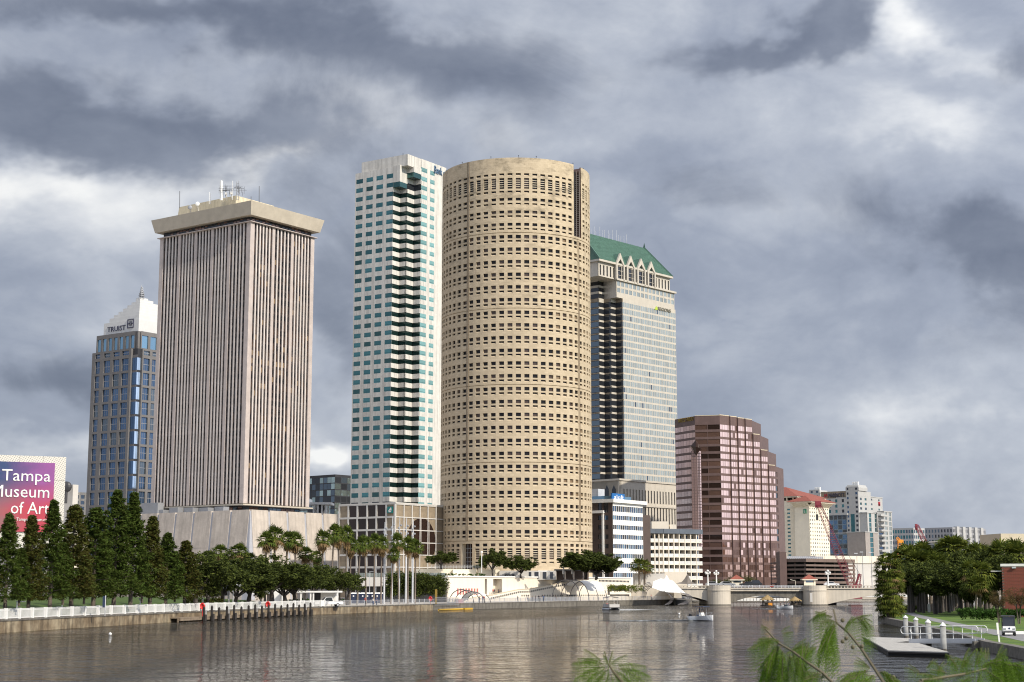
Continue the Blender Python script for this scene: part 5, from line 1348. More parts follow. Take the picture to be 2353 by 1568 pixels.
# low white shops and sheds behind the tents
m = M(); a = q('rb',590,1375,520); b = q('rb',745,1375,520); m.box(a.x,520,3,b.x,530,a.z); solo('shop',m,G('white_wall'),'low white ribbed shed behind the peaked white canopy','shed',(a.x,520,3))
m = M(); a = q('rb',380,1400,505); b = q('rb',590,1400,505); m.box(a.x,505,3,b.x,511,q('rb',500,1385,505).z); solo('shop',m,G('hotel_grey'),'low grey concrete terrace below the white banded hotel','building',(a.x,505,3))

# ---------------- cream hotel with red hipped roofs, in two blocks
def red_roof_hotel():
 Y = 1010; C = q('hb',530,350,Y); F = Fr(C,40); z0 = 2; zt = C.z
 wl = F.along(F.l,'hb',360,350); wr = F.along(F.r,'hb',755,365)
 B = Bld('hotel','cream hotel with red hipped roofs and green letter sign','hotel',(C.x,C.y,2))
 h = (F.zat('hb',530,390) - F.zat('hb',530,830)) / 10.0; ztp = F.zat('hb',530,372)
 n = 14; zs = [z0]
 for k in range(n - 1,-1,-1): zs += [ztp - k * h - h * .42,ztp - k * h]
 zs = [z for z in zs if z >= z0]; zs[0] = z0; zs.append(zt)
 us = [0]; p = wr / 9
 for i in range(9): us += [i * p + p * .26,i * p + p * .62]
 us.append(wr); m = M()
 gridwall(m,F.rf(),us,zs,lambda i,j: 1 if i % 2 and j % 2 else 0,.3,0,lambda f,a,b,c,d,e,i,j: B.pane(f,a,b,c,d,e,G('glass_smoke')))
 F.block(m,.5,wl,.4,wr - .1,z0,zt - .1); F.block(m,0,wl,0,.4,z0,zt - 9.5); F.block(m,0,wl,.15,.4,zt - 9.5,zt); B.add('wall',m,G('cream_wall'))
 zr = F.zat('hb',530,305,-2.5,-2.5)
 def hip(a0,a1,b0,b1,zb,rise,nm='roof'):
  am,bm = (a0 + a1) / 2,(b0 + b1) / 2; ins = min(a1 - a0,b1 - b0) / 2
  if a1 - a0 < b1 - b0: r0,r1 = (am,b0 + ins),(am,b1 - ins)
  else: r0,r1 = (a0 + ins,bm),(a1 - ins,bm)
  mm = M(); mm.add([F.P3(a0,b0,zb),F.P3(a1,b0,zb),F.P3(a1,b1,zb),F.P3(a0,b1,zb),F.P3(*r0,zb + rise),F.P3(*r1,zb + rise)],[(0,1,4),(1,2,5,4),(2,3,5),(3,0,4,5),(0,3,2,1)] if a1 - a0 < b1 - b0 else [(0,1,5,4),(1,2,5),(2,3,4,5),(3,0,4),(0,3,2,1)]); B.add(nm,mm,G('red_tile'))
 hip(-4,wl + 4,-4,wr + 4,zt + 2.6,F.zat('hb',560,272,10,10) - zt - 1)
 m = M(); F.block(m,-3.4,wl + 3.4,-3.4,wr + 3.4,zt + 1.9,zt + 2.55); F.block(m,-.5,wl + .5,-.5,wr + .5,zt,zt + .6)
 for i in range(14):
  t = i / 13; m.beam(F.P3(0,wr * t,zt - .6),F.P3(-3,wr * t,zt + 2),.5,.6); m.beam(F.P3(wl * t,0,zt - .6),F.P3(wl * t,-3,zt + 2),.5,.6)
 B.add('eaves',m,G('cream_wall'))
 # rear block
 a0 = wl + 3.5; zt2 = zt - 4; bb = 26
 wl2 = 50; ze2 = F.zat('hb',345,245,a0,8)
 m = M(); p = 6.0; us = [a0]; x = a0 + 2
 for i in range(7): us += [x + 1,x + 3.2]; x += 7
 us.append(x)
 zsb = zs[:-1] + [zt + 4]
 gridwall(m,F.lf(0,6),us,zsb,lambda i,j: 1 if i % 2 and j % 2 else 0,.3,0,lambda f,a,b,c,d,e,i,j: B.pane(f,a,b,c,d,e,G('glass_teal')))
 F.block(m,a0,x,6.4,40,z0,zt + 4); F.block(m,a0 + 2,x - 2,9,38,zt + 4,ze2 - 5); B.add('rear_wall',m,G('cream_wall'))
 hip(a0 - 4,x,4,44,ze2,F.zat('hb',240,142,a0 + 20,22) - ze2)
 m = M(); F.block(m,a0 - 3.4,x - .5,4.5,43,ze2 - .8,ze2 - .05)
 for i in range(10): t = i / 9; m.beam(F.P3(a0 + 2 + t * 40,9,ze2 - 6),F.P3(a0 + t * 42,5,ze2 - .8),.8,.8); m.beam(F.P3(a0 + 2,9 + t * 28,ze2 - 6),F.P3(a0 - 3,6 + t * 34,ze2 - .8),.8,.8)
 B.add('rear_eaves',m,G('cream_wall'))
 s0 = F.along(F.l,'hb',500,415); s1 = F.along(F.l,'hb',466,415); za = F.zat('hb',485,440,s0,0); zb = F.zat('hb',485,390,s0,0); lf = F.lf(0,-.2)
 sg = B.add('sign',M().prism([lf(s0,0,0).xy,lf(s1,0,0).xy,lf(s1,0,.5).xy,lf(s0,0,.5).xy],za,zb),G('sign_green'))
 lettering(sg,'E',lf(s1 - (s1 - s0) * .25,za + (zb - za) * .2,-.05),-F.l,G('white_paint'),width=(s1 - s0) * .5,height=(zb - za) * .6,ext=.04)
 B.finish(300)
red_roof_hotel()

# ---------------- large white and teal hotel of stacked blocks
def grand_hotel():
 Y = 1120; C = q('hb',1090,180,Y); F = Fr(C,40); z0 = 2
 B = Bld('hotel','large white and teal hotel of stacked blocks with rooftop letters','hotel',(C.x,C.y,2))
 XL = lambda x,b=0: F.along(F.l,'hb',x,500,0,b)
 XR = lambda x,a=0: F.along(F.r,'hb',x,500,a,0)
 Zl = lambda x,y: F.zat('hb',x,y,XL(x),0)
 Zr = lambda x,y: F.zat('hb',x,y,0,XR(x))
 h = 3.25
 def grid(m,f,u0,u1,za,zb,nc,mtf,frac=(.5,.55),depth=.3,nm='window',hh=h):
  n = max(1,int((zb - za) / hh)); hz = (zb - za) / n; zs = [za]; us = [u0]; p = (u1 - u0) / nc
  for k in range(n): zs += [za + k * hz + hz * (1 - frac[1]) / 2,za + k * hz + hz * (1 + frac[1]) / 2]
  zs.append(zb)
  for i in range(nc): us += [u0 + i * p + p * (1 - frac[0]) / 2,u0 + i * p + p * (1 + frac[0]) / 2]
  us.append(u1)
  gridwall(m,f,us,zs,lambda i,j: 1 if i % 2 and j % 2 else 0,depth,0,lambda f_,a,b,c,d,e,i,j: B.pane(f_,a,b,c,d,e,mtf(),nm))
 L = F.lf(); Rr = F.rf()
 tealp = lambda: panemat((.6,'glass_teal'),(.4,'glass_black')); dk = lambda: panemat((.6,'glass_black'),(.4,'glass_navy')); sm = lambda: panemat((.6,'glass_smoke'),(.4,'glass_teal'))
 l0,l1,l2,l3 = 0.0,XL(960),XL(660),XL(540)
 zc = Zl(960,185); zpent = Zl(1060,160)
 m = M()
 # left side, west front: white corner tower, teal strips, blue glass curtain, end tower
 zg = Zl(860,445)
 grid(m,L,l0,XL(1058),z0,zc + 3,1,dk,(.6,.5)); grid(m,L,XL(1058),XL(1000),z0,zc - 16,1,lambda: G('glass_teal'),(.8,.98),.3,'teal_strip',40); grid(m,L,XL(1000),l1,z0,zc + 3,1,dk,(.5,.5))
 m.quad(L(XL(1058),zc - 16,0),L(XL(1000),zc - 16,0),L(XL(1000),zc + 3,0),L(XL(1058),zc + 3,0))
 grid(m,L,l1,l2,zg,Zl(800,270),4,tealp,(.35,.6));
 grid(m,L,l2,l3,z0,zc + 2,2,sm,(.4,.5)); m.quad(L(l3,z0,0),L(l3 + 6,z0,0),L(l3 + 6,zc - 4,0),L(l3,zc - 4,0))
 zs1 = Zl(800,268); F.block(m,.5,l1,.5,20,z0,zc - .2); F.block(m,l1 + .01,l2 - .01,.5,20,z0,zs1 - .1); F.block(m,l2,l3,.5,20,z0,zc - .2)
 # right front
 r1 = XR(1210); zr1 = Zr(1100,245)
 grid(m,Rr,0,r1,z0,zr1,2,sm,(.4,.5))
 a = 0
 F.block(m,.5,18,.5,r1 - .1,z0,zr1 - .1)
 B.add('wall',m,G('hotel_pale'))
 m = M(); n = 6
 for k in range(n): grid(m,F.lf(0,-.2),l1 + (l2 - l1) * k / n,l1 + (l2 - l1) * (k + 1) / n,z0,zg - 1,1,lambda: panemat((.5,'glass_navy'),(.5,'glass_black')),(.84,.8),.04,'curtain_pane')
 F.block(m,l1,l2,.0,.3,z0,zg - 1.1); B.add('curtain_wall',m,G('glass_smoke'))
 m = M(); F.block(m,l1 - 1,l2,-1.2,2,zg - 1,zg + .2); zb_ = Zl(860,670); F.block(m,l1,l2,-.6,1,zb_,zb_ + .6); B.add('ledge',m,G('hotel_pale'))
 # penthouses
 def pent(u0,u1,za,zb,b1=14,nt_=4):
  mm = M(); F.block(mm,u0,u1,.4,b1,za - 1,zb - 2,0); lo = [F.p(*t) for t in ((u0,.4),(u1,.4),(u1,b1),(u0,b1))]; hi = [F.p(*t) for t in ((u0 + 1,1.4),(u1 - 1,1.4),(u1 - 1,b1 - 1),(u0 + 1,b1 - 1))]; mm.prism(lo,zb - 2,zb,0,hi); B.add('penthouse',mm,G('hotel_pale'))
  for k in range(nt_):
   t = (k + .5) / nt_; p = F.p(u0 + 2.5 + (u1 - u0 - 5) * t,6); B.add('flue',M().tube([(p.x,p.y,zb - .5),(p.x,p.y,zb + 2.4)],.75,8),G('white_paint'))
 pent(l0 - .2,XL(955),zc + 1,zpent + 3); pent(l2,l3 + 1,zc,Zl(600,175))
 mm = M(); F.block(mm,l1 + .02,l2 - .02,2.0,10,zs1 - .1,Zl(800,195) + .4); B.add('sign_wall',mm,G('granite_tan'))
 za = Zl(830,255); hh = Zl(830,208) - za; lettering(B.root,'MARRIOTT',F.lf(0,1.8)(XL(762,1.8),za,0),-F.l,G('letter_dark'),width=XL(762,1.8) - XL(945,1.8),height=hh,ext=.2)
 e0,e1 = XL(750,1.8),XL(712,1.8); em = M(); f = F.lf(0,1.6)
 def letm(u0,u1,za,zb):
  w = u0 - u1; t = w * .22; g = lambda x,z: f(u0 - w * x,za + (zb - za) * z,0)
  em.add([g(0,0),g(.2,0),g(.32,1),g(.12,1)],[(0,1,2,3)]); em.add([g(.12,1),g(.32,1),g(.58,.25),g(.44,.25)],[(0,1,2,3)]); em.add([g(.44,.25),g(.58,.25),g(.88,1),g(.68,1)],[(0,1,2,3)]); em.add([g(.68,1),g(.88,1),g(1,0),g(.8,0)],[(0,1,2,3)])
 letm(e1,e0,za,za + hh) if e1 > e0 else letm(e0,e1,za,za + hh); B.add('emblem',em,G('letter_red'))
 # stepped blocks on the right
 def blk(x0,x1,ytop,a_off,nc,mt=None,gl_=sm,frac=(.42,.5),zbot=z0):
  mm = M(); u0,u1 = XR(x0,a_off),XR(x1,a_off); zt = F.zat('hb',(x0 + x1) / 2,ytop,a_off,(u0 + u1) / 2); grid(mm,F.rf(a_off,0),u0,u1,zbot,zt,nc,gl_,frac); F.block(mm,a_off + .4,a_off + 14,u0,u1,zbot,zt - .1); m2 = M(); F.block(m2,a_off - .3,a_off + 14,u0 - .3,u1 + .3,zt,zt + .6); B.add('wall',mm,mt or G('hotel_pale')); B.add('coping',m2,G('hotel_pale')); return u0,u1,zt
 u0,u1,zt = blk(1210,1375,260,2,2,G('hotel_pale'),sm,(.2,.4))
 p = F.rf(1.7,0)(XR(1330,1.7),F.zat('hb',1340,355,1.7,XR(1340,1.7)),0); lettering(B.root,'M',p,F.r,G('letter_red'),width=2.3,height=3.0,ext=.2)
 blk(1195,1325,440,-6,2,G('hotel_pale'),lambda: G('glass_teal'),(.4,.9)); blk(1165,1310,660,-10,1,G('taupe'),lambda: G('glass_teal'),(.25,.9)); u0,u1,zt = blk(1310,1385,440,-7,1,G('hotel_pale'),dk,(.6,.55)); blk(1385,1478,425,-3,2,G('hotel_pale'),lambda: G('glass_grey'),(.6,.8))
 m = M()
 k = 0
 while z0 + k * 3.6 < zt - 2: F.block(m,-9.5,-7.05,u0 + 1,u1 + 2.5,z0 + k * 3.6,z0 + k * 3.6 + 1.3); k += 1
 B.add('balcony',m,G('hotel_pale'),kind='stuff')
 B.finish(300)
grand_hotel()

# ---------------- far apartment blocks and offices on the right
C = q('rt',880,235,1500); Fq = Fr(C,45); brw = Fq.along(Fq.r,'rt',1165,260)
F,B = plain_tower('apartment_block','grey and white apartment block with many balconies above the right bank palms','building',C,45,Fq.along(Fq.l,'rt',642,240),Fq.along(Fq.r,'rt',1165,260),C.z,G('apartment_grey'),12,9,22,lambda: panemat((.5,'glass_black'),(.5,'glass_smoke')),frac=(.5,.6))
m = M(); F.block(m,-.6,30,-.6,20,C.z - 14,C.z - 13); B.add('ledge',m,G('white_wall')); m = M()
for k in range(5): F.block(m,-1.5,2,brw * (k + .5) / 5.5,brw * (k + .9) / 5.5,2,C.z + .8)
B.add('bay',m,G('hotel_pale')); B.finish(120)
C = q('rt',545,240,1600); Fq = Fr(C,42)
F,B = plain_tower('apartment_block','white and teal apartment block right of the large white hotel','building',C,42,Fq.along(Fq.l,'rt',358,248),Fq.along(Fq.r,'rt',640,240),C.z,G('hotel_pale'),11,8,6,lambda: panemat((.6,'glass_teal'),(.4,'glass_smoke')),frac=(.7,.6)); B.finish(120)
C = q('rp',1953,205,700); F,B = plain_tower('office_block','plain beige block showing above palms at far right','building',C,80,20,70,C.z,G('tan_wall'),3,0,0,'glass_smoke'); B.finish()

# ---------------- brown parking garage and pale hall behind the bridge
def garage():
 Y = 640; a = q('hb',190,880,Y); b = q('hb',270,950,Y); c = q('hb',495,955,Y - 6); d = q('hb',1055,978,Y + 14); z0 = 2
 B = Bld('parking_garage','brown parking garage of open horizontal decks behind the bridge','parking garage',(c.x,c.y,2))
 B.add('stair_tower',M().box(a.x,Y - 1,z0,b.x,Y + 8,a.z),G('brown_stone'))
 rows = [(955,985),(1020,1042),(1068,1090),(1118,1138),(1165,1185),(1213,1240)]
 for i,(y0,y1) in enumerate(rows):
  z1 = q('hb',495,y0 + 22,Y - 6).z if i == 0 else q('hb',495,y0,Y - 6).z; zz = q('hb',495,y1 + (8 if i == 0 else 0),Y - 6).z
  if i == 0: z1 = q('hb',495,955,Y - 6).z
  B.add('parapet',M().prism([b.xy,c.xy,c.xy + Vector((.1,.4)),b.xy + Vector((.1,.4))],zz,z1),G('garage_brown')); B.add('parapet',M().prism([c.xy,d.xy,d.xy + Vector((-.1,.4)),c.xy + Vector((.1,.4))],zz,z1),G('garage_brown'))
  B.add('deck',M().prism([b.xy + Vector((.2,.5)),c.xy + Vector((0,.6)),d.xy + Vector((-.3,.5)),d.xy + Vector((-8,40)),b.xy + Vector((0,40))],zz,zz + .35),G('asphalt'))
 m = M()
 for k in range(6):
  t = k / 5; p = c.xy.lerp(d.xy,t) + Vector((0,2.5)); m.box(p.x - .3,p.y,z0,p.x + .3,p.y + .8,q('hb',495,960,Y - 6).z)
 for k in range(2):
  t = k / 2; p = b.xy.lerp(c.xy,t) + Vector((0,2.5)); m.box(p.x - .3,p.y,z0,p.x + .3,p.y + .8,q('hb',495,960,Y - 6).z)
 B.add('column',m,G('garage_brown'),kind='stuff'); B.add('back_wall',M().prism([b.xy + Vector((.5,9)),d.xy + Vector((-1,9)),d.xy + Vector((-1,10)),b.xy + Vector((.5,10))],z0,q('hb',495,990,Y).z),G('dark_metal'))
 m = M()
 for k in range(20):
  t = k / 19; p = b.xy.lerp(d.xy,t * .55) + Vector((0,4)); m.box(p.x - .3,p.y,q('hb',400,960,Y).z - 1,p.x + .3,p.y + .4,q('hb',400,925,Y).z)
 p0 = b.xy + Vector((0,4.1)); p1 = b.xy.lerp(d.xy,.53) + Vector((0,4.1)); m.prism([p0,p1,p1 + Vector((0,.2)),p0 + Vector((0,.2))],q('hb',400,945,Y).z,q('hb',400,927,Y).z); B.add('roof_screen',m,G('joint_blue'))
 e = q('hb',298,885,Y - 2); f = q('hb',268,950,Y - 2); B.add('stair_room',M().box(f.x,Y + 2,f.z,e.x,Y + 8,e.z),G('white_wall'))
mk('garage_brown',(.19,.135,.11),rough=.6,streak=.15)
garage()
a = q('hb',600,918,700); b = q('hb',1420,930,720)
hall = thing('convention_hall','long low cream hall behind the garage and red crane','building',(a.x,700,2))
part('wall',M().prism([a.xy,b.xy,b.xy + Vector((0,50)),a.xy + Vector((0,50))],2,q('hb',1000,1000,700).z),G('hotel_grey'),hall)
zb0 = q('hb',1000,1004,700).z
for k in range(8): p0 = a.xy.lerp(b.xy,k / 8 + .001) - Vector((0,.5)); p1 = a.xy.lerp(b.xy,(k + 1) / 8 - .001) - Vector((0,.5)); part('fascia_panel',M().prism([p0,p1,p1 + Vector((0,50)),p0 + Vector((0,50))],zb0,q('hb',1000,920,700).z),G('white_wall'),hall)

# ---------------- brick building at the right edge
def brick_hall():
 C = q('rp',1962,660,238); F = Fr(C,107); B = Bld('brick_building','dark red brick building with white roof edge at the right edge','building',(C.x,C.y,RZ)); zt = C.z - .35; z0 = RZ
 L_ = 22; D_ = 10
 m = M(); F.block(m,.06,D_,.06,L_,z0,zt); B.add('wall',m,G('mortar'))
 bl,bh,gp = .62,.21,.03
 me = M().box(0,-.07,0,bl - gp,0,bh - gp).mesh('brick',G('brick_red')); far = M(); n = 0
 nz = int((zt - z0) / bh); f = F.rf()
 for r in range(nz - 1,-1,-1):
  for k in range(int(L_ / bl)):
   u = k * bl + (bl / 2 if r % 2 else 0); z = z0 + r * bh
   if u + bl > L_: continue
   if n < 300 and k < 13: link('brick',me,B.root,f(u,z,.06) - B.o,F.ar); n += 1
   else: far.prism([f(u,0,0).xy,f(u + bl - gp,0,0).xy,f(u + bl - gp,0,.07).xy,f(u,0,.07).xy],z,z + bh - gp)
 B.add('brick',far,G('brick_red'),kind='stuff')
 m = M(); F.block(m,-.1,D_,-.14,L_,zt,zt + .38); B.add('roof_edge',m,G('white_panel'))
 m2 = M(); F.block(m2,.3,4,-1.6,-.02,zt - .8,zt - .62); B.add('canopy',m2,G('hotel_grey'))
 u = F.along(F.r,'rp',2150,715); zz = F.zat('rp',2150,715,0,u); m = M(); F.block(m,-.35,-.02,u - .3,u + .3,zz - .1,zz + .12); B.add('wall_lamp',m,G('light_metal'))
brick_hall()
# ================================================================ VEGETATION
def leaves(centers,n,spread,size,flat=.5,aspect=.55,seed=0,droop=0.0):
 """many small leaf faces scattered round each centre; returns collector"""
 r = np.random.default_rng(seed); c = np.repeat(np.asarray(centers,float),n,0); k = len(c)
 sp = np.repeat(np.broadcast_to(np.asarray(spread,float),(len(centers),)),n)
 off = r.normal(size=(k,3)); off /= np.linalg.norm(off,axis=1)[:,None]; off *= (r.random(k) ** .5)[:,None]; off[:,2] *= .75
 p = c + off * sp[:,None]
 d = r.normal(size=(k,3)); d[:,2] = d[:,2] * flat - droop; d /= np.linalg.norm(d,axis=1)[:,None]
 t = r.normal(size=(k,3)); t -= (t * d).sum(1)[:,None] * d; t /= np.linalg.norm(t,axis=1)[:,None]
 s = size * r.uniform(.6,1.35,k); a = d * s[:,None]; b = t * (s * aspect)[:,None]
 v = np.stack([p - a,p + b * .8 - a * .1,p + a,p - b * .8 - a * .1],1).reshape(-1,3)
 m = M(); m.v = [tuple(x) for x in v]; m.f = [(4 * i,4 * i + 1,4 * i + 2,4 * i + 3) for i in range(k)]; m.mi = [0] * k
 return m
def tree_thing(name,label,cat,crown,crown_mats,trunk,trunk_mat,group,crown_name='crown'):
 t = thing(name,label,cat,(0,0,0),group)
 part('trunk',trunk,trunk_mat,t,smooth=True)
 link(crown_name,crown.mesh(crown_name,crown_mats),t)
 return t
PARK = bpy.data.collections.new('prototypes')          # not linked: prototypes are placed by moving or copying
def cypress(seed,H=16.0,rust=False,pw=.75,wd=2.75,gap=0.0):
 r = random.Random(seed); cs = []; sp = []
 n = 215
 for i in range(n):
  h = (i + .5) / n; z = H * (.13 + .85 * h)
  prof = (1 - h) ** pw * wd * (1 + .16 * math.sin(h * 17 + seed)) + .16 + (.32 if h > .62 else 0) * (1 - h) * 2
  a = i * 2.399 + r.uniform(-.5,.5); rad = prof * r.uniform(.35,1.0) * r.choice((1,1,1,.75,1.12))
  cs.append((math.cos(a) * rad,math.sin(a) * rad,z - .18 * rad)); sp.append(.30 + .36 * (1 - h) * r.uniform(.6,1.3) + .08)
 m = leaves(cs,52,sp,.20,.7,.5,seed,.25)
 tr = M().tube([(0,0,-.3),(0,0,H * .3),(.05,0,H * .7),(0,0,H * .96)],[.26,.2,.1,.03],7)
 for i in range(26):
  a = i * 2.399; z = H * (.16 + .7 * i / 26); L_ = (1 - i / 26) ** .7 * 2.2; tr.tube([(0,0,z),(math.cos(a) * L_,math.sin(a) * L_,z + .15 * L_)],[.07,.02],4)
 return tree_thing('cypress_tree','narrow cypress','tree',m,[G('leaf_cypress_rust') if rust else G('leaf_cypress')],tr,G('trunk'),'cypress trees along the left riverwalk')
def oak(seed,H=9.0,W=6.0,mt='leaf_oak',name='oak_tree',group='broad dark oaks on the left bank',dens=46,bole=.28):
 r = random.Random(seed); cs = []; sp = []
 lobes = [(r.uniform(-.55,.55) * W,r.uniform(-.45,.45) * W,H * r.uniform(.52,.82),W * r.uniform(.28,.42)) for _ in range(11)] + [(0,0,H * .72,W * .5)]
 for lx,ly,lz,lr in lobes:
  for k in range(17):
   u = r.uniform(-1,1); a = r.uniform(0,6.283); s = math.sqrt(1 - u * u); q_ = lr * r.uniform(.7,1.05)
   z = lz + u * q_ * .72
   if z > H * .22: cs.append((lx + s * math.cos(a) * q_,ly + s * math.sin(a) * q_,min(z,H * 1.02))); sp.append(lr * r.uniform(.22,.42))
 m = leaves(cs,dens,sp,.21,.6,.55,seed)
 tk = .045 * H; tr = M().tube([(0,0,-.4),(.1,0,H * bole * .6),(0,.1,H * bole)],[tk,tk * .72,tk * .6],8)
 for lx,ly,lz,lr in lobes[:8]: tr.tube([(0,.1,H * bole * .92),(lx * .5,ly * .5,(H * bole + lz) / 2 + .2),(lx,ly,lz)],[.2,.12,.04],5)
 return tree_thing(name,'broad dark oak','tree',m,[G(mt)],tr,G('trunk_dark'),group)
def fan(m,base,d,L_,W_,up,mi,nseg=9,drp=.35):
 """one fan-shaped palm frond: stalk and a spray of narrow segments bending down at the tips"""
 d = d.normalized(); side = d.cross(up)
 if side.length < .05: side = d.cross(Vector((1,0,0)))
 side.normalize(); nrm = side.cross(d).normalized()
 c = base + d * L_ * .45
 m.add([base - side * .03,base + side * .03,c + side * .03,c - side * .03],[(0,1,2,3)],mi)
 for k in range(nseg):
  a = (k / (nseg - 1) - .5) * 2.7; e = d * math.cos(a) + side * math.sin(a); ln = L_ * .62 * (1 - .18 * abs(a))
  tip = c + e * ln - Vector((0,0,1)) * ln * drp * (.6 + .4 * abs(a)); mid = c + e * ln * .55 - Vector((0,0,1)) * ln * drp * .12
  w = side * math.cos(a) - d * math.sin(a); w = w * W_
  m.add([c - w * .25,c + w * .25,mid + w + nrm * .02,mid - w + nrm * .02,tip],[(0,1,2,3),(3,2,4)],mi)
def palm(seed,H=11.0,cr=1.9,nf=40,skirt=10,lean=0.0,mts=('leaf_palm','leaf_palm_dead'),tm='palm_trunk',group='tall fan palms on the left bank',tr_r=.17,low=-.75):
 r = random.Random(seed); m = M(); top = Vector((lean * 1.0,0,H))
 for i in range(nf):
  t = i / nf; el = 1.35 - t * (1.35 - low) ; a = i * 2.399 + r.uniform(-.3,.3)
  d = Vector((math.cos(a) * math.cos(el),math.sin(a) * math.cos(el),math.sin(el)))
  fan(m,top + Vector((0,0,-.25 * t)),d,cr * r.uniform(.8,1.12),.075 * cr / 1.9 + .02,Vector((0,0,1)),0 if t < .86 or r.random() < .4 else 1,9,.30 + .35 * t)
 crown = m; sk = M()
 for i in range(skirt):
  a = i * 2.399; el = r.uniform(-1.45,-.95); d = Vector((math.cos(a) * math.cos(el),math.sin(a) * math.cos(el),math.sin(el)))
  fan(sk,top + Vector((0,0,-.35 - .5 * r.random())),d,cr * r.uniform(.65,.95),.09,Vector((0,0,1)),0,7,.3)
 tr = M().tube([(0,0,-.3),(lean * .15,0,H * .25),(lean * .5,0,H * .6),(lean,0,H + .1)],[tr_r * 1.25,tr_r,tr_r * .9,tr_r * .95],8)
 t = thing('palm_tree','fan palm','palm tree',(0,0,0),group); part('trunk',tr,G(tm),t,smooth=True)
 link('crown',crown.mesh('crown',[G(mts[0]),G(mts[1])]),t)
 if skirt: link('dead_fronds',sk.mesh('dead_fronds',[G(mts[1])]),t)
 return t
USED = set()
def plant(proto,loc,rz,sc,label,group=None):
 if id(proto) not in USED:
  USED.add(id(proto)); o = proto; o.location = loc; o.rotation_euler = (0,0,rz); o.scale = (sc if isinstance(sc,tuple) else (sc,sc,sc)); o['label'] = label
  if group: o['group'] = group
  return o
 return dup(proto,loc,rz,sc,label,group)
def ground_z(p): return LZ
def place_top(proto,H,c,x,ytop,Y,z0,label,group=None,wid=1.0,rz=None):
 """stand a plant at picture column x, distance Y, so that it reaches ytop"""
 kx,kz = ray(c,x,ytop); top = CAMH + kz * Y; s = (top - z0) / H
 return plant(proto,Vector((kx * Y,Y,z0)),rnd.uniform(0,6.28) if rz is None else rz,(s * wid,s * wid,s),label,group)

# ---- cypress row at the left
cyp = [cypress(1),cypress(2,rust=True,pw=.6),cypress(3,pw=1.0,wd=3.1),cypress(4,rust=True,pw=.85,wd=2.4),cypress(5,pw=.55,wd=2.4),cypress(6,pw=.9,wd=3.3)]
CY = [(22,1186,'leftmost cypress in the row, cut by the picture edge'),(75,1190,'short cypress with thin top in front of the museum banner'),(125,1156,'tall cypress at the right edge of the museum banner'),(173,1166,'rust tinged cypress just right of the museum wall'),
  (223,1172,'cypress in front of the foot of the dark glass tower'),(271,1134,'tallest cypress, before the right half of dark glass tower'),(309,1138,'tall slim cypress left of the ribbed tower podium'),(351,1192,'narrow cypress in front of the left podium wall'),(386,1229,'low cypress before the podium, right of the narrow one'),(428,1246,'rightmost and lowest cypress beside the oaks')]
for i,(x,y,lb) in enumerate(CY):
 p,n,d = bank_at(x); kx,_ = ray('v',x,1300); b = p + n * 14; Y = b.y
 place_top(cyp[(5,3,2,1,4,0,2,3,5,1)[i]],15.4,'v',x,y,Y,LZ + 1.0,lb,wid=(1.0,1.05,.95,1.1,1.1,.95,.95,1.1,1.25,1.35)[i] * 1.28)
for i,(x,y,lb) in enumerate(((-30,1200,'cypress standing outside the left picture edge'),(50,1262,'lower rear cypress between the two leftmost cypresses'),(150,1252,'rear cypress right of the museum banner'),(198,1262,'rear cypress filling the gap below dark glass tower'),(247,1250,'rear cypress behind the tallest one'),(330,1262,'rear cypress below the left podium edge'),(405,1270,'rear cypress near the oaks'))):
 p,n,d = bank_at(x); b = p + n * 24
 place_top(cyp[(1,4,0,3,5,2,0)[i]],15.4,'v',x,y,b.y,LZ + 1.6,lb,'rear row of cypress trees',wid=1.35)
# ---- oaks of the left bank
oaks = [oak(11),oak(12),oak(13)]
OK_ = [(455,1262,24,1.0,'dark oak right beside the last cypress'),(515,1287,34,1.1,'oak spreading above the curved shelter'),(575,1284,42,1.2,'wide oak behind the shelter screen'),(628,1268,36,1.15,'tallest broad oak under the short palms'),(678,1290,44,1.1,'oak left of the white pavilion wall'),(722,1292,52,1.0,'oak behind the white flat roofed pavilion'),
  (765,1300,56,.9,'small oak behind the pickup truck'),(800,1306,58,.8,'oak left of the portable toilets'),(480,1325,14,.8,'low rusty oak close to the riverwalk fence'),(600,1345,26,.55,'small oak between shelter and lamp post'),(545,1302,60,1.3,'rear oak deep behind the shelter'),(655,1300,66,1.3,'rear oak deep behind the pavilion')]
for i,(x,y,back,wd,lb) in enumerate(OK_):
 p,n,d = bank_at(x); b = p + n * back; place_top(oaks[i % 3],9.2,'v',x,y,b.y,LZ + .2,lb,wid=wd * 1.2)
# ---- shrubs and hedges
def shrub_mesh(seed,L_,D_,H,n=60,dens=40,size=.13):
 r = random.Random(seed); cs = [(r.uniform(-L_ / 2,L_ / 2),r.uniform(-D_ / 2,D_ / 2),H * (.25 + .6 * r.random() ** .7)) for _ in range(n)]
 return leaves(cs,dens,[H * .24] * n,size,.7,.6,seed)
def hedge(c,x,y,Y,z0,L_,D_,H,label,mt='leaf_shrub',n=60,rz=0,cat='hedge',dens=46,size=.15):
 kx,_ = ray(c,x,y); o = link('hedge',shrub_mesh(int(x),L_,D_,H,n,dens,size).mesh('hedge',G(mt)),None,(kx * Y,Y,z0),rz); return tag(o,label,cat)
for x0,x1,yt,yb,lb in ((890,960,1312,1352,'dark hedge behind the steel masts, left stretch'),(950,1022,1316,1352,'dark hedge beside the white riverwalk wall')):
 Y = 392; a = q('v',x0,yb,Y); b = q('v',x1,yt,Y); hedge('v',(x0 + x1) / 2,yb,Y,LZ,b.x - a.x,4,b.z - LZ,lb,'leaf_oak',130,dens=70,size=.24)
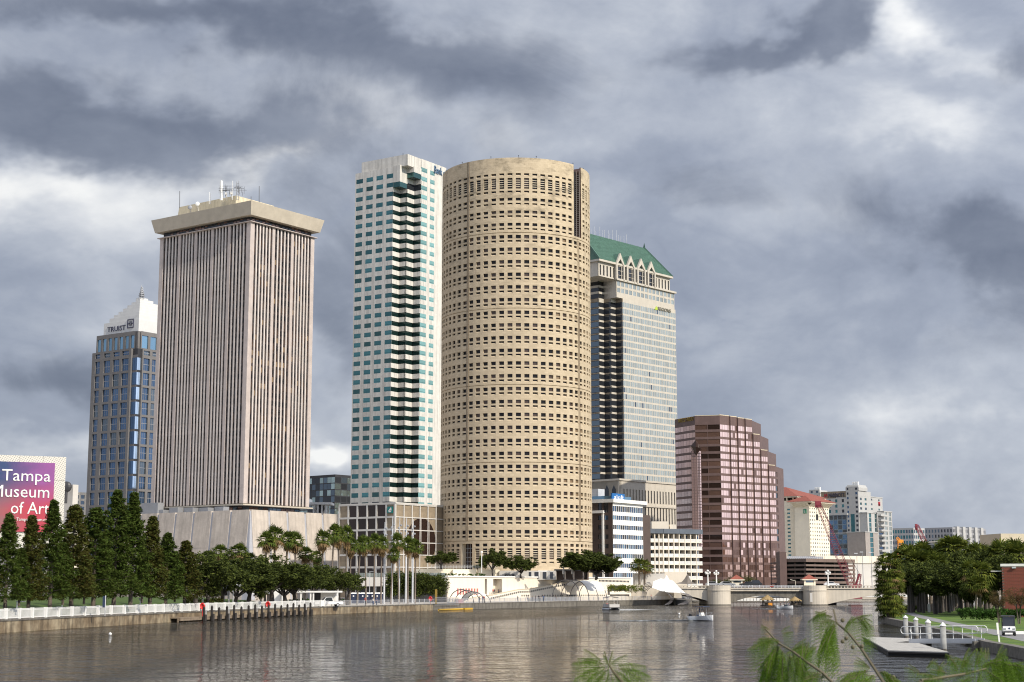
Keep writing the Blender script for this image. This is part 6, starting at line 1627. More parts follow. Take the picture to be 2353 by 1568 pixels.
for i,(x,y,Y,h,w,lb) in enumerate(((470,1392,262,2.2,6,'rusty bush by the white fence'),(740,1375,345,1.6,9,'grassy bush below the flat roofed pavilion'),(690,1378,330,1.3,7,'low bush before the white pavilion wall'),(520,1388,300,1.3,14,'low green hedge under the curved shelter'))):
 hedge('v',x,y,Y,LZ,w,2.5,h,lb,'leaf_shrub' if i else 'leaf_cypress_rust',40,cat='bush')
# ---- palms of the left bank
pl = [palm(21,11.0),palm(22,11.0,2.0,44,16),palm(23,11.0,1.8,38,22,.5),palm(24,11.0,1.9,42,12,-.5)]
PL = [(507,1252,1372,325,'palm above the oaks, left of the short palm group'),(548,1250,1365,325,'palm with bushy head before the podium joint'),(470,1262,1372,320,'small palm beside the last cypress'),(578,1268,1372,330,'half hidden palm before podium corner'),
  (612,1224,1378,325,'leftmost of the dense short palm cluster'),(632,1214,1378,328,'tallest palm of the dense short cluster'),(655,1222,1378,330,'third palm of the dense short cluster'),(684,1226,1378,332,'rightmost palm of the dense short cluster'),(702,1256,1378,336,'drooping palm right of the dense cluster'),
  (742,1222,1383,330,'slim palm with drooping head left of the tall group'),(762,1206,1383,338,'tallest slim palm of the middle group'),(783,1214,1384,341,'palm with bare trunk behind the pickup'),(797,1212,1384,344,'palm in the middle group, hung with dead fronds'),(806,1236,1385,346,'leaning palm of the middle group'),(823,1232,1386,350,'shorter palm left of the bank hall windows'),(843,1234,1387,354,'palm before the dark windows of bank hall'),
  (861,1228,1388,357,'bushy palm left of the first steel mast'),(877,1234,1388,360,'palm behind the first steel mast'),(899,1256,1388,362,'short palm with hanging skirt between the masts'),(918,1228,1389,364,'palm behind the second steel mast'),(938,1234,1389,367,'palm between third and fourth steel masts'),(955,1240,1389,369,'rightmost palm by the last steel mast'),
  (722,1262,1380,350,'rear palm between the two palm groups'),(528,1276,1372,335,'low palm head between two taller palms'),(490,1280,1372,330,'low palm among oaks left')]
for i,(x,yt,yb,Y,lb) in enumerate(PL):
 pr = pl[i % 4]; kx,kz = ray('v',x,yt + 16); top = CAMH + kz * Y; s = (top - LZ) / 11.0
 w = (1.35 if i < 9 else 1.15)
 plant(pr,Vector((kx * Y,Y,LZ - .05)),rnd.uniform(0,6.28) if abs(i % 4) < 2 else rnd.uniform(-.4,.4),(w,w,s),lb)
# round trees before the limestone tower
rt = [oak(31,5.0,4.2,'leaf_oak','shade_tree','shade trees on the terrace',52,.2),oak(32,5.0,4.2,'leaf_oak','shade_tree','shade trees on the terrace',52,.2)]
for i,(c,x,yt,yb,Y,wd,lb) in enumerate((('cb',555,965,1200,452,.75,'slim dark tree right of the tower entrance'),('cb',830,1028,1225,448,1.15,'round shade tree in the middle of the terrace'),('cb',1450,985,1230,446,1.5,'large dark shade tree at right foot of the round tower'),('cb',1560,1000,1230,446,1.4,'shade tree before the white banded hotel'),('cb',60,985,1140,446,1.3,'dark shrubby trees left of tower entrance'),('cb',410,1110,1160,466,1.2,'small tree on the cream terrace wall'),('rv',740,70,300,444,1.5,'shade tree crowding the left of the banded hotel'))):
 z0 = q(c,x,yb,Y).z; place_top(rt[i % 2],5.1,c,x,yt,Y,max(3.0,z0),lb,wid=wd)
p_s = palm(41,5.0,1.7,26,0,0,('leaf_palm_dark','leaf_palm_dead'),'palm_trunk','small palms by the hotel',.15)
place_top(p_s,5.0,'rv',1195,160,500,3.5,'small palm in front of the banded hotel corner',wid=1.4); place_top(p_s,5.0,'rv',1250,175,505,3.5,'small drooping palm right of hotel corner',wid=1.3)
for i,(x,y,lb) in enumerate(((1100,270,'yellow green bush beside the shade tree'),(1010,285,'yellow green bush at the wall end'))):
 hedge('rv',x,y,470,3.0,8,3,3.2,lb,'leaf_yellow',40,cat='bush')
for i,(x0,x1,yt,Y,lb) in enumerate(((1960,2130,300,560,'bushes behind the bridge near the brown tower'),(2140,2400,255,575,'dense bushes below the brown tower'))):
 a = q('rv',x0,360,Y); b = q('rv',x1,yt,Y); hedge('rv',(x0 + x1) / 2,340,Y,3,b.x - a.x,5,max(3,b.z - 3),lb,'leaf_oak',90,cat='bush')

# ---- right bank
pr = [palm(51,8.0,2.5,44,10,0,('leaf_palm_dark','leaf_palm_dead'),'palm_trunk','cabbage palms of the right bank wood',.2),palm(52,8.0,2.6,46,8,.3,('leaf_palm_dark','leaf_palm_dead'),'palm_trunk','cabbage palms of the right bank wood',.2),palm(53,8.0,2.4,40,14,-.3,('leaf_palm_dark','leaf_palm_dead'),'palm_trunk','cabbage palms of the right bank wood',.2)]
RP = [(560,335,1370,318,'leftmost cabbage palm of the right bank wood'),(640,370,1370,311,'cabbage palm right of the leftmost one'),(800,290,1360,324,'cabbage palm below the far white apartments'),(1075,320,1360,324,'full headed cabbage palm left of the tall lone one'),(1240,200,1360,318,'tall lone cabbage palm with the highest head'),(1330,260,1360,328,'cabbage palm right behind the tall lone one'),(1600,320,1350,305,'small cabbage palm against the sky'),(1760,365,1350,298,'low cabbage palm left of the round headed one'),(1945,270,1340,273,'round headed cabbage palm before the beige block'),
  (700,430,1370,290,'cabbage palm with bare trunk in the wood'),(880,420,1360,292,'cabbage palm deep in the middle of wood'),(1500,570,1330,248,'broad near cabbage palm right of the big oak'),(1640,600,1330,240,'near cabbage palm with arching bright fronds'),(1560,815,1330,237,'young near cabbage palm with drooping fronds'),(980,480,1360,286,'cabbage palm over the tree trunks'),(1850,500,1330,285,'shaggy cabbage palm behind brick building corner'),(2220,300,1330,255,'tall feathery palm above the brick building'),(2120,250,1330,300,'dark palm behind the brick building'),(2060,560,1330,262,'arching palm just above the brick building roof')]
for i,(x,yt,yb,Y,lb) in enumerate(RP):
 w = (1.0,1.1,.9)[i % 3] * (1.15 if Y < 200 else 1.3); place_top(pr[i % 3],10.2,'rp',x,yt,Y,RZ,lb,wid=w)
ro = [oak(61,8.0,5.5,'leaf_oak','live_oak','live oaks of the right bank',60,.36),oak(62,8.0,5.5,'leaf_oak','live_oak','live oaks of the right bank',60,.36)]
for i,(x,yt,Y,wd,lb) in enumerate(((1310,560,258,1.25,'big live oak with forked trunk on the right lawn'),(950,600,266,1.1,'live oak left of the big forked one'),(700,690,286,.9,'live oak nearest the path bend'),(1120,470,303,1.15,'live oak rising behind the big forked one'),(1420,400,313,1.2,'rear live oak below the tall lone palm'),(1700,430,273,1.1,'rear live oak left of brick building'),(1980,420,253,.9,'live oak behind the brick building'),(560,640,319,.8,'live oak behind the leftmost cabbage palms'),(1760,900,240,.55,'low live oak behind the hedge'),(1480,880,246,.7,'low live oak behind the near palms'))):
 place_top(ro[i % 2],8.3,'rp',x,yt,Y,RZ,lb,wid=wd)
# trunks of the shaded wood
TRK = [w + ' thin dark trunk ' + r for w,r in (('leftmost','of the shaded wood at the path bend'),('second','from left at the path bend'),('third','from left, close beside the second'),('fifth','from left in the shaded wood'),('stout','sixth trunk from left beside a lit grass gap'),('seventh','from left, set back in shade'),('ninth','from left, left of the pale post gap'),('tenth','from left in the shaded wood'),('eleventh','from left, near the middle of wood'),('twelfth','from left, set a little back'),('thirteenth','from left with light gap behind'),('fourteenth','from left, left of big forked oak'),('fifteenth','from left, behind the forked oak'),('rightmost','right behind the big forked oak'),('fourth','from left, deep in shade'),('eighth','from left, deepest in shade'))]
tp = thing('tree_trunk','bare tree trunk','tree',(0,0,0),'bare trunks under the right bank canopy')
part('trunk',M().tube([(0,0,-.2),(.05,0,2),(0,.1,5.2)],[.24,.19,.15],7),G('trunk_dark'),tp,smooth=True)
link('crown',leaves([(rnd.uniform(-1.6,1.6),rnd.uniform(-1.2,1.2),rnd.uniform(4.2,6.4)) for _ in range(40)],44,.75,.2,.6,.55,5).mesh('crown',G('leaf_oak')),tp)
for i,(x,Y) in enumerate(((580,280),(625,278),(650,286),(755,283),(800,275),(850,293),(965,270),(1000,280),(1050,275),(1090,286),(1140,296),(1180,282),(1215,293),(1250,301),(720,304),(910,309))):
 kx,_ = ray('rp',x,1340); plant(tp,Vector((kx * Y,Y,RZ - .05)),rnd.uniform(0,6.28),(1.3,1.3,rnd.uniform(1.1,1.4)),TRK[i])
# the big shaggy palm clump on the point
def shaggy(seed):
 r = random.Random(seed); m = M(); H = 10.2; m2 = M()
 for i in range(560):
  h = r.random() ** .85; z = H * (.08 + .87 * h); rad = (1.75 if h < .9 else 1.1) * r.uniform(.45,1.0) * (1 - .35 * max(0,h - .75) / .25) * (.8 + .2 * min(1,h * 4)); a = r.uniform(0,6.283)
  el = r.uniform(-.9,.5) if h < .85 else r.uniform(-.2,1.3); d = Vector((math.cos(a) * math.cos(el),math.sin(a) * math.cos(el),math.sin(el)))
  fan(m,Vector((math.cos(a) * rad * .55,math.sin(a) * rad * .55,z)),d,r.uniform(1.3,2.0),.075,Vector((0,0,1)),0 if r.random() < .93 else 1,9,.55)
 t = thing('palm_clump','big shaggy palm clump on the point of the right bank, fronds down to the water','palm tree',(0,0,0))
 tr = M()
 for k in range(5): a = k * 1.256; tr.tube([(.35 * math.cos(a),.35 * math.sin(a),-.3),(.6 * math.cos(a),.6 * math.sin(a),4),(.9 * math.cos(a),.9 * math.sin(a),9)],[.26,.2,.16],7)
 part('trunk',tr,G('trunk'),t,smooth=True); link('crown',m.mesh('crown',[G('leaf_palm_dark'),G('leaf_palm_dead')]),t); return t
sg_ = shaggy(5); Yp = gnd('rp',300,1465,RZ).y; kx,kz = ray('rp',310,545); ps = (CAMH + kz * Yp - RZ) / 10.6; wq = 370 / 3.7338 / 1.7408 / FV * Yp * 1.1 / 4.6
sg_.location = (ray('rp',290,1000)[0] * Yp,Yp,RZ - .1); sg_.scale = (wq * 1.15,wq * 1.15,ps * 1.06)
# clipped hedge and bushes on the right lawn
Yh = gnd('rp',1650,1525,RZ).y
def gh(x0,x1,yt,yb,lb,D_=4,n=110,mt='leaf_shrub'):
 a = gnd('rp',x0,yb,RZ); kx1,_ = ray('rp',x1,yb); L_ = kx1 * a.y - a.x; _,kz = ray('rp',x0,yt); Yc = a.y + D_ / 2; H = CAMH + kz * Yc - RZ
 o = link('hedge',shrub_mesh(int(x0),L_ * 1.0,D_,H,n,60,.11).mesh('hedge',G(mt)),None,(a.x + L_ / 2,Yc,RZ)); tag(o,lb,'hedge')
gh(1420,2080,1310,1530,'clipped rounded hedge on the right lawn'); gh(1395,1480,1335,1420,'small round bush at the left end of clipped hedge',3,50); gh(2060,2400,1330,1500,'hedge behind the golf cart',4,80); gh(540,740,1275,1365,'low shrubs between the trunks at the path bend',3,50,'leaf_oak')
# bare twiggy trees at the right
def bare_tree(seed,H=4.2):
 r = random.Random(seed); tr = M(); tips = []
 for k in range(4):
  a = k * 1.57 + r.uniform(-.4,.4); p0 = Vector((.08 * math.cos(a),.08 * math.sin(a),-.1)); p1 = Vector((.25 * math.cos(a),.25 * math.sin(a),H * .45)); tr.tube([p0,p1],[.055,.045],5)
  for j in range(9):
   b = a + r.uniform(-1.2,1.2); p2 = p1 + Vector((math.cos(b) * r.uniform(.3,1.0),math.sin(b) * r.uniform(.3,1.0),H * r.uniform(.12,.52))); tr.tube([p1,p1.lerp(p2,.5) + Vector((0,0,.1)),p2],[.03,.02,.008],4); tips += [p2,p1.lerp(p2,.6)]
 m = leaves([tuple(t) for t in tips],60,.42,.06,.6,.5,seed)
 return tree_thing('crape_myrtle','bare twiggy tree','tree',m,[G('leaf_bare')],tr,G('trunk'),'bare twiggy trees near the golf cart')
bt = [bare_tree(71),bare_tree(72)]
for i,(x,yt,yb,lb,wd) in enumerate(((1905,1060,1540,'bare twiggy tree left of the golf cart',1.0),(2200,990,1560,'bare twiggy tree behind the golf cart',1.15))):
 Y = gnd('rp',x,yb,RZ).y + (2 if i else 0); place_top(bt[i],4.2,'rp',x,yt,Y,RZ,lb,wid=wd)
# ================================================================ RIVERWALK, BRIDGE, BOATS, PEOPLE
def seg_fence(pts,spacing,H,z0,name,label,cat,mt,post_w,bars,vertical,nbar,rail_h=.06,wide=.03):
 t = thing(name,label,cat,(pts[0].x,pts[0].y,z0)); o = Vector((pts[0].x,pts[0].y,z0)); pm = {}; postm = M().box(-post_w / 2,-post_w / 2,0,post_w / 2,post_w / 2,H + .06).mesh('post',mt)
 carry = 0
 for i in range(len(pts) - 1):
  a,b = pts[i].copy(),pts[i + 1].copy(); a.z = b.z = z0; L_ = (b - a).length; n = max(1,round(L_ / spacing)); w = L_ / n; d = (b - a) / L_; ang = math.atan2(d.y,d.x); k_ = round(w,2)
  if k_ not in pm:
   m = M(); g = post_w / 2
   for z in bars: m.box(g,-.03,z - rail_h / 2,w - g,.03,z + rail_h / 2)
   if vertical:
    for k in range(nbar): x = g + (w - 2 * g) * (k + .5) / nbar; m.box(x - wide / 2,-.02,bars[0],x + wide / 2,.02,bars[-1])
   pm[k_] = m.mesh('rail_panel',mt)
  for k in range(n):
   link('post',postm,t,a + d * (w * k) - o,ang); link('rail_panel',pm[k_],t,a + d * (w * k) - o,ang)
 link('post',postm,t,b - o,ang); return t
def bank_line(x0,x1,inset,step=60):
 xs = [x0]
 while xs[-1] + step < x1: xs.append(xs[-1] + step)
 xs.append(x1); out = []
 for x in xs: p,n,d = bank_at(x); out.append(p + n * inset)
 return out
seg_fence(bank_line(-40,748,.32),4.1,1.18,LZ + .05,'riverwalk_fence','white picket fence along the near left seawall','fence',G('white_paint'),.36,(.12,1.0,1.15),True,13,.07,.10)
seg_fence(bank_line(750,1000,.32),3.2,1.08,LZ + .05,'riverwalk_railing','grey steel railing of horizontal bars below the masts','railing',G('light_metal'),.09,(.12,.28,.44,.60,.76,.92,1.06),False,0,.035)
seg_fence(bank_line(1030,1588,.32),3.0,1.12,LZ + .05,'riverwalk_railing','pale picket railing along the white riverwalk wall','railing',G('light_metal'),.08,(.10,1.10),True,12,.045,.035)

# low timber landing with black piles
def landing():
 A = [bank_at(x)[0] + bank_at(x)[1] * -1.6 for x in (392,440,500,560,620,696)]
 t = thing('landing','low timber landing in front of the white fence','jetty',(A[0].x,A[0].y,0)); m = M()
 for i in range(len(A) - 1):
  a,b = A[i],A[i + 1]; n = Vector((-(b - a).y,(b - a).x,0)).normalized()
  k = max(1,int((b - a).length / 3))
  for j in range(k):
   p0 = a.lerp(b,j / k); p1 = a.lerp(b,(j + 1) / k - .006)
   part('deck_board',M().prism([p0.xy,p1.xy,(p1 + n * 1.55).xy,(p0 + n * 1.55).xy],.52,.66),G('plank_brown'),t)
  m.prism([a.xy,b.xy,(b + n * .18).xy,(a + n * .18).xy],.18,.5)
  for j in range(4): p = a.lerp(b,j / 4) + n * .4; m.tube([(p.x,p.y,-1),(p.x,p.y,.5)],.14,6)
 part('beam',m,G('plank_brown'),t,kind='stuff')
mk('plank_brown',(.22,.17,.12),rough=.9,var=.3,scale=1.5)
landing()
PX = [238,345,444,551,650,750,848,938,1031,1121,1210,1295,1380,1461,1540,1617,1694]
PILE = {4: 'fifth black mooring pile, before the gently sloping fence foot',5: 'sixth black mooring pile from the left',6: 'seventh black mooring pile, left of the middle ladder',7: 'black mooring pile just left of the middle ladder',8: 'black mooring pile just right of the middle ladder',9: 'slim black mooring pile left of the right life ring',11: 'black mooring pile just right of the right life ring',12: 'black mooring pile beside the ladder right of the life ring',13: 'fourth black mooring pile from the right end',14: 'third black mooring pile from the right end',15: 'second black mooring pile from the right end'}
pp = thing('mooring_pile','black pile','mooring pile',(0,0,0),'black mooring piles of the low landing')
part('pile',M().lathe((0,0,0),[(.21,-1.5),(.20,1.95),(.21,2.0),(.05,2.22)],10),G('dark_wood'),pp); part('fender',M().box(.02,-.36,-.6,.36,.1,1.0),G('dark_wood'),pp)
for i,x in enumerate(PX):
 vx = pv('cq',x,600)[0]; p,n,d = bank_at(vx); p = p - n * 1.85
 lb = ['leftmost black mooring pile of the row','black mooring pile carrying the left red life ring','third black mooring pile from the left','black mooring pile left of the first bare ladder gap'][i] if i < 4 else ('black mooring pile carrying the right red life ring' if i == 10 else ('rightmost black mooring pile of the row' if i == 16 else PILE[i]))
 plant(pp,Vector((p.x,p.y,0)),.5,(1,1,1.0 + .08 * math.sin(i * 2.1)),lb)
def ring_buoy(c,x,y,Yoff,label,group='red life ring boxes'):
 vx = pv(c,x,y)[0]; p,n,d = bank_at(vx); o = p - n * Yoff; z = q(c,x,y,o.y).z; t = thing('life_ring',label,'life ring',(o.x,o.y,LZ),group)
 m = M(); N_ = 14
 for k in range(N_):
  a0,a1 = 2 * math.pi * k / N_,2 * math.pi * (k + 1) / N_; m.tube([(o.x + .34 * math.cos(a0),o.y - .1,z + .42 * math.sin(a0)),(o.x + .34 * math.cos(a1),o.y - .1,z + .42 * math.sin(a1))],.13,6,0,False)
 part('ring',m,G('red_paint'),t); part('post',M().tube([(o.x,o.y + .08,0),(o.x,o.y + .08,z + .6)],.05,6),G('red_paint'),t); part('backboard',M().box(o.x - .2,o.y - .02,z - .5,o.x + .2,o.y + .04,z + .52),G('red_paint'),t)
ring_buoy('cq',353,490,.2,'red life ring on the second black pile'); ring_buoy('cq',1235,465,.2,'red life ring on a pile before the pavilion'); ring_buoy('rw',147,455,-1.0,'red life ring at the left end of the white wall')
def ladder_(x,label):
 vx = pv('cq',x,600)[0]; p,n,d = bank_at(vx); p = p - n * 1.75; m = M()
 for s in (-.25,.25): b = p + d * s; m.tube([(b.x,b.y,-.6),(b.x,b.y,1.7),(b.x + n.x * .4,b.y + n.y * .4,1.72)],.035,5)
 for k in range(6): a = p - d * .25; b = p + d * .25; m.tube([(a.x,a.y,-.3 + k * .3),(b.x,b.y,-.3 + k * .3)],.025,4)
 solo('dock_ladder',m,G('light_metal'),label,'ladder',(p.x,p.y,0),'steel ladders of the low landing')
for x,lb in ((272,'steel ladder right of the leftmost black pile'),(590,'steel ladder by the fourth black pile'),(975,'steel ladder in the middle of the landing'),(1402,'steel ladder right of the pavilion life ring'),(1640,'steel ladder near the right end of landing')): ladder_(x,lb)

# posts and lamps of the park
def lamp_post(c,x,yt,Y,label,h2=None,kind=0,mt='light_metal'):
 b = q(c,x,yt,Y); t = thing('street_lamp',label,'street lamp',(b.x,Y,LZ),'slim grey park lamps'); part('pole',M().tube([(b.x,Y,LZ - .2),(b.x,Y,b.z)],[.1,.06],7),G(mt),t)
 m = M()
 if kind == 0: m.lathe((b.x,Y,b.z - .3),[(.08,0),(.30,.32),(.34,.36)],8)
 elif kind == 1: m.box(b.x - .1,Y - .1,b.z - .12,b.x + 1.0,Y + .1,b.z)
 else: m.box(b.x - .9,Y - .1,b.z - .1,b.x + .9,Y + .1,b.z + .06)
 part('lamp_head',m,G('grey_metal'),t); return t
lamp_post('cq',383,165,bank_at(467)[0].y + 6,'slim park lamp left of the curved shelter'); lamp_post('cq',786,170,bank_at(545)[0].y + 8,'slim park lamp right of the curved shelter'); lamp_post('cq',1158,195,bank_at(600)[0].y + 8,'slim park lamp left of the white pavilion wall',kind=1)
lamp_post('ms',127,1208,bank_at(40)[0].y + 10,'short lamp at the far left lawn edge',kind=1); lamp_post('ms',460,1198,bank_at(144)[0].y + 10,'short post on lawn under the cypresses',kind=0); lamp_post('ms',1036,1190,bank_at(323)[0].y + 10,'short post at right end of the lawn',kind=0)
lamp_post('cu',253,1060,400,'double headed lamp behind the middle palms',kind=2); lamp_post('cu',868,1072,400,'double headed lamp behind the portable toilets',kind=2); lamp_post('cu',797,1100,398,'bracket lamp above the toilets',kind=1)
# tall steel lighting masts
for i,(x,yt,yl,lb) in enumerate(((962,538,600,'leftmost tall steel mast'),(1050,478,625,'second tall steel mast from left'),(1132,488,630,'middle tall steel mast'),(1210,495,640,'fourth tall steel mast from left'),(1287,506,645,'rightmost tall steel mast'))):
 Y = 366 + i * 4; b = q('cu',x - 4,1430,Y); tp_ = q('cu',x + 6,yt,Y); zl = q('cu',x,760,Y).z; t = thing('light_mast',lb + ' with spotlights near its top','light mast',(b.x,Y,LZ),'tall steel light masts')
 part('pole',M().tube([(b.x,Y,LZ - .2),(b.x,Y,zl),(b.x,Y,tp_.z)],[.24,.17,.07],8),G('light_metal'),t)
 for k in range(7):
  z = zl + k * (tp_.z - zl) * .11; a = k * 2.1; p = Vector((b.x + .35 * math.cos(a),Y + .35 * math.sin(a),z)); m = M().tube([(b.x,Y,z),p],.05,4); m.lathe((p.x,p.y,p.z - .2),[(.08,0),(.26,.15),(.26,.4),(.1,.5)],8); part('spotlight',m,G('grey_metal'),t)
# curved shelter with screen
def shelter():
 Y = bank_at(505)[0].y + 9; c = q('cq',655,460,Y); t = thing('bus_shelter','curved grey canopy shelter on thick posts','shelter',(c.x,Y,LZ))
 def arc(x0,x1,y0,rise,dep,th,yo):
  m = M(); a = q('cq',x0,y0,Y); b = q('cq',x1,y0,Y); n = 10; h = (q('cq',x0,y0 - rise,Y).z - a.z)
  for k in range(n):
   t0,t1 = k / n,(k + 1) / n; z0_ = a.z + h * math.sin(math.pi * (.08 + .84 * t0)); z1_ = a.z + h * math.sin(math.pi * (.08 + .84 * t1)); X0 = a.x + (b.x - a.x) * t0; X1 = a.x + (b.x - a.x) * t1
   m.add([(X0,Y + yo,z0_),(X1,Y + yo,z1_),(X1,Y + yo + dep,z1_ + .3),(X0,Y + yo + dep,z0_ + .3),(X0,Y + yo,z0_ + th),(X1,Y + yo,z1_ + th),(X1,Y + yo + dep,z1_ + .3 + th),(X0,Y + yo + dep,z0_ + .3 + th)],[(0,1,2,3),(4,7,6,5),(0,4,5,1),(3,2,6,7)])
  part('canopy',m,G('light_metal'),t)
 arc(400,700,285,40,3,.12,0); arc(640,825,245,42,3,.14,2.5)
 m = M()
 for x,y1 in ((620,270),(655,330),(720,260)): p = q('cq',x,460,Y + 1); m.tube([(p.x,Y + 1,LZ - .1),(p.x,Y + 1,q('cq',x,y1,Y + 1).z)],.16,8)
 part('post',m,G('hotel_grey'),t)
 a = q('cq',597,350,Y - .3); b = q('cq',712,278,Y - .3); fr_ = part('screen_frame',M().box(a.x,Y - .3,a.z,b.x,Y,b.z),G('light_metal'),t); part('screen',M().box(a.x + .12,Y - .34,a.z + .12,b.x - .12,Y - .305,b.z - .12),G('screen_dark'),fr_)
 a = q('cq',540,360,Y + 1.5); b = q('cq',600,290,Y + 1.5); part('side_panel',M().box(a.x,Y + 1.4,a.z,b.x,Y + 1.5,b.z),G('hotel_grey'),t)
shelter()
# white flat-roofed pavilion
def pavilion():
 Y = bank_at(690)[0].y + 16; a = q('cq',1425,300,Y); b = q('cq',2185,300,Y); z1 = q('cq',1800,284,Y).z; z2 = q('cq',1800,306,Y).z; t = thing('pavilion','white flat roofed park pavilion on slim posts','pavilion',(a.x,Y,LZ))
 part('roof',M().box(a.x,Y,z2,b.x,Y + 9,z1),G('white_panel'),t)
 for x in (1440,1690,1820,1858,2180): p = q('cq',x,400,Y); part('post',M().box(p.x - .14,Y + .2,LZ,p.x + .14,Y + .5,z2),G('white_panel'),t)
 for x in (1480,1605,1735): p = q('cq',x,400,Y + 5); part('post',M().box(p.x - .2,Y + 5,LZ,p.x + .2,Y + 5.3,z2),G('hotel_grey'),t)
 c = q('cq',1868,400,Y + 3); d = q('cq',1955,400,Y + 3); part('dark_wall',M().box(c.x,Y + 3,LZ,d.x,Y + 8,z2),G('dark_metal'),t); e = q('cq',2160,400,Y + 3); part('white_wall',M().box(d.x + .05,Y + 3,LZ,e.x,Y + 8,z2 - .02),G('white_panel'),t)
 a2 = q('cq',1310,430,Y + 2); b2 = q('cq',1420,430,Y + 2); c2 = q('cq',1015,300,Y + 4); z3 = q('cq',1360,225,Y + 2).z
 w = thing('kiosk','white walled kiosk under the oaks left of the pavilion','building',(a2.x,Y + 2,LZ)); part('end_wall',M().box(a2.x,Y + 2,LZ,b2.x,Y + 8,z3),G('white_panel'),w); zr = q('cq',1200,245,Y + 4).z; part('roof',M().box(c2.x,Y + 4,q('cq',1200,322,Y + 4).z,a2.x - .05,Y + 9,zr),G('white_panel'),w); part('rear_wall',M().box(c2.x + 3,Y + 6,LZ,a2.x - .06,Y + 8.8,q('cq',1200,323,Y + 4).z),G('taupe'),w)
 x0 = q('cq',1565,290,Y - 2); x1 = q('cq',1615,250,Y - 2); s = thing('notice_board','small white notice board on a post before the pavilion','sign',(x0.x,Y - 2,LZ)); part('board',M().box(x0.x,Y - 2,x0.z,x1.x,Y - 1.92,x1.z),G('white_paint'),s); part('post',M().tube([((x0.x + x1.x) / 2,Y - 1.9,LZ),((x0.x + x1.x) / 2,Y - 1.9,x0.z)],.05,5),G('grey_metal'),s)
pavilion()
# green slide shelter, tilted board at left edge
Yb = bank_at(150)[0].y + 7; a = q('ms',755,1255,Yb); b = q('ms',775,1172,Yb); t = thing('banner_sign','upright blue park banner sign on the lawn','sign',(a.x,Yb,LZ)); part('board',M().box(a.x,Yb,a.z,b.x,Yb + .12,b.z),G('sign_navy'),t); part('post',M().tube([(b.x + .06,Yb + .06,LZ),(b.x + .06,Yb + .06,b.z + .1)],.06,6),G('light_metal'),t)

# portable toilets
tt = thing('portable_toilet','toilet','portable toilet',(0,0,0),'portable toilets in a row behind the palms')
part('cabin',M().box(-.55,-.55,0,.55,.55,2.0),G('toilet_blue'),tt); part('roof',M().add([(-.6,-.6,2.0),(.6,-.6,2.0),(.6,.6,2.0),(-.6,.6,2.0),(-.4,-.45,2.25),(.4,-.45,2.25),(.4,.45,2.25),(-.4,.45,2.25)],[(0,1,5,4),(1,2,6,5),(2,3,7,6),(3,0,4,7),(4,5,6,7),(3,2,1,0)]),G('white_paint'),tt)
dr = part('door',M().box(-.42,-.60,.1,.42,-.555,1.9),G('toilet_blue'),tt); part('notice',M().box(-.14,-.63,1.35,.14,-.605,1.65),G('white_paint'),dr)
Yt = 384
for i,x in enumerate((610,660,715,770,825,880,925)):
 p = q('cu',x,1390,Yt + i * .8); plant(tt,Vector((p.x,Yt + i * .8,LZ)),.1,1.12,('grey sided portable toilet at the right end of its row' if i == 6 else 'leftmost dark blue portable toilet of its row' if i == 0 else ('second','third','fourth','fifth','sixth')[i - 1] + ' portable toilet from the left in the dark blue row'))
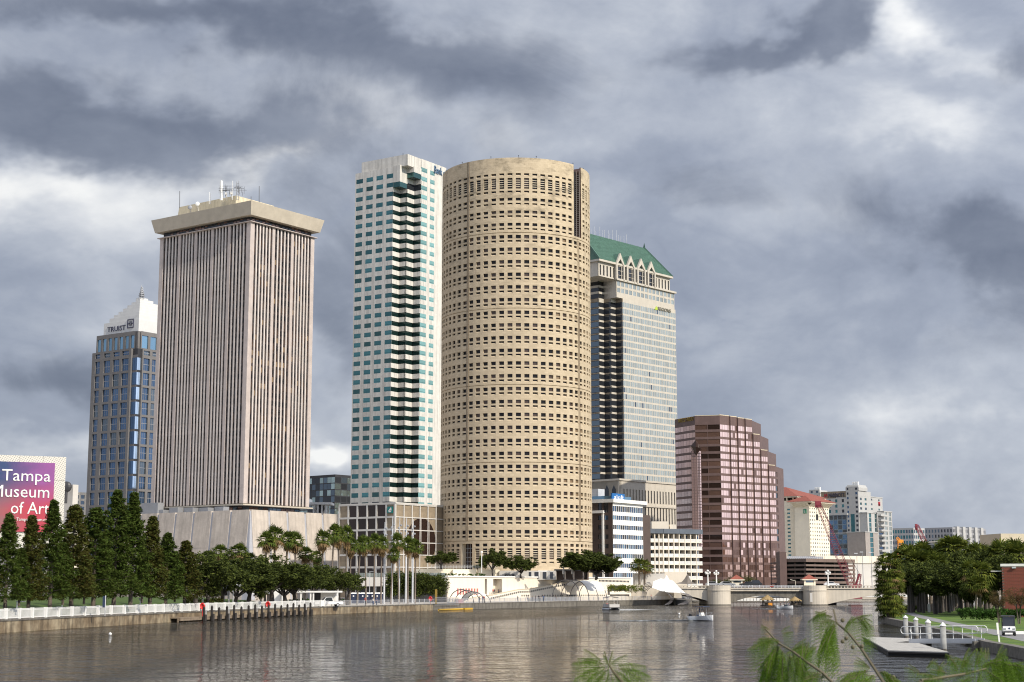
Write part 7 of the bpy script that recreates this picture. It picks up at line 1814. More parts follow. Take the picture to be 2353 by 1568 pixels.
# pickup truck and cars
def car(name,label,loc,rz,body,L_=4.6,H=1.45,pickup=False,group=None,sc=1.0):
 t = thing(name,label,'pickup truck' if pickup else 'car',(0,0,0),group); w = .9; m = M()
 prof = [(-L_ / 2,.45),(L_ / 2,.42),(L_ / 2,.8),(L_ * .47,.92),(L_ * .22,1.0),(-L_ * .47,1.0),(-L_ / 2,.9)]
 def ext(prof,w0,w1):
  n = len(prof); mm = M(); vs = [(x,-w0,z) for x,z in prof] + [(x,w1,z) for x,z in prof]
  mm.add(vs,[tuple(range(n)),tuple(range(2 * n - 1,n - 1,-1))] + [(i,n + i,n + (i + 1) % n,(i + 1) % n) for i in range(n)]); return mm
 part('body',ext(prof,w,w),body,t)
 cab = [(L_ * .24,.98),(L_ * .10,H),(-L_ * (.10 if pickup else .28),H + .02),(-L_ * (.16 if pickup else .44),.98)]
 part('cabin',ext(cab,w * .84,w * .84),body,t)
 gl = [(L_ * .20,1.02),(L_ * .09,H - .07),(-L_ * (.09 if pickup else .27),H - .06),(-L_ * (.14 if pickup else .40),1.02)]
 part('side_window',ext(gl,w * .85,w * .85),G('glass_black'),t)
 part('windscreen',M().add([(L_ * .235,-w * .76,1.0),(L_ * .235,w * .76,1.0),(L_ * .115,w * .76,H - .04),(L_ * .115,-w * .76,H - .04)],[(0,1,2,3)]) ,G('glass_black'),t)
 for sx in (-1,1):
  for sy in (-1,1):
   wm = M(); N_ = 12; vs = []
   for y in (sy * w * 1.0,sy * w * .74): vs += [(sx * L_ * .31 + .33 * math.cos(2 * math.pi * k / N_),y,.33 + .33 * math.sin(2 * math.pi * k / N_)) for k in range(N_)]
   wm.add(vs,[tuple(range(N_)),tuple(range(2 * N_ - 1,N_ - 1,-1))] + [(k,(k + 1) % N_,N_ + (k + 1) % N_,N_ + k) for k in range(N_)]); wo = part('wheel',wm,G('rubber'),t)
   hm = M(); vs = [(sx * L_ * .31 + .18 * math.cos(2 * math.pi * k / 8),sy * w * 1.02,.33 + .18 * math.sin(2 * math.pi * k / 8)) for k in range(8)]; hm.add(vs,[tuple(range(8))]); part('rim',hm,G('light_metal'),wo)
 for sy in (-.62,.62): part('headlight',M().box(L_ / 2 - .02,sy - .16,.66,L_ / 2 + .03,sy + .16,.8),G('glass_grey'),t); part('tail_light',M().box(-L_ / 2 - .03,sy - .14,.66,-L_ / 2 + .02,sy + .14,.84),G('red_paint'),t)
 part('bumper',M().box(L_ / 2 - .02,-w * .95,.38,L_ / 2 + .09,w * .95,.56),G('grey_metal'),t)
 if pickup: part('bed',M().box(-L_ * .46,-w * .8,1.0,-L_ * .2,w * .8,1.03),G('dark_metal'),t)
 t.location = loc; t.rotation_euler = (0,0,rz); t.scale = (sc,sc,sc); return t
Yk = bank_at(738)[0].y + 4.5; p = q('cq',2060,430,Yk); car('pickup_truck','white pickup truck parked beneath the palms behind the fence',(p.x,Yk,LZ),R(200),G('car_white'),5.6,1.85,True)

# ---------------- riverwalk hall: white wall with ramp, slits and openings
WA = q('rw',330,560,424); WB = q('rv',1112,500,492)
WD = (WB - WA); WD.z = 0; WLEN = WD.length; WD.normalize(); WN = Vector((-WD.y,WD.x,0))
WF = lambda u,z,d: Vector((WA.x,WA.y,0)) + WD * u + WN * d + Vector((0,0,z))
def wu(c,x,y,d=0):
 kx,kz = ray(c,x,y); o = WF(0,0,d); s = (kx * o.y - o.x) / (WD.x - kx * WD.y); return s,CAMH + kz * (o.y + WD.y * s)
def riverwalk_hall():
 B = Bld('riverwalk_hall','long white riverwalk building with a ramp line of small square openings','building',(WA.x,WA.y,LZ)); z0 = LZ - .05
 zt = wu('rw',1200,118)[1]; m = M()
 ud0,ud1 = wu('rw',1070,300)[0],wu('rw',1210,300)[0]; ug0,ug1 = wu('rw',938,300)[0],wu('rw',975,300)[0]
 zd = wu('rw',1140,142)[1]; zfl = wu('rw',1140,390)[1]
 us = [0,ug0,ug1,ud0,ud1,WLEN]; zs = [z0,zfl,zd,zt]
 gridwall(m,WF,us,zs,lambda i,j: 3 if (i in (1,3) and j == 1) else 0,2.5)
 m.quad(WF(ud0,zfl,2.5),WF(ud1,zfl,2.5),WF(ud1,zd,2.5),WF(ud0,zd,2.5)); m.quad(WF(0,z0,0),WF(0,z0,24),WF(0,zt,24),WF(0,zt,0)); m.quad(WF(WLEN,z0,0),WF(WLEN,z0,24),WF(WLEN,zt,24),WF(WLEN,zt,0)); m.quad(WF(0,zt,0),WF(WLEN,zt,0),WF(WLEN,zt,24),WF(0,zt,24)); B.add('wall',m,G('white_wall'))
 B.add('gap_back',M().quad(WF(ug0,zfl,2.48),WF(ug1,zfl,2.48),WF(ug1,zd,2.48),WF(ug0,zd,2.48)),G('dark_metal'))
 m = M(); m.prism([WF(-.3,0,-.25).xy,WF(WLEN + .2,0,-.25).xy,WF(WLEN + .2,0,1).xy,WF(-.3,0,1).xy],zt - .02,zt + .32); B.add('parapet',m,G('white_panel'))
 # ramp in front with its parapet of little openings
 ramp = [('rw',560,470),('rw',900,410),('rw',1060,395),('rw',1460,310),('rw',1640,300),('rw',2150,205),('rw',2350,170),('rv',650,318)]
 pts = [wu(c,x,y,-2.2) for c,x,y in ramp]; m = M()
 for (u0,z0_),(u1,z1_) in zip(pts,pts[1:]):
  m.add([WF(u0,z0,-2.2),WF(u1,z0,-2.2),WF(u1,z1_,-2.2),WF(u0,z0_,-2.2),WF(u0,z0,-.02),WF(u1,z0,-.02),WF(u1,z1_ - .15,-.02),WF(u0,z0_ - .15,-.02)],[(0,1,2,3),(3,2,6,7)])
 B.add('ramp',m,G('white_wall'))
 rl = M()
 for (u0,a),(u1,b) in zip(pts,pts[1:]): rl.beam(WF(u0,a + .04,-2.22),WF(u1,b + .04,-2.22),.2,.16)
 B.add('ramp_rail',rl,G('tan_wall'))
 hole = {}
 def slit(c,x,y,w,h,nm='opening',mt='dark_metal'):
  u,z = wu(c,x,y,-2.21); k = (round(w,2),round(h,2),mt)
  if k not in hole: hole[k] = M().box(-w / 2,-.03,-h / 2,w / 2,.05,h / 2).mesh(nm,G(mt))
  link(nm,hole[k],B.root,WF(u,z,-2.21) - B.o,math.atan2(WD.y,WD.x))
 line = [(1040,447),(1300,390),(1480,348),(1555,345),(1640,343),(2000,270),(2340,205)]
 for k in range(44):
  x = 1040 + (2340 - 1040) * k / 43
  for (x0,y0),(x1,y1) in zip(line,line[1:]):
   if x0 <= x <= x1 + .01: y = y0 + (y1 - y0) * (x - x0) / (x1 - x0); break
  slit('rw',x,y,.48,.5)
 for a,b in ((1522,1625),(1840,1960),(2010,2160),(2235,2345)):
  n = max(2,int((b - a) / 33));
  for k in range(n + 1): slit('rw',a + (b - a) * k / n,404,.45,.48)
 for a,b in ((440,545),(570,660),(680,850)):
  n = int((b - a) / 20)
  for k in range(n + 1): slit('rv',a + (b - a) * k / n,477,.45,.48)
 def slit2(c,x,y,w,h):
  u,z = wu(c,x,y,-.06); k = (round(w,2),round(h,2),'b')
  if k not in hole: hole[k] = M().box(-w / 2,-.02,-h / 2,w / 2,.05,h / 2).mesh('opening',G('dark_metal'))
  link('opening',hole[k],B.root,WF(u,z,-.06) - B.o,math.atan2(WD.y,WD.x))
 for k in range(17): slit2('rv',895 + k * 12,474,.45,.5)
 for k in range(13): slit2('rv',897 + k * 12,401,.55,1.6)
 for x in (870,882,1072,1084): slit2('rv',x,443 if x < 900 else 404,.45,1.6 if x < 900 else 1.4)
 for k in range(22): slit2('rv',780 + k * 14.5,322 + k * .45,.45,.5)
 for k in range(9): slit2('rv',478 + k * 10,394,.5,1.4) if k != 4 else None
 for x in (1080,1087): slit2('rv',x,476,.3,.5)
 for k in range(8):                                # red painted bars near the left end
  u,z = wu('rw',515 + k * 44,340,-.05); hgt = wu('rw',515,292,-.05)[1] - wu('rw',515,388,-.05)[1]
  B.add('red_bar',M().prism([WF(u - .3,0,-.08).xy,WF(u + .3,0,-.08).xy,WF(u + .3,0,-.01).xy,WF(u - .3,0,-.01).xy],z - hgt / 2,z + hgt / 2),G('pink_bar'))
 B.finish()
 # planting and railings on its roof
 for x0,x1,d,lb in ((215,300,2.5,'clipped hedge at the left roof edge of white riverwalk wall'),(320,940,2.5,'long clipped hedge along the roof of white riverwalk wall'),(2000,2340,3,'pale green roof hedge right of the shade tree')):
  u0,u1 = wu('rw',x0,90,d)[0],wu('rw',x1,90,d)[0]; p = WF((u0 + u1) / 2,zt,d)
  tag(link('hedge',shrub_mesh(x0,abs(u1 - u0),1.2,1.1,60,40,.11).mesh('hedge',G('leaf_shrub')),None,p,math.atan2(WD.y,WD.x)),lb,'hedge')
 return zt
ZW = riverwalk_hall()
# plinth under the round tower, cream terrace walls and railing
a = q('cu',1308,1072,449); b = q('cb',620,1155,470); t = thing('terrace_wall','cream terrace wall below the round tower entrance','wall',(a.x,449,LZ)); c = q('cu',1745,1072,451); part('wall',M().prism([a.xy,c.xy,(c.x,c.y + 16),(a.x,a.y + 16)],LZ,a.z),G('cream_wall'),t); e = q('cb',172,1148,450); part('wall',M().prism([e.xy,(q('cb',395,1155,454)).xy,(q('cb',395,1155,454).x,471),(e.x,471)],LZ,e.z - .1),G('cream_wall'),t); f0 = q('cb',420,1160,454); f1 = q('cb',620,1155,456); part('wall',M().prism([f0.xy,f1.xy,(f1.x,471),(f0.x,471)],LZ,f1.z),G('cream_wall'),t)
rl = thing('terrace_railing','thin railing on the cream terrace before the entrance','railing',(a.x,452,a.z)); m = M(); g0 = q('cb',-60,1148,452); g1 = q('cb',600,1150,458)
for k in range(26): p = g0.lerp(g1,k / 25); part('post',M().box(p.x - .03,p.y,p.z - .2,p.x + .03,p.y + .05,p.z + 1.1),G('light_metal'),rl)
for z in (.35,.7,1.08): m.beam(g0 + Vector((0,0,z)),g1 + Vector((0,0,z)),.04,.05)
part('rail',m,G('light_metal'),rl)
struct('terrace_ground',M().prism([WF(.5,0,23.9).xy,WF(WLEN - .5,0,23.9).xy,(WF(WLEN,0,0).x + 2,560),(WF(0,0,24).x,560)],LZ - .5,ZW - .6),G('paving'))
m = M(); a = q('cu',640,1205,412); b = q('cu',1660,1180,412); m.box(a.x,412,a.z - 1.5,b.x,440,a.z + .9); solo('balcony_slab',m,G('hotel_grey'),'grey concrete terrace slab behind the palms and masts','terrace',(a.x,412,LZ)); m = M(); c = q('cu',640,1300,414); d = q('cu',900,1300,414); m.box(c.x,414,LZ,b.x,438,a.z - 1.51); solo('undercroft',m,G('dark_metal'),'dark undercroft below the grey terrace slab','building',(c.x,414,LZ))
rl = thing('terrace_railing','long glass railing on the grey terrace slab behind the masts','railing',(a.x,411.8,a.z + .9)); n = 24
for k in range(n): x0 = a.x + (b.x - a.x) * k / n; part('panel',M().box(x0 + .03,411.9,a.z + .95,a.x + (b.x - a.x) * (k + 1) / n - .03,411.94,a.z + 1.95),G('glass_grey'),rl)
# cafe level of the round tower
def cafe():
 a = q('cb',620,1165,452); b = q('cb',1160,1165,462); z1 = a.z; z0 = ZW - .6; t = thing('cafe','low pale cafe front with dark sign under the round tower','shop front',(a.x,452,z0)); part('wall',M().box(a.x,455,z0,b.x,465,z1),G('hotel_grey'),t)
 s0 = q('cb',672,1228,454.6); s1 = q('cb',765,1202,454.6); sg = part('sign',M().box(s0.x,454.7,s0.z,s1.x,454.98,s1.z),G('dark_metal'),t); lettering(sg,'OVER',Vector((s0.x + (s1.x - s0.x) * .2,454.66,s0.z + .12)),Vector((1,0,0)),G('white_panel'),width=(s1.x - s0.x) * .62,height=(s1.z - s0.z) * .6,ext=.03)
 for x0,x1 in ((905,930),(960,1000),(1040,1075),(1110,1140)): c = q('cb',x0,1200,455); d = q('cb',x1,1200,455); part('window',M().box(c.x,454.93,z0 + .3,d.x,455.1,z0 + 2.2),G('glass_black'),t)
 c = q('cb',1155,1155,458); d = q('cb',1490,1155,462); k = thing('cafe_pavilion','dark cafe pavilion behind the folded parasols','building',(c.x,458,z0)); part('roof',M().box(c.x,457,q('cb',1200,1165,458).z,d.x,466,q('cb',1200,1152,458).z),G('dark_metal'),k); part('wall',M().box(c.x + .5,460,z0,d.x - .3,465,q('cb',1200,1166,458).z),G('aloft_brown'),k)
 for x in (1170,1255,1340,1430): e = q('cb',x,1200,457.5); part('post',M().box(e.x - .1,457.3,z0,e.x + .1,457.6,q('cb',1200,1166,458).z),G('taupe'),k)
 pr_ = thing('parasol','folded pale parasol','parasol',(0,0,0),'folded parasols on the cafe terrace'); part('pole',M().tube([(0,0,0),(0,0,2.9)],.04,6),G('grey_metal'),pr_); part('canopy',M().lathe((0,0,.8),[(.30,0),(.34,.3),(.24,1.0),(.12,1.7),(.03,2.1)],8),G('hotel_grey'),pr_)
 for i,(x,lb) in enumerate(((1240,'left folded pale parasol on the cafe terrace'),(1327,'right folded pale parasol on the cafe terrace'))): e = q('cb',x,1225,448); plant(pr_,Vector((e.x,448,ZW)),0,1.15,lb)
 e0 = q('cb',1490,1230,446); e1 = q('cb',1565,1168,446); kk = thing('roof_kiosk','small white kiosk on the terrace beside the shade tree','kiosk',(e0.x,446,ZW)); part('box',M().box(e0.x + 1,446,ZW,e1.x,449,q('cb',1500,1185,446).z),G('white_panel'),kk); part('top',M().box(e0.x,445.8,q('cb',1500,1186,446).z + .01,e0.x + 2.6,449,e1.z),G('white_panel'),kk)
 g0 = q('cb',1005,1240,447); g1 = q('cb',1100,1175,447); pg = thing('pergola','white framed pergola on the cafe terrace','pergola',(g0.x,447,ZW));
 for x in (g0.x,g1.x): part('post',M().box(x - .12,447,ZW,x + .12,447.25,g1.z),G('white_paint'),pg)
 part('beam',M().box(g0.x - .3,446.9,g1.z + .002,g1.x + .3,447.35,g1.z + .3),G('white_paint'),pg)
 t2 = thing('white_mast','single white lamp mast before the tower entrance','lamp post',(0,0,0)); e = q('cb',450,1150,442); tpz = q('cb',450,995,442).z; t2.location = (e.x,442,e.z); part('pole',M().tube([(e.x,442,e.z - 1),(e.x,442,tpz)],.12,6),G('white_paint'),t2); part('lamp_head',M().ball((e.x,442,tpz + .2),.35,6),G('white_paint'),t2)
cafe()

# ---------------- hoop canopies over the riverwalk
mk('taupe_steel',(.17,.16,.165),rough=.45,metal=.3)
def hoop_row(label,feet_xy,H,covers):
 """hoops standing across the riverwalk, one behind the other along it"""
 t = thing('hoop_canopy',label,'canopy',(feet_xy[0][0].x,feet_xy[0][0].y,LZ)); rings = []
 for a,b,h in feet_xy:
  pts = []; N_ = 18
  for k in range(N_ + 1):
   an = math.pi * k / N_; f = (1 - math.cos(an)) / 2; p = a.lerp(b,f); pts.append(Vector((p.x,p.y,LZ - .6 + (h + .6) * math.sin(an) ** .8)))
  rings.append(pts); part('hoop',M().tube(pts,.11,7),G('taupe_steel'),t,smooth=True)
 i0,i1,k0,k1 = covers; sub = []
 for i in range(i0,i1):
  for s in range(5): f = s / 5; sub.append([rings[i][k].lerp(rings[i + 1][k],f) - Vector((0,0,.45 * math.sin(math.pi * f))) + Vector((0,0,.14)) for k in range(k0,k1 + 1)])
 sub.append([rings[i1][k] + Vector((0,0,.14)) for k in range(k0,k1 + 1)]); m = M()
 for i in range(len(sub) - 1):
  for k in range(len(sub[0]) - 1): m.quad(sub[i][k],sub[i + 1][k],sub[i + 1][k + 1],sub[i][k + 1])
 part('fabric',m,G('fabric_white'),t,smooth=True)
def feet(c,x0,x1,ytop,yb=0):
 vx = pv(c,x1,500)[0]; p,n,d = bank_at(vx); near = p + n * .1          # foot by the water is the right one in the picture
 kx,_ = ray(c,x0,500); Yf = near.y + 6.5; far = Vector((kx * Yf,Yf,0)); zt = q(c,(x0 + x1) / 2,ytop,(near.y + Yf) / 2).z
 return near,far,zt - LZ
hoop_row('small hoop canopy with pale fabric at the left of the white wall',[feet('rw',378,775,310),feet('rw',468,865,325),feet('rw',560,950,345),feet('rw',652,1040,365)],4,(2,3,5,16))
hoop_row('large hoop canopy with bright white fabric over the riverwalk',[feet('rv',283,585,313),feet('rv',375,675,318),feet('rv',468,770,322),feet('rv',560,862,326),],5,(1,3,3,13))
# peaked white canopy by the bridge
def peak_canopy():
 Y = 470; t = thing('peaked_canopy','peaked white tensile canopy over slanted hoops beside the bridge','canopy',(q('rv',1450,550,Y).x,Y,LZ))
 P = lambda x,y,dy=0: q('rv',x,y,Y + dy)
 apex = P(1480,262,4); edge = [P(1345,330,-1),P(1330,395,-4),P(1420,430,-7),P(1500,445,-8),P(1600,448,-7),P(1680,455,-3),P(1620,400,5),P(1540,320,10),P(1420,300,8)]
 m = M(); n = 6; cols = []
 for e in edge + [edge[0]]:
  col = []
  for k in range(n + 1): f = k / n; p = apex.lerp(e,f); p = p - Vector((0,0,1.5 * math.sin(math.pi * f) * (1 - f * .3))); col.append(p)
  cols.append(col)
 # subdivide round the rim
 ring = []
 for i in range(len(edge)):
  for s in range(4): f = s / 4; ring.append([cols[i][k].lerp(cols[i + 1][k],f) for k in range(n + 1)])
 for i in range(len(ring)):
  a,b = ring[i],ring[(i + 1) % len(ring)]
  for k in range(n): m.quad(a[k],b[k],b[k + 1],a[k + 1])
 part('fabric',m,G('fabric_white'),t,smooth=True)
 for i in range(5):                       # fanned hoops at the left
  f = i / 4; a = P(1222 + 10 * i,500,-2 + i); tp_ = P(1310 + 12 * i,345 + 13 * i,-2 + i * .6); b = P(1372 + 2 * i,395 + i * 4,-3); pts = []
  for k in range(9): u = k / 8; pts.append(a * (1 - u) ** 2 + (Vector((a.x + .4,a.y,tp_.z + .8))) * 2 * u * (1 - u) + tp_ * u * u)
  part('hoop',M().tube(pts,.10,6),G('taupe_steel'),t,smooth=True)
 for i in range(4):
  a = P(1450 + 9 * i,432 + 3 * i,-8 + i * .7); c = P(1462 + 10 * i,575,-8 + i * .7); pts = []
  for k in range(11): u = k / 10; p = a.lerp(c,u); pts.append(p + Vector((1.9 * math.sin(math.pi * u) ** .8,0,0)))
  part('hoop',M().tube(pts,.075,6),G('taupe_steel'),t,smooth=True)
 for i in range(5):
  a = P(1625 + 13 * i,446 + 2 * i,-6 + i); c = P(1600 + 14 * i,572,-6 + i); pts = []
  for k in range(11): u = k / 10; p = a.lerp(c,u); pts.append(p + Vector((2.6 * math.sin(math.pi * u) ** .8,0,0)))
  part('hoop',M().tube(pts,.075,6),G('taupe_steel'),t,smooth=True)
peak_canopy()
c0 = q('rv',1700,250,512); m = M(); bs = [q('rv',x,y,512 + dy) for x,y,dy in ((1575,352,-3),(1700,360,-6),(1795,358,-3),(1760,340,6),(1620,340,6))]; sub = []
for e in bs: sub.append([c0.lerp(e,f) - Vector((0,0,1.1 * math.sin(math.pi * f))) for f in (0,.25,.5,.75,1)])
for i in range(5):
 for k in range(4): m.quad(sub[i][k],sub[(i + 1) % 5][k],sub[(i + 1) % 5][k + 1],sub[i][k + 1])
um = thing('tent','dark taupe pointed tent on the street behind the white canopy','tent',(c0.x,512,5)); part('fabric',m,G('fabric_taupe'),um); part('pole',M().tube([(c0.x,c0.y,4),(c0.x,c0.y,c0.z + .8)],.08,6),G('dark_metal'),um)

# ---------------- the bridge
def bridge():
 Y = 478; t = thing('bridge','pale concrete river bridge with rounded piers and arches','bridge',(q('rv',1626 * 0 + 2000,570,Y).x,Y,0)); D_ = 22
 X = lambda c,x: q(c,x,500,Y).x
 zr = q('br',1300,482,Y).z; zd = q('br',700,520,Y).z; zb = q('br',700,560,Y).z
 # piers
 for c,x0,x1,nm in (('rv',1910,2150,0),('br',1225,1588,1)):
  a,b = X(c,x0),X(c,x1); w = (b - a) / 2; cx = (a + b) / 2; top = q('br',1400,480,Y).z; n = 14
  poly = [(cx + w * math.cos(math.pi + math.pi * k / n),Y - .2 - 3.2 * math.sin(math.pi * k / n)) for k in range(n + 1)]
  poly = [(b,Y + D_),(a,Y + D_)] + poly
  part('pier',M().prism(poly,-2,top - 1.6),G('bridge_concrete'),t,smooth=False)
  big = [(cx + (p[0] - cx) * 1.03,p[1] - .15) for p in poly]; part('pier_band',M().prism(big,top - 1.599,top - 1.25),G('bridge_concrete'),t); part('pier_cap',M().prism(poly,top - 1.249,top),G('bridge_concrete'),t)
  part('pier_foot',M().prism([(cx + (p[0] - cx) * 1.05,p[1] - .3) for p in poly],-2,.25),G('seawall_grey'),t)
 # bascule span between the piers
 a,b = X('rv',2150),X('br',1225); m = M()
 m.box(a,Y + .4,zd - .9,b,Y + D_ - .4,zd + .02); part('deck',m,G('bridge_concrete'),t)
 part('fascia',M().box(a,Y - .1,zb - .2,b,Y + .38,zd - .3),G('bridge_concrete'),t); part('fascia_lip',M().box(a,Y - .35,zd - .299,b,Y + .39,zd + .03),G('bridge_concrete'),t)
 m = M()
 for i in range(10):                    # haunched girder below
  x0 = a + (b - a) * i / 10; x1 = a + (b - a) * (i + 1) / 10; dep = lambda x: 1.5 + 2.4 * (abs((x - (a + b) / 2) / ((b - a) / 2)) ** 2.2)
  m.add([(x0,Y + .6,zb - .2),(x1,Y + .6,zb - .2),(x1,Y + .6,zb - dep(x1)),(x0,Y + .6,zb - dep(x0)),(x0,Y + 2,zb - .2),(x1,Y + 2,zb - .2),(x1,Y + 2,zb - dep(x1)),(x0,Y + 2,zb - dep(x0))],[(0,1,2,3),(4,7,6,5),(3,2,6,7)])
 part('girder',m,G('seawall_grey'),t)
 n = 20
 for k in range(n + 1): x = a + (b - a) * k / n; part('rail_post',M().box(x - .08,Y - .3,zd + .04,x + .08,Y - .1,zr),G('light_metal'),t)
 m = M()
 for z in (.35,.65,.97): m.box(a,Y - .24,zd + (zr - zd) * z - .05,b,Y - .16,zd + (zr - zd) * z + .05)
 part('rail',m,G('light_metal'),t)
 m = M(); x0 = X('br',705); x1 = X('br',760); part('plaque',M().box(x0,Y - .36,zd + .3,x1,Y - .31,zr - .1),G('plaque_red'),t)
 # side spans with arches
 def arch(x_pier,x_far,spring_z,crown_z,half_span,sgn):
  n = 16; top = zd - .3; pts = []
  for k in range(n + 1):
   f = k / n; x = x_pier + (x_far - x_pier) * f; u = min(1,abs(x - x_pier) / half_span); z = crown_z - (crown_z - spring_z) * (1 - u) ** 2.0; pts.append((x,z))
  m = M()
  for (xa,za),(xb,zb_) in zip(pts,pts[1:]):
   m.add([(xa,Y,za),(xb,Y,zb_),(xb,Y,top),(xa,Y,top),(xa,Y + D_,za),(xb,Y + D_,zb_),(xb,Y + D_,top),(xa,Y + D_,top)],[(0,1,2,3),(0,4,5,1),(4,7,6,5)])
  part('arch',m,G('bridge_concrete'),t); lo,hi = sorted((x_pier,x_far))
  part('arch_fascia',M().box(lo,Y - .3,top,hi,Y + D_ + .3,zd + .05),G('bridge_concrete'),t)
  part('arch_rib',M().add([p for (x,z) in pts for p in ((x,Y - .12,z),(x,Y - .12,z + .35))],[(2 * i,2 * i + 2,2 * i + 3,2 * i + 1) for i in range(n)]),G('bridge_concrete'),t)
  part('balustrade_rail',M().box(lo,Y - .28,zr - .2,hi,Y + .1,zr),G('bridge_concrete'),t); k = int((hi - lo) / 1.0)
  me = M().box(-.15,-.12,0,.15,.12,zr - .2 - zd - .06).mesh('baluster',G('bridge_concrete'))
  for i in range(min(k,60)): link('baluster',me,t,Vector((lo + (i + .5) * (hi - lo) / min(k,60),Y - .08,zd + .055)) - wpos(t))
 arch(X('br',1588),X('br',1588) + 44,q('br',1615,780,Y).z,q('br',2260,612,Y).z,24,1); arch(X('rv',1910),X('rv',1640),q('rv',1895,535,Y).z,q('rv',1690,452,Y).z,14,-1)
 part('abutment',M().box(X('rv',1115),Y + 18,-1,X('rv',1640) - .02,Y + D_ + 6,q('rv',1200,378,Y + 18).z),G('bridge_concrete'),t); part('abutment_cap',M().box(X('rv',1110),Y + 17.8,q('rv',1200,378,Y + 18).z + .001,X('rv',1640),Y + D_ + 6,q('rv',1200,372,Y + 18).z + .2),G('bridge_concrete'),t)
 ab = X('rv',1640); part('arch_fascia',M().box(X('rv',1560),Y + .02,zd - 3.0,ab - .02,Y + D_,zd - .32),G('bridge_concrete'),t)
 part('arch_fascia',M().box(X('rv',1560),Y - .3,zd - .3,ab - .01,Y + D_,zd + .05),G('bridge_concrete'),t); part('balustrade_rail',M().box(X('rv',1560),Y - .28,zd + .1,ab - .01,Y + .1,zr),G('bridge_concrete'),t)
 struct('bridge_road',M().box(X('rv',1500),Y + .5,zd + .052,X('br',2353) + 60,Y + D_ - .5,zd + .08),G('asphalt'))
 x0,x1 = X('br',1622),X('br',1775); part('pier_footing',M().box(x0,Y + 3,-2,x1,Y + D_,q('br',1700,752,Y + 3).z),G('dark_wood'),t)
 # depth gauge boards and brackets
 m = M(); p = q('br',1355,700,Y - 3.6); part('gauge_board',M().box(p.x - .35,Y - 3.62,.9,p.x + .35,Y - 3.5,3.6),G('hotel_grey'),t)
 # control houses with red roofs
 for c,x0,x1,yr,ye,lb in (('br',95,285,310,385,'red roofed bridge house behind the left pier'),('br',1230,1430,305,382,'red roofed bridge house on the right pier')):
  yy = Y + 16 if x0 < 500 else Y + 1; a_ = q(c,x0,ye,yy); b_ = q(c,x1,ye,yy); h_ = thing('bridge_house',lb,'bridge house',(a_.x,yy,zr),'bridge control houses'); w = b_.x - a_.x; m = M(); zt = a_.z
  m.add([(a_.x - .3,yy - .3,zt),(b_.x + .3,yy - .3,zt),(b_.x + .3,yy + w * .8,zt),(a_.x - .3,yy + w * .8,zt),((a_.x + b_.x) / 2,yy + w * .35,q(c,x0,yr,yy).z)],[(0,1,4),(1,2,4),(2,3,4),(3,0,4),(3,2,1,0)]); part('roof',m,G('red_tile'),h_); part('eaves',M().box(a_.x - .4,yy - .4,zt - .32,b_.x + .4,yy + w * .8 + .1,zt - .02),G('cream_wall'),h_)
  part('wall',M().box(a_.x + .6,yy + .5,zr - .3,b_.x - .6,yy + w * .7,zt - .33),G('glass_smoke'),h_)
  for x in (a_.x + .2,b_.x - .7): part('column',M().box(x,yy,zr - .3,x + .5,yy + .5,zt - .33),G('cream_wall'),h_)
  part('parapet',M().box(a_.x + .7,yy + .1,zr - .3,b_.x - .7,yy + .4,zr + .9),G('cream_wall'),h_)
 # triple globe lamps
 lp = thing('bridge_lamp','lamp','lamp post',(0,0,0),'white globe lamps on the bridge'); part('column',M().lathe((0,0,0),[(.42,0),(.30,.5),(.24,.6),(.18,3.4),(.3,3.5)],10),G('white_panel'),lp); part('crossarm',M().box(-.75,-.12,3.5,.75,.12,3.75),G('white_panel'),lp)
 for x,z in ((-.6,3.95),(.6,3.95),(0,4.5)): part('globe',M().ball((x,0,z),.34,7),G('white_paint'),lp)
 part('finial',M().lathe((0,0,3.75),[(.16,0),(.12,.4)],8),G('white_panel'),lp)
 for i,(c,x,lb) in enumerate((('rv',1905,'leftmost white globe lamp on the bridge, by the white canopy'),('rv',2048,'second white globe lamp on the bridge, left of the house'),('br',1622,'white globe lamp just right of the right bridge house'),('br',1748,'rightmost white globe lamp on the bridge'))):
  p = q(c,x,480,Y + (0.3 if i > 1 else 3)); plant(lp,Vector((p.x,Y + .6 + (i % 2) * 12,zr - .1)),0,1.0,lb)
 zc = zd + .08
 for i,(c,x,lb,mt,rz) in enumerate((('rv',1960,'silver car on the bridge left of the bridge house','car_silver',0),('rv',2130,'pale car at the left end of the bridge railing','car_silver',0),('br',60,'white car above the left pier','car_white',0),('br',330,'dark car on the bridge right of the left bridge house','car_dark',180),('br',470,'black van on the bridge middle span','car_dark',180),('br',1730,'white car below the rightmost bridge lamp','car_white',0))):
  p = q(c,x,440,Y + 6); car('car',lb,(p.x,Y + 4 + 4 * (i % 3),zc + .35),R(rz),G(mt),4.6 if i != 4 else 5.0,1.5 if i != 4 else 1.95,False,'cars crossing the bridge')
 lampb = q('br',1105,410,Y + 8); m = M().tube([(lampb.x,Y + 8,zd),(lampb.x,Y + 8,lampb.z),(lampb.x - 1.6,Y + 8,lampb.z + .4)],.09,6); solo('street_lamp',m,G('cream_wall'),'plain curved street lamp on the bridge middle span','street lamp',(lampb.x,Y + 8,zd))
 return zd,zr
ZD,ZR = bridge()
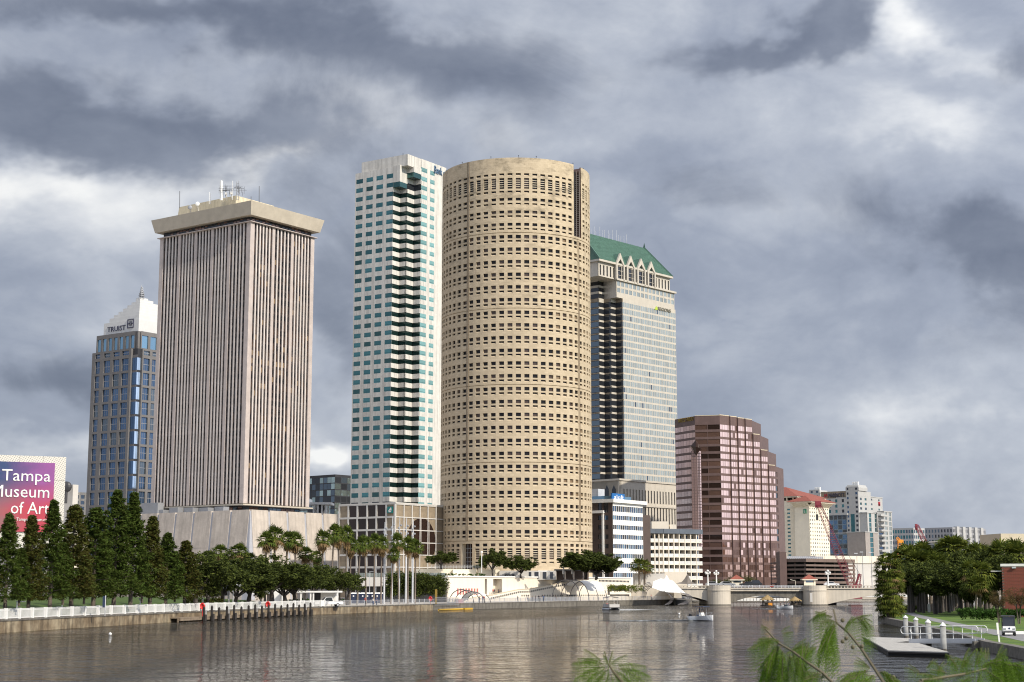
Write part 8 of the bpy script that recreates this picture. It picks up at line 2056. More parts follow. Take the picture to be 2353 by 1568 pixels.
# far white bridge and fences seen under the arches
m = M(); Y = 700; a = q('br',1750,690,Y); b = q('br',2800,690,Y); z1 = q('br',1900,660,Y).z; z0_ = q('br',1900,700,Y).z
fb = thing('far_bridge','far low white bridge seen below the right arch','bridge',(a.x,Y,0)); part('deck',M().box(a.x - 40,Y,z0_,b.x + 40,Y + 14,z1),G('bridge_concrete'),fb); part('railing',M().box(a.x - 40,Y - .1,z1 + .01,b.x + 40,Y + .1,q('br',1900,630,Y).z),G('white_panel'),fb)
for k in range(9): x = q('br',2170 + k * 24,720,Y).x; part('pile',M().tube([(x,Y + .6,-1),(x,Y + .6,z0_)],.35,6),G('white_panel'),fb)
a = q('br',300,700,585); b = q('br',1225,700,585); wf_ = thing('far_fence','white railing on the quay under the bridge span','railing',(a.x,585,0)); part('quay',M().box(a.x - 20,585,-1,b.x + 6,640,q('br',700,725,585).z),G('seawall_grey'),wf_)
for k in range(26): x0 = a.x - 10 + (b.x + 10 - a.x) * k / 26; part('panel',M().box(x0 + .1,585.1,q('br',700,724,585).z,x0 + (b.x + 10 - a.x) / 26 - .1,585.25,q('br',700,678,585).z),G('white_panel'),wf_)
# ================================================================ BOATS, PEOPLE, DOCK, CRANES, FOREGROUND
def person_mesh(seed,pose='stand',shirt='cloth_dark',legs='jean'):
 """one continuous skinned figure about 1.72 m tall, clothes by height"""
 r = random.Random(seed); sw = r.uniform(-.1,.1)
 J = dict(pel=(0,0,.95),chest=(0,.01,1.25),neck=(0,.01,1.46),head=(0,-.02,1.60),top=(0,-.01,1.70),shl=(-.19,0,1.40),shr=(.19,0,1.40),ell=(-.25,.02,1.12),elr=(.25,.02,1.12),hal=(-.24,-.10,.88),har=(.24,-.10,.88),hpl=(-.10,0,.90),hpr=(.10,0,.90),knl=(-.11,-.03 + sw,.50),knr=(.11,-.03 - sw,.50),anl=(-.11,.02 + sw * 1.6,.09),anr=(.11,.02 - sw * 1.6,.09),tol=(-.12,-.14 + sw * 1.6,.04),tor=(.12,-.14 - sw * 1.6,.04))
 if pose == 'lean': J['hal'] = (-.18,-.38,1.08); J['har'] = (.18,-.38,1.08); J['ell'] = (-.25,-.14,1.14); J['elr'] = (.25,-.14,1.14)
 if pose == 'sit':
  for k in ('knl','knr'): x,y,z = J[k]; J[k] = (x,-.42,.92)
  for k in ('anl','anr'): x,y,z = J[k]; J[k] = (x,-.44,.50)
  for k in ('tol','tor'): x,y,z = J[k]; J[k] = (x,-.58,.46)
  J['hal'] = (-.2,-.34,1.0); J['har'] = (.2,-.34,1.0)
 E_ = [('pel','chest'),('chest','neck'),('neck','head'),('head','top'),('chest','shl'),('chest','shr'),('shl','ell'),('ell','hal'),('shr','elr'),('elr','har'),('pel','hpl'),('pel','hpr'),('hpl','knl'),('knl','anl'),('anl','tol'),('hpr','knr'),('knr','anr'),('anr','tor')]
 Rd = dict(pel=.135,chest=.145,neck=.055,head=.105,top=.075,shl=.07,shr=.07,ell=.05,elr=.05,hal=.04,har=.04,hpl=.095,hpr=.095,knl=.068,knr=.068,anl=.048,anr=.048,tol=.04,tor=.04)
 names = list(J); me = bpy.data.meshes.new('person'); me.from_pydata([J[n] for n in names],[(names.index(a),names.index(b)) for a,b in E_],[])
 o = bpy.data.objects.new('person',me); COL.objects.link(o); md = o.modifiers.new('s','SKIN'); sl = me.skin_vertices[0] if me.skin_vertices else None
 if sl is None:
  me.skin_vertices.new() if hasattr(me.skin_vertices,'new') else None
 sv = me.skin_vertices[0].data
 for i,n in enumerate(names): sv[i].radius = (Rd[n],Rd[n] * (.8 if n in ('chest','pel') else 1)); sv[i].use_root = n == 'pel'
 o.modifiers.new('u','SUBSURF').levels = 1
 dg = bpy.context.evaluated_depsgraph_get(); out = bpy.data.meshes.new_from_object(o.evaluated_get(dg)); bpy.data.objects.remove(o)
 out.name = 'person'
 out.materials.clear()
 for k in ('skin',shirt,legs,'hair'): out.materials.append(G(k))
 for p in out.polygons:
  c = p.center; arm = abs(c.x) > .215 and c.z < 1.2
  p.material_index = 3 if (c.z > 1.63 or (c.z > 1.53 and c.y > .02)) else 0 if (c.z > 1.45 or arm) else (1 if c.z > .96 else 2)
  if c.z < .1: p.material_index = 3
  p.use_smooth = True
 return out
PM = {}
def person(loc,rz,label,shirt='cloth_dark',legs='jean',pose='stand',group=None,h=1.0):
 k = (shirt,legs,pose)
 if k not in PM: PM[k] = person_mesh(len(PM) + 3,pose,shirt,legs)
 o = link('person',PM[k],None,loc,rz); o.scale = (h,h,h); return tag(o,label,'person',group)
WALKERS = [('rw',852,'dark_jean','person in dark clothes under the small hoop canopy'),('rw',898,'blue','person in blue standing under the small hoop canopy'),('rw',925,'red','person in red top beside the one in blue'),('rw',1455,'dark_jean','lone person in dark top by a bicycle rack on the riverwalk'),('rw',1610,'pale','person in pale top left of the small group'),('rw',1682,'dark','person in dark clothes, left of the riverwalk group'),('rw',1735,'dark_jean','person in dark top just left of the close group'),('rw',1785,'dark','leftmost person of the close riverwalk group'),('rw',1822,'dark','middle person of the close riverwalk group'),('rw',1858,'blue','rightmost person of the close riverwalk group'),('rw',2050,'dark_jean','person alone inside the large hoop canopy'),
   ('rv',1320,'red','person in red near the peaked canopy'),('rv',1580,'dark','person under the peaked canopy'),('rv',1720,'dark','left person on the quay below the bridge arch'),('rv',1745,'blue','right person on the quay below the bridge arch'),('cu',834,'pale','person in pale top behind the grey railing'),('cu',875,'blue','person in dark blue behind the grey railing'),('cu',742,'red','person half hidden behind the railing left of the toilets')]
SH = dict(dark_jean=('cloth_dark','jean'),blue=('cloth_blue','jean'),red=('cloth_red','cloth_dark'),pale=('cloth_pale','cloth_blue'),dark=('cloth_dark','cloth_dark'))
for i,(c,x,k,lb) in enumerate(WALKERS):
 vx = pv(c,x,500)[0]; p,n,d = bank_at(vx); o = p + n * (1.6 + (i % 3) * .5)
 kx,_ = ray('v',vx,1380); o = Vector((kx * o.y,o.y,LZ + .0)); person(o,[0,1.2,2.6,-1.0,.4][i % 5],lb,SH[k][0],SH[k][1],'lean' if i % 4 == 1 else 'stand','people on the riverwalk',1.0 + .03 * ((i * 7) % 5 - 2))
def on_ramp(c,x,yf,lb,k,dd=-1.0):
 u,z = wu(c,x,yf,dd); p = WF(u,z,dd); person(p,.8,lb,SH[k][0],SH[k][1],'stand','people on the riverwalk')
zfl = wu('rw',1140,390)[1]
struct('ramp_landing',M().prism([WF(wu('rw',1020,380)[0],0,-2.1).xy,WF(wu('rw',1215,380)[0],0,-2.1).xy,WF(wu('rw',1215,380)[0],0,2.4).xy,WF(wu('rw',1020,380)[0],0,2.4).xy],zfl - .2,zfl),G('white_wall'))
for c,x,k,lb,dd in (('rw',1068,'red','person in red brown top on the ramp before the doorway',-1.2),('rw',1092,'dark','person in dark top on the ramp before the doorway',-1.2),('rw',1152,'dark','left person standing in the shaded doorway',.8),('rw',1178,'dark','right person standing in the shaded doorway',.8)):
 u,_ = wu(c,x,380,dd); p = WF(u,zfl,dd); person(p,.5 + .4 * dd,lb,SH[k][0],SH[k][1],'stand','people on the riverwalk')
def bench_row():
 for i,(x,lb) in enumerate(((1940,'left dark cafe table behind railing under the large hoops'),(2190,'middle dark cafe table behind railing under the large hoops'),(2280,'right dark cafe table behind railing under the large hoops'))):
  vx = pv('rw',x,500)[0]; p,n,d = bank_at(vx); o = p + n * 1.5; t = thing('cafe_table',lb,'table',(o.x,o.y,LZ),'cafe tables on the riverwalk'); part('top',M().lathe((o.x,o.y,LZ + .7),[(.45,0),(.45,.05)],10),G('grey_metal'),t); part('leg',M().tube([(o.x,o.y,LZ),(o.x,o.y,LZ + .7)],.05,6),G('dark_metal'),t)
bench_row()
vx = pv('rw',655,520)[0]; p,n,d = bank_at(vx); o = p + n * 1.8; t = thing('planter','pink box planter under the small hoop canopy','planter',(o.x,o.y,LZ)); part('box',M().box(o.x - .9,o.y,LZ,o.x + .9,o.y + .8,LZ + .95),G('pink_box'),t) if 'pink_box' in MAT else part('box',M().box(o.x - .9,o.y,LZ,o.x + .9,o.y + .8,LZ + .95),mk('pink_box',(.55,.25,.27)),t)
# gangway with grey screens and yellow float at the left end of the riverwalk
A = bank_at(pv('rw',115,600)[0])[0]; Bq = bank_at(pv('rw',620,600)[0])[0]; n = Vector((-(Bq - A).y,(Bq - A).x,0)).normalized(); dd = (Bq - A).normalized()
t = thing('yellow_float','long yellow floating fender moored at the quay','float',(A.x,A.y,0)); part('tube',M().tube([A - n * 1.6 + Vector((0,0,.15)),A - n * 1.6 + dd * (Bq - A).length * .74 + Vector((0,0,.15))],.20,10),G('yellow'),t,smooth=True); part('box',M().prism([(A - n * 2.2 + dd * (Bq - A).length * .745).xy,(A - n * 2.2 + dd * (Bq - A).length).xy,(A - n * 1.1 + dd * (Bq - A).length).xy,(A - n * 1.1 + dd * (Bq - A).length * .745).xy],.02,.40),G('yellow'),t)
t = thing('dock_gate','grey mesh gangway gates behind the yellow float','gate',(A.x,A.y,LZ)); L_ = (Bq - A).length
for k in range(4):
 a = A - n * .5 + dd * L_ * (.02 + .19 * k); b = A - n * .5 + dd * L_ * (.19 + .19 * k); fr_ = M()
 for z in (.05,.6,1.2,1.75): fr_.beam(a + Vector((0,0,LZ - .3 + z)),b + Vector((0,0,LZ - .3 + z)),.05,.06)
 for j in range(7): p = a.lerp(b,j / 6); fr_.tube([(p.x,p.y,LZ - .3),(p.x,p.y,LZ + 1.45)],.03,4)
 part('gate_panel',fr_,G('grey_metal'),t)
p = A + n * 2.2 + dd * L_ * .37; tag(link('information_post',M().box(-.25,-.2,0,.25,.2,3.3).mesh('information_post',G('letter_gold')),None,(p.x,p.y,LZ)),'ochre information post at the left corner of white wall','post')

# ---------------- boats
def hull(L_,B_,H_,n=10,bow=.9,flare=.12):
 """boat hull along +x"""
 m = M(); rows = []
 for i in range(n + 1):
  f = i / n; x = -L_ / 2 + L_ * f; w = B_ / 2 * (1 - max(0,(f - .45) / .55) ** 2.2 * bow); k = H_ * (.85 + .35 * f * f); rows.append([(x,-w,k),(x + .0,-w * (.82 - flare),.12 * H_),(x,0,-.25 * H_ * (1 - f * .6)),(x,w * (.82 - flare),.12 * H_),(x,w,k)])
 o = len(m.v)
 for r_ in rows: m.v.extend(r_)
 for i in range(n):
  for j in range(4): m.f.append((o + i * 5 + j,o + (i + 1) * 5 + j,o + (i + 1) * 5 + j + 1,o + i * 5 + j + 1)); m.mi.append(0)
 m.f.append(tuple(o + j for j in range(5))); m.mi.append(0); m.f.append(tuple(o + n * 5 + j for j in range(4,-1,-1))); m.mi.append(0)
 return m,rows
def deck_of(rows,dz=-.25,k=.9):
 m = M()
 for a,b in zip(rows,rows[1:]): m.quad((a[0][0],a[0][1] * k,a[0][2] + dz),(b[0][0],b[0][1] * k,b[0][2] + dz),(b[4][0],b[4][1] * k,b[4][2] + dz),(a[4][0],a[4][1] * k,a[4][2] + dz))
 return m
def settle(t,loc,rz,sc=1.0): t.location = loc; t.rotation_euler = (0,0,rz); t.scale = (sc,sc,sc)
def wake(loc,rz,L_,W0,W1,label,seed):
 r = random.Random(seed); m = M()
 for s in (-1,1):
  for i in range(170):
   f = r.random() ** 1.3; x = -L_ * f; y = s * (W0 + (W1 - W0) * f) * r.uniform(.55,1.05); w = r.uniform(.2,.7) * (1 - f * .5); h = .16 * (1 - f); m.add([(x - w * 1.8,y - w * .3,.012),(x,y - w * .5,.012 + h),(x + w * 1.8,y,.012),(x,y + w * .4,.012 + h * .6)],[(0,1,2,3)])
 for i in range(50): f = r.random(); x = -L_ * f * .6; y = r.uniform(-.6,.6); w = r.uniform(.2,.5) * (1 - f); m.add([(x - w * 1.5,y,.014),(x,y - w * .4,.06),(x + w * 1.5,y,.014),(x,y + w * .4,.05)],[(0,1,2,3)])
 o = link('wake',m.mesh('wake',G('foam')),None,loc,rz); return tag(o,label,'wake',kind='stuff')
# centre console boat under way
g = gnd('rv',1850,742); t = thing('motor_boat','white motor boat under a dark T-top heading right with a long wake','boat',(0,0,0))
hm,rows = hull(6.0,2.2,.95); part('hull',hm,G('car_white'),t,smooth=False); part('deck',deck_of(rows),G('white_panel'),t); part('console',M().prism([(-.4,-.4),(.5,-.4),(.5,.4),(-.4,.4)],.65,1.55,0,[(-.4,-.4),(.2,-.4),(.2,.4),(-.4,.4)]),G('white_panel'),t)
part('canopy',M().box(-1.2,-.95,2.62,1.3,.95,2.72),G('sign_navy'),t)
for x,y in ((-.8,-.55),(-.8,.55),(.7,-.55),(.7,.55)): part('canopy_post',M().tube([(x,y,.7),(x * .9,y * 1.1,2.62)],.035,5),G('grey_metal'),t)
part('bow_rail',M().tube([(1.2,-.95,.95),(2.0,-.75,1.45),(2.9,0,1.55),(2.0,.75,1.45),(1.2,.95,.95)],.03,5),G('light_metal'),t); mo = part('outboard',M().prism([(-3.5,-.28),(-3.0,-.28),(-3.0,.28),(-3.5,.28)],.55,1.25,0,[(-3.4,-.2),(-3.05,-.2),(-3.05,.2),(-3.4,.2)]),G('dark_metal'),t); part('outboard_leg',M().box(-3.35,-.1,-.4,-3.15,.1,.55),G('dark_metal'),mo)
part('seat',M().box(-1.1,-.4,.65,-.6,.4,1.15),G('cloth_blue'),t)
settle(t,(g.x,g.y,.02),R(-52),.80); person(Vector((g.x - .30,g.y + .25,.45)),R(100),'person in blue at the helm of the white motor boat','cloth_blue','cloth_dark'); person(Vector((g.x + .15,g.y + .55,.45)),R(80),'person in dark clothes beside the helm of the motor boat','cloth_dark','cloth_dark')
wake((g.x - 1.2,g.y + .6,0),R(4),16,.4,2.2,'white foam wake trailing the motor boat',3)
# pontoon boat
g = gnd('rv',900,628); t = thing('pontoon_boat','pontoon boat with a dark bimini top near the riverwalk','boat',(0,0,0))
for y in (-1.0,1.0): part('pontoon',M().tube([(-3.2,y,.18),(2.7,y,.18),(3.2,y,.32)],[.32,.32,.1],9),G('light_metal'),t,smooth=True)
part('deck',M().box(-3.1,-1.25,.46,3.1,1.25,.58),G('dark_metal'),t)
for y in (-1.24,1.2): part('side_panel',M().box(-2.6,y,.60,3.0,y + .04,1.3),G('hotel_grey'),t)
part('front_panel',M().box(3.0,-1.2,.6,3.04,1.2,1.3),G('hotel_grey'),t); part('rear_panel',M().box(-2.64,-1.2,.6,-2.6,.4,1.3),G('hotel_grey'),t); top = M()
for k in range(8): y0,y1 = -1.35 + k * 2.7 / 8,-1.35 + (k + 1) * 2.7 / 8; z = lambda y: 2.75 + .28 * math.cos(y / 1.35 * 1.4); top.add([(-2.2,y0,z(y0)),(1.8,y0,z(y0)),(1.8,y1,z(y1)),(-2.2,y1,z(y1)),(-2.2,y0,z(y0) + .06),(1.8,y0,z(y0) + .06),(1.8,y1,z(y1) + .06),(-2.2,y1,z(y1) + .06)],[(0,1,2,3),(4,7,6,5),(0,4,5,1),(3,2,6,7),(1,5,6,2),(0,3,7,4)])
part('bimini_top',top,G('sign_navy'),t)
for x in (-2.1,1.7):
 for y in (-1.3,1.3): part('bimini_post',M().tube([(x * .6,y * .95,.6),(x,y,2.84)],.035,5),G('light_metal'),t)
for x,y in ((-1.8,-.8),(.8,.8),(1.9,-.8)): part('seat',M().box(x - .5,y - .3,.58,x + .5,y + .3,1.0),G('white_panel'),t)
part('outboard',M().box(-3.5,-.25,.3,-3.1,.25,1.2),G('dark_metal'),t); settle(t,(g.x,g.y,.02),R(-78),1.0)
person(Vector((g.x - .9,g.y - .4,.05)),.4,'person in red sitting at the left of the pontoon boat','cloth_red','cloth_dark','sit'); person(Vector((g.x + .8,g.y - .2,.05)),-.5,'person in pale top sitting at the right of the pontoon boat','cloth_pale','jean','sit')
wake((g.x + 1.5,g.y + .6,0),R(175),9,.4,1.2,'short foam wake right of the pontoon boat',5)
# small white boat with passengers
g = gnd('br',950,850); t = thing('runabout','small white open runabout with passengers before the bridge span','boat',(0,0,0)); hm,rows = hull(5.2,2.1,.9); part('hull',hm,G('car_white'),t); part('deck',deck_of(rows),G('white_panel'),t); part('windscreen',M().prism([(.2,-.8),(.5,-.6),(.5,.6),(.2,.8)],.9,1.35),G('glass_smoke'),t); part('seat',M().box(-1.2,-.7,.6,-.6,.7,1.05),G('white_panel'),t); part('outboard',M().box(-3.0,-.25,.3,-2.6,.25,1.2),G('white_panel'),t); settle(t,(g.x,g.y,.02),R(-38),.78)
for k,(dx,dy,sh,lb) in enumerate(((-1.0,.8,'cloth_dark','person at the stern of the white runabout'),(-.2,.2,'cloth_dark','person standing in the middle of the white runabout'),(.7,-.5,'cloth_blue','person at the bow of the white runabout'))): person(Vector((g.x + dx,g.y + dy,.25 if k == 1 else -.05)),1.4,lb,sh,'cloth_dark','stand' if k == 1 else 'sit')
wake((g.x - 2,g.y,0),R(-10),7,.4,1.0,'thin foam wake behind the white runabout',8)
# thatched tiki boats
def tiki(c,x,y,lb,sc,rot):
 g = gnd(c,x,y); t = thing('tiki_boat',lb,'boat',(0,0,0),'thatched tiki boats under the bridge'); part('deck',M().lathe((0,0,.1),[(2.5,0),(2.6,.1),(2.6,.42),(2.5,.48)],14),G('dark_wood'),t); r = random.Random(int(x)); th = M()
 for k in range(420):
  a = r.uniform(0,6.283); h = r.random(); rr = 2.55 * (1 - h) + .15; z = 2.7 + 1.55 * h; d = Vector((math.cos(a),math.sin(a),-.75)); s = Vector((-math.sin(a),math.cos(a),0)) * .16; p = Vector((rr * math.cos(a),rr * math.sin(a),z)); th.add([p - s,p + s,p + d * .7 + s * .5,p + d * .7 - s * .5],[(0,1,2,3)])
 th.lathe((0,0,0),[(2.5,2.55),(1.2,3.5),(.1,4.25)],14); part('thatch_roof',th,G('thatch'),t)
 for k in range(6): a = k * 1.047; part('post',M().tube([(2.1 * math.cos(a),2.1 * math.sin(a),.5),(2.1 * math.cos(a),2.1 * math.sin(a),2.8)],.08,6),G('trunk'),t)
 part('bar_counter',M().lathe((0,0,.5),[(.9,0),(1.1,.95),(1.15,1.05)],10),G('plank_brown'),t); rm = M()
 for z in (.8,1.3): rm.tube([(2.4 * math.cos(k * .35),2.4 * math.sin(k * .35),z) for k in range(19)],.03,4,0,False)
 part('rail',rm,G('trunk'),t); settle(t,(g.x,g.y,.02),rot,sc)
 for k in range(3): a = 3.6 + k * 1.1; person(Vector((g.x + 1.6 * sc * math.cos(a),g.y + 1.6 * sc * math.sin(a),.36)),a + 1.5,('left','middle','right')[k] + ' passenger on the ' + ('left' if x < 800 else 'right') + ' thatched boat',('cloth_dark','cloth_pale','cloth_dark')[k],'cloth_dark','stand','passengers of the thatched boats')
 return g
g = tiki('br',668,815,'left round thatched tiki boat under the bridge span',.74,.3); part_o = None
tag(link('cooler_box',M().box(-.55,-.3,0,.55,.3,.7).mesh('cooler_box',G('orange')),None,(g.x + .5,g.y - 1.45,.36)),'orange box on the edge of the left thatched boat','box')
tiki('br',1100,812,'right round thatched tiki boat beside the right pier',.64,.9)
g = gnd('ms',813,1458); tag(link('buoy',M().ball((0,0,.1),.17,8).mesh('buoy',G('white_paint'),(0,0,0),True),None,(g.x,g.y,0)),'small round white buoy floating before the left seawall','buoy')
g = gnd('rv',1612,678); tag(link('buoy',M().ball((0,0,.15),.2,7).mesh('buoy',G('white_paint'),(0,0,0),True),None,(g.x,g.y,0)),'tiny white buoy left of the motor boat','buoy')

# ---------------- floating dock, gangway, piles on the right
def right_dock():
 D = [gnd('dk',1022,306,.42),gnd('dk',1228,418,.42),gnd('dk',1728,432,.42),gnd('dk',1490,362,.42),gnd('dk',1405,318,.42)]
 t = thing('floating_dock','grey floating dock with dark rubber edge on the right of the river','dock',(D[1].x,D[1].y,0)); c = sum(D,Vector()) / 5
 part('float',M().prism([p.xy for p in D],-.3,.30),G('rubber'),t)
 part('edge',M().prism([(c + (p - c) * 1.015).xy for p in D],.22,.34),G('dark_wood'),t)
 a,b,e,f = D[0],D[1],D[2],Vector((D[4].x,D[4].y,.42)); n = 26         # boards laid across, each its own piece
 for k in range(n):
  u0,u1 = k / n + .0015,(k + 1) / n - .0015
  L0,L1 = a.lerp(b,u0),a.lerp(b,u1)
  top = [f,D[3],e];
  def edge(u):
   l1 = (D[3] - f).length; l2 = (e - D[3]).length; s = u * (l1 + l2); return f.lerp(D[3],s / l1) if s < l1 else D[3].lerp(e,(s - l1) / l2)
  R0,R1 = edge(u0),edge(u1); part('deck_board',M().prism([L0.xy,L1.xy,R1.xy,R0.xy],.345,.42),G('plank'),t)
 pp = thing('mooring_pile','grey pile','mooring pile',(0,0,0),'pale mooring piles with white cone caps'); part('pile',M().lathe((0,0,0),[(.24,-2),(.23,3.0)],12),G('pile_grey'),pp,smooth=True); part('cap',M().lathe((0,0,3.0),[(.27,0),(.27,.06),(.02,.42)],12),G('white_paint'),pp); part('tide_band',M().lathe((0,0,0),[(.245,-.2),(.243,.55)],12),G('seawall_grey'),pp)
 for (xb,yb,yt,lb) in ((1378,322,126,'leftmost pale mooring pile with white cap'),(1462,318,143,'second pale mooring pile with white cap, farthest back'),(1566,388,160,'third pale mooring pile with white cap'),(1690,436,185,'rightmost and nearest pale mooring pile with white cap')):
  z = .0; g = gnd('dk',xb,yb,.1); zt = q('dk',xb,yt,g.y).z; plant(pp,Vector((g.x,g.y,0)),0,(1,1,zt / 3.42),lb)
 # gangway
 g0 = gnd('dk',1400,352,.45); g1 = gnd('dk',1950,352,.62); dd = (g1 - g0); nn = Vector((-dd.y,dd.x,0)).normalized() * 1.3
 w = thing('gangway','aluminium gangway with looped handrails from dock to bank','gangway',(g0.x,g0.y,.4));
 part('deck',M().add([g0,g1,g1 + nn,g0 + nn,g0 - Vector((0,0,.12)),g1 - Vector((0,0,.12)),g1 + nn - Vector((0,0,.12)),g0 + nn - Vector((0,0,.12))],[(0,1,2,3),(4,7,6,5),(0,4,5,1),(3,2,6,7),(0,3,7,4),(1,5,6,2)]),G('hotel_grey'),w)
 part('side_plate',M().beam(g0 + Vector((0,0,.12)),g1 + Vector((0,0,.12)),.05,.34),G('light_metal'),w); part('side_plate',M().beam(g0 + nn + Vector((0,0,.12)),g1 + nn + Vector((0,0,.12)),.05,.34),G('light_metal'),w); part('ramp_flap',M().add([g0,g0 + nn,g0 + nn - dd.normalized() * 1.6 - Vector((0,0,.02)),g0 - dd.normalized() * 1.6 - Vector((0,0,.02)),g0 + Vector((0,0,.1)),g0 + nn + Vector((0,0,.1))],[(0,1,2,3),(4,5,2,3)]),G('light_metal'),w)
 for off in (Vector((0,0,0)),nn):
  a = g0 + off - dd.normalized() * .5; b = g1 + off; loop = []; h1,h0 = 1.32,.72
  for k in range(9): an = math.pi / 2 + math.pi * k / 8; loop.append(a + dd.normalized() * (.30 * math.cos(an)) + Vector((0,0,(h1 + h0) / 2 + (h1 - h0) / 2 * math.sin(an))))
  for k in range(9): an = -math.pi / 2 + math.pi * k / 8; loop.append(b + dd.normalized() * (.30 * math.cos(an)) + Vector((0,0,(h1 + h0) / 2 + (h1 - h0) / 2 * math.sin(an))))
  loop.append(loop[0]); part('handrail',M().tube(loop,.035,6,0,False),G('white_paint'),w,smooth=True)
  for s in (.04,.36,.68,.96): p = g0.lerp(g1,s) + off; part('rail_post',M().tube([p,p + Vector((0,0,1.3))],.03,5),G('white_paint'),w)
 part('landing',M().box(g1.x - .2,g1.y - .3,.2,g1.x + 1.6,g1.y + 2.2,.70),G('seawall_grey'),w)
right_dock()
# golf cart
def golf_cart():
 g = gnd('dk',2228,297,RZ); t = thing('golf_cart','white golf cart with dark roof on the right footpath','golf cart',(0,0,0))
 sec = lambda pts,w: (lambda n: M().add([(-w,y,z) for y,z in pts] + [(w,y,z) for y,z in pts],[tuple(range(n)),tuple(range(2 * n - 1,n - 1,-1))] + [(i,n + i,n + (i + 1) % n,(i + 1) % n) for i in range(n)]))(len(pts))
 part('body',sec([(-1.15,.32),(-1.2,.55),(-1.05,.80),(-.55,.92),(-.45,.42),(.35,.40),(.40,.72),(1.1,.74),(1.15,.36)],.58),G('car_white'),t); part('seat',M().box(-.55,.15,.74,.55,.75,.92),G('cloth_dark'),t); part('seat_back',M().box(-.55,.72,.92,.55,.82,1.3),G('cloth_dark'),t); part('roof',M().prism([(-.66,-.75),(.66,-.75),(.66,1.1),(-.66,1.1)],1.84,1.93,0,[(-.6,-.68),(.6,-.68),(.6,1.03),(-.6,1.03)]),G('dark_metal'),t)
 for x in (-.56,.56):
  part('roof_post',M().tube([(x,-.62,.9),(x,-.58,1.85)],.03,5),G('dark_metal'),t); part('roof_post',M().tube([(x,.9,.74),(x,.95,1.85)],.03,5),G('dark_metal'),t); part('headlight',M().box(x * .75 - .12,-1.2,.60,x * .75 + .12,-1.12,.72),G('glass_grey'),t)
  for y in (-.78,.78):
   wo = part('wheel',M().tube([(x * .92 - .09,y,.24),(x * .92 + .09,y,.24)],.24,12),G('rubber'),t); part('hub',M().tube([(x * .92 - .1,y,.24),(x * .92 + .1,y,.24)],.11,8),G('light_metal'),wo)
 part('windscreen',M().add([(-.54,-.58,.95),(.54,-.58,.95),(.54,-.56,1.80),(-.54,-.56,1.80)],[(0,1,2,3)]),G('glass_black'),t); em = M(); em.tube([(0,-1.14,.70),(0,-1.17,.70)],.10,10); part('badge',em,G('sign_navy'),t); part('bumper',M().box(-.55,-1.24,.30,.55,-1.14,.44),G('dark_metal'),t); part('steering_wheel',M().tube([(.28 + .17 * math.cos(k * .7),-.25,1.12 + .17 * math.sin(k * .7)) for k in range(10)],.018,5,0,False),G('dark_metal'),t)
 settle(t,(g.x,g.y,RZ + .015),R(-14),.98 * (q('dk',2228,128,g.y).z - RZ) / 1.93)
golf_cart()
g = gnd('dk',2150,352,RZ); zt = q('dk',2128,190,g.y).z; t = thing('sign_post','thin white marker post leaning beside the golf cart path','post',(g.x,g.y,RZ)); part('post',M().beam((g.x,g.y,RZ - .1),(q('dk',2130,190,g.y).x,g.y,zt),.12,.06),G('white_paint'),t); a = q('dk',2130,190,g.y); part('plate',M().beam(a + Vector((0,-.04,-.9)) + Vector((.04,0,0)),a + Vector((0,-.04,0)),.16,.02),G('white_panel'),t)
p = gnd('dk',2330,285,RZ); tag(link('kerb',M().box(-1.5,0,0,6,.35,.28).mesh('kerb',G('white_panel')),None,(p.x,p.y,RZ)),'low pale kerb stone beside the golf cart','kerb')
g = gnd('rp',890,1300,RZ); Yw = 285; a = q('rp',880,1300,Yw); b = q('rp',902,1262,Yw); tag(link('bollard_light',M().box(-.2,-.2,0,.2,.2,b.z - RZ).mesh('bollard_light',G('white_panel')),None,(a.x,Yw,RZ)),'short pale bollard light among the shaded trunks','bollard')

# ---------------- cranes
def lattice(m,p0,p1,w0,w1,n,r=.12):
 p0,p1 = Vector(p0),Vector(p1); d = (p1 - p0).normalized(); a = d.cross(Vector((0,1,0))).normalized(); b = a.cross(d).normalized(); prev = None
 for i in range(n + 1):
  f = i / n; w = (w0 + (w1 - w0) * f) / 2; c = p0.lerp(p1,f); ring = [c + a * w + b * w,c - a * w + b * w,c - a * w - b * w,c + a * w - b * w]
  if prev:
   for k in range(4): m.tube([prev[k],ring[k]],r,4,0,False); m.tube([prev[k],ring[(k + 1) % 4]],r * .6,3,0,False)
  prev = ring
YC = 600; t = thing('crawler_crane','dark red lattice crane leaning over the brown garage','crane',(q('hb',1010,1260,YC).x,YC,2)); m = M(); lattice(m,q('hb',1015,1265,YC),q('hb',850,860,YC),2.2,2.6,16,.085); lattice(m,q('hb',850,860,YC),q('hb',640,330,YC),2.6,1.6,24,.085); part('boom',m,G('crane_red'),t)
m = M(); a = q('hb',615,345,YC); m.box(a.x - .5,YC - .5,a.z - 1,q('hb',665,320,YC).x,YC + .5,q('hb',640,300,YC).z); part('boom_head',m,G('crane_red'),t); m = M()
lattice(m,q('hb',1085,1265,YC),q('hb',1110,1130,YC),1.6,1.0,7,.09); m.beam(q('hb',1110,1130,YC),q('hb',1060,1265,YC),.5,.5); part('mast',m,G('crane_red'),t); m = M()
for o in (0,1.6): m.tube([q('hb',640,335,YC + o),q('hb',1110,1135,YC + o)],.07,4)
m.tube([q('hb',620,350,YC),q('hb',620,450,YC)],.06,4); part('cable',m,G('dark_metal'),t); a = q('hb',622,450,YC); part('hook',M().box(a.x - .4,YC - .3,a.z - 2.2,a.x + .4,YC + .3,a.z),G('dark_metal'),t); a = q('hb',990,1262,YC); b = q('hb',1120,1235,YC); part('cab',M().box(a.x,YC - 2,a.z - 5,b.x,YC + 3,a.z + .4),G('crane_red'),t)
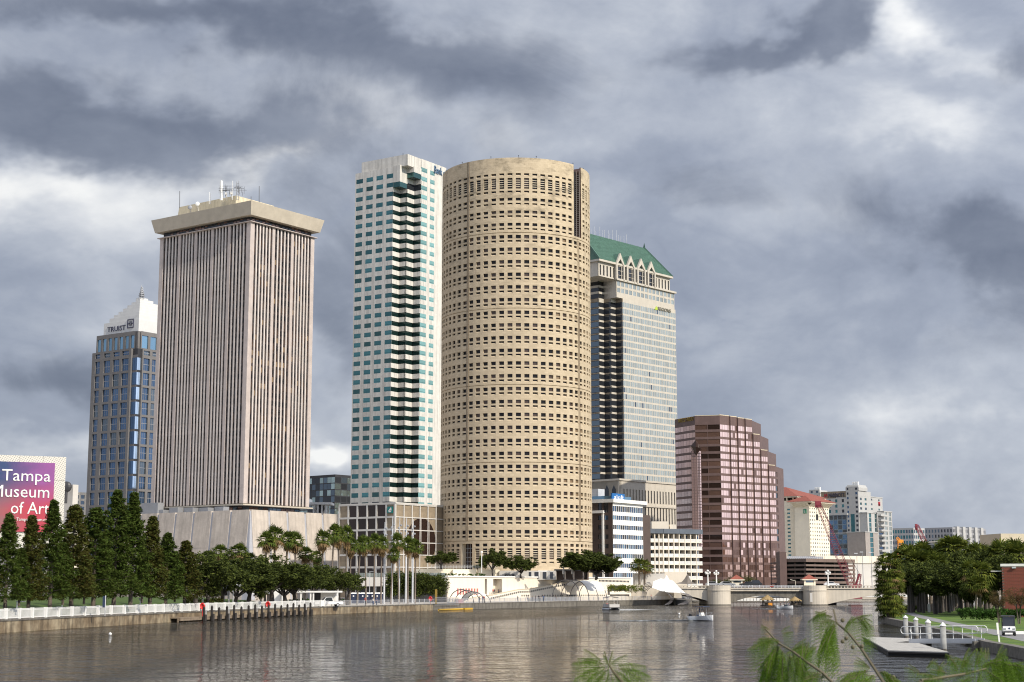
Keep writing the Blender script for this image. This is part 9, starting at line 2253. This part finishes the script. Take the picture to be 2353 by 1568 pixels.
YO = 720; t = thing('tower_crane','small orange lattice mast crane right of the large hotel','crane',(q('rt',428,480,YO).x,YO,2)); m = M(); lattice(m,q('rt',428,500,YO),q('rt',430,360,YO),2.0,2.0,9,.12); part('mast',m,G('orange'),t); m = M(); lattice(m,q('rt',430,365,YO),q('rt',402,322,YO),1.4,.8,4,.12); a = q('rt',412,362,YO); m.box(a.x,YO - .8,a.z - .6,q('rt',456,358,YO).x,YO + .8,a.z + 1.0); part('jib',m,G('orange'),t)
YR = 1250; t = thing('tower_crane','tiny dark red crane before the far apartments','crane',(q('rt',640,350,YR).x,YR,2)); m = M(); lattice(m,q('rt',640,360,YR),q('rt',572,220,YR),3.2,2.6,14,.2); part('boom',m,G('crane_red'),t); a = q('rt',560,225,YR); part('boom_head',M().box(a.x,YR - 1,a.z - 3,q('rt',578,210,YR).x,YR + 1,q('rt',570,208,YR).z),G('crane_red'),t)
# tall lamp posts by the pale hall
for c,x,yt,lb in (('hb',1075,900,'thin tall lamp pole left before the pale hall'),('hb',1138,885,'thin tall lamp pole right before the pale hall'),('hb',1237,890,'thin tall pole before the right end of pale hall')):
 a = q(c,x,yt,620); t = thing('street_lamp',lb,'street lamp',(a.x,620,2),'thin tall poles before the pale hall'); part('pole',M().tube([(a.x,620,2),(a.x,620,a.z)],[.16,.09],6),G('grey_metal'),t); part('lamp_head',M().box(a.x - 1.0,619.8,a.z,a.x + .3,620.2,a.z + .3),G('light_metal'),t)

# ---------------- near branches: a feathery mimosa growing below the viewpoint
def mimosa():
 r = random.Random(9); Y0 = 9.0
 t = thing('mimosa_tree','feathery mimosa branches rising close at the bottom edge','tree',(2.4,Y0,RZ)); tr = M(); lf = M()
 tr.tube([(2.2,Y0 + .3,RZ - .2),(2.3,Y0 + .2,2.2),(2.35,Y0,3.6)],[.12,.09,.06],8)
 def leaf(p,d,L_):
  """twice-pinnate leaf: a bent stalk carrying rows of fine leaflets on side stalks"""
  d = Vector(d).normalized(); pts = []; q_ = Vector(p); dd = d.copy(); n = 11
  for k in range(n + 1): pts.append(q_.copy()); q_ += dd * L_ / n; dd = (dd + Vector((0,0,r.uniform(-.07,-.02)))).normalized()
  tr.tube(pts,[.0018] * (n + 1),3,0,False)
  for k in range(1,n + 1):
   tdir = (pts[min(k + 1,n)] - pts[k - 1]).normalized(); side = tdir.cross(Vector((r.uniform(-.5,.5),1,r.uniform(-.5,.5)))).normalized(); ln = L_ * .34 * (1 - .55 * abs(k / n - .45))
   for s in (-1,1):
    e = (side * s + tdir * .55 + Vector((0,0,-.22 + r.uniform(-.15,.15)))).normalized(); up = e.cross(side).normalized(); m_ = 15
    for j in range(m_):
     c = pts[k] + e * ln * (j + .6) / m_ + Vector((0,0,-.012 * j * j / m_)); w = e.cross(Vector((r.uniform(-.4,.4),1,r.uniform(-.4,.4)))).normalized() * ln * .16; a = e * ln * .045
     for s2 in (-1,1): lf.add([c,c + a + w * s2 * .5,c + w * s2 + a * 1.4,c - a * .4 + w * s2 * .55],[(0,1,2,3)])
 def branch(pts,r0,r1,leafs,L_=.30,out=None):
  P = [q('dk',x,y,Y) if c is None else q(c,x,y,Y) for c,x,y,Y in pts]; n = len(P); tr.tube(P,[r0 + (r1 - r0) * i / (n - 1) for i in range(n)],5,0)
  return P
 b1 = branch([(None,1215,720,8.6),(None,1130,590,8.8),(None,1010,410,9.0),(None,900,275,9.1),(None,800,190,9.2),(None,775,80,9.3)],.010,.005,0)
 b2 = branch([(None,800,720,8.2),(None,690,610,8.3),(None,560,520,8.4),(None,440,430,8.5),(None,320,360,8.6),(None,210,240,8.7)],.009,.005,0)
 b3 = branch([(None,1500,670,8.0),(None,1700,640,8.1),(None,1860,615,8.2),(None,2040,570,8.3)],.009,.005,0)
 base = Vector((2.35,Y0,3.6))
 for b in (b1,b2,b3): tr.tube([base,(base + b[0]) / 2 + Vector((0,-.1,-.1)),b[0]],[.04,.025,.012],6)
 def at(x,y,Y): return q('dk',x,y,Y)
 def lv(x,y,Y,ang,L_,dy=.0): leaf(at(x,y,Y),(math.cos(R(ang)),dy,math.sin(R(ang))),L_)
 px = 8.7 / (FV * 1.7408 * 2.0713)                       # metres per crop pixel there
 # leaves: start point, direction on view, length in crop pixels
 for x,y,Y,ang,ln in ((790,185,9.1,165,120),(760,150,9.1,150,130),(720,110,9.1,195,150),(780,195,9.1,245,210),(790,215,9.1,228,250),(775,205,9.15,258,220),(640,390,8.9,200,150),(870,235,9.1,60,110),(930,165,9.1,25,150),(970,150,9.1,-20,130),(1000,160,9.1,-48,110),(560,385,8.7,190,170),
        (330,345,8.6,165,150),(260,340,8.6,190,170),(230,250,8.7,130,60),(350,280,8.6,20,80),(340,380,8.6,230,250),(310,370,8.6,242,270),(300,400,8.6,255,230),(360,420,8.5,262,200),(410,450,8.5,275,170),(470,470,8.5,285,150),(520,520,8.4,300,130),(430,430,8.5,40,130),(540,470,8.4,60,110),(660,610,8.3,185,120),(700,640,8.3,175,140),
        (1060,590,8.8,190,210),(1000,610,8.8,215,170),(1080,570,8.8,150,120),(1150,600,8.8,-10,170),(1180,590,8.8,-30,200),(1210,610,8.8,-45,170),(1130,640,8.7,200,270),(960,650,8.7,195,160),(1250,640,8.7,-35,150),
        (1480,600,8.1,150,90),(1560,560,8.1,60,70),(1640,600,8.1,50,90),(1800,560,8.2,120,110),(1850,560,8.2,60,150),(1900,520,8.2,160,140),(2000,560,8.3,30,200),(2050,540,8.3,10,260),(2100,560,8.3,-10,240),(2080,590,8.3,-25,260),(2140,560,8.3,-40,230),(2040,500,8.3,90,80),(2200,620,8.3,-60,160),(2120,520,8.3,70,130),(2180,560,8.3,20,190),(2220,600,8.3,-15,150),(2060,600,8.3,-50,200),(2100,640,8.3,-70,170),(1960,540,8.2,75,120),(1700,610,8.1,130,120),(1620,640,8.1,160,130),(2000,620,8.3,240,120),(1930,640,8.2,200,130),(1500,680,8.0,30,130),(2150,640,8.3,-80,120)):
  for rep in range(3): lv(x + rep * r.uniform(-14,14),y + rep * r.uniform(-12,12),Y,ang + rep * r.uniform(-16,16),ln * px * (1.15 - .2 * rep * r.random()),r.uniform(-.25,.25))
 # the bunch standing alone further left
 for x,y,ang,ln in ((860,1180,100,120),(880,1200,78,140),(820,1190,150,240),(800,1190,165,260),(840,1210,192,300),(860,1220,206,310),(900,1180,40,170),(960,1200,10,260),(980,1230,-15,260),(940,1250,-30,240),(800,1160,135,200),(1000,1230,-3,290),(870,1240,222,260),(910,1260,-50,200),(960,1270,-62,170),(780,1150,172,230),(840,1250,236,240),(880,1270,255,180),(905,1300,275,170),(870,1160,120,90)):
  p = q('rv',x,y + 12,8.0); leaf(p,(math.cos(R(ang)),r.uniform(-.25,.25),math.sin(R(ang))),ln * 8.0 / (FV * 1.7408 * 2.6144) * 1.1)
 bb = [q('rv',x,y,8.0) for x,y in ((1090,1480),(1010,1370),(930,1280),(870,1190))]; tr.tube(bb,[.009,.007,.006,.004],5); tr.tube([base,(base + bb[0]) / 2,bb[0]],[.03,.02,.009],6)
 for x,y in ((1010,385),(935,392),(850,345),(505,425),(420,480),(850,170),(880,318),(1270,640)): tr.ball(q('dk',x,y,8.8),.012,5)
 part('trunk',tr,G('twig'),t); part('foliage',lf,G('leaf_mimosa'),t); print('mimosa leaflets',len(lf.f))
mimosa()
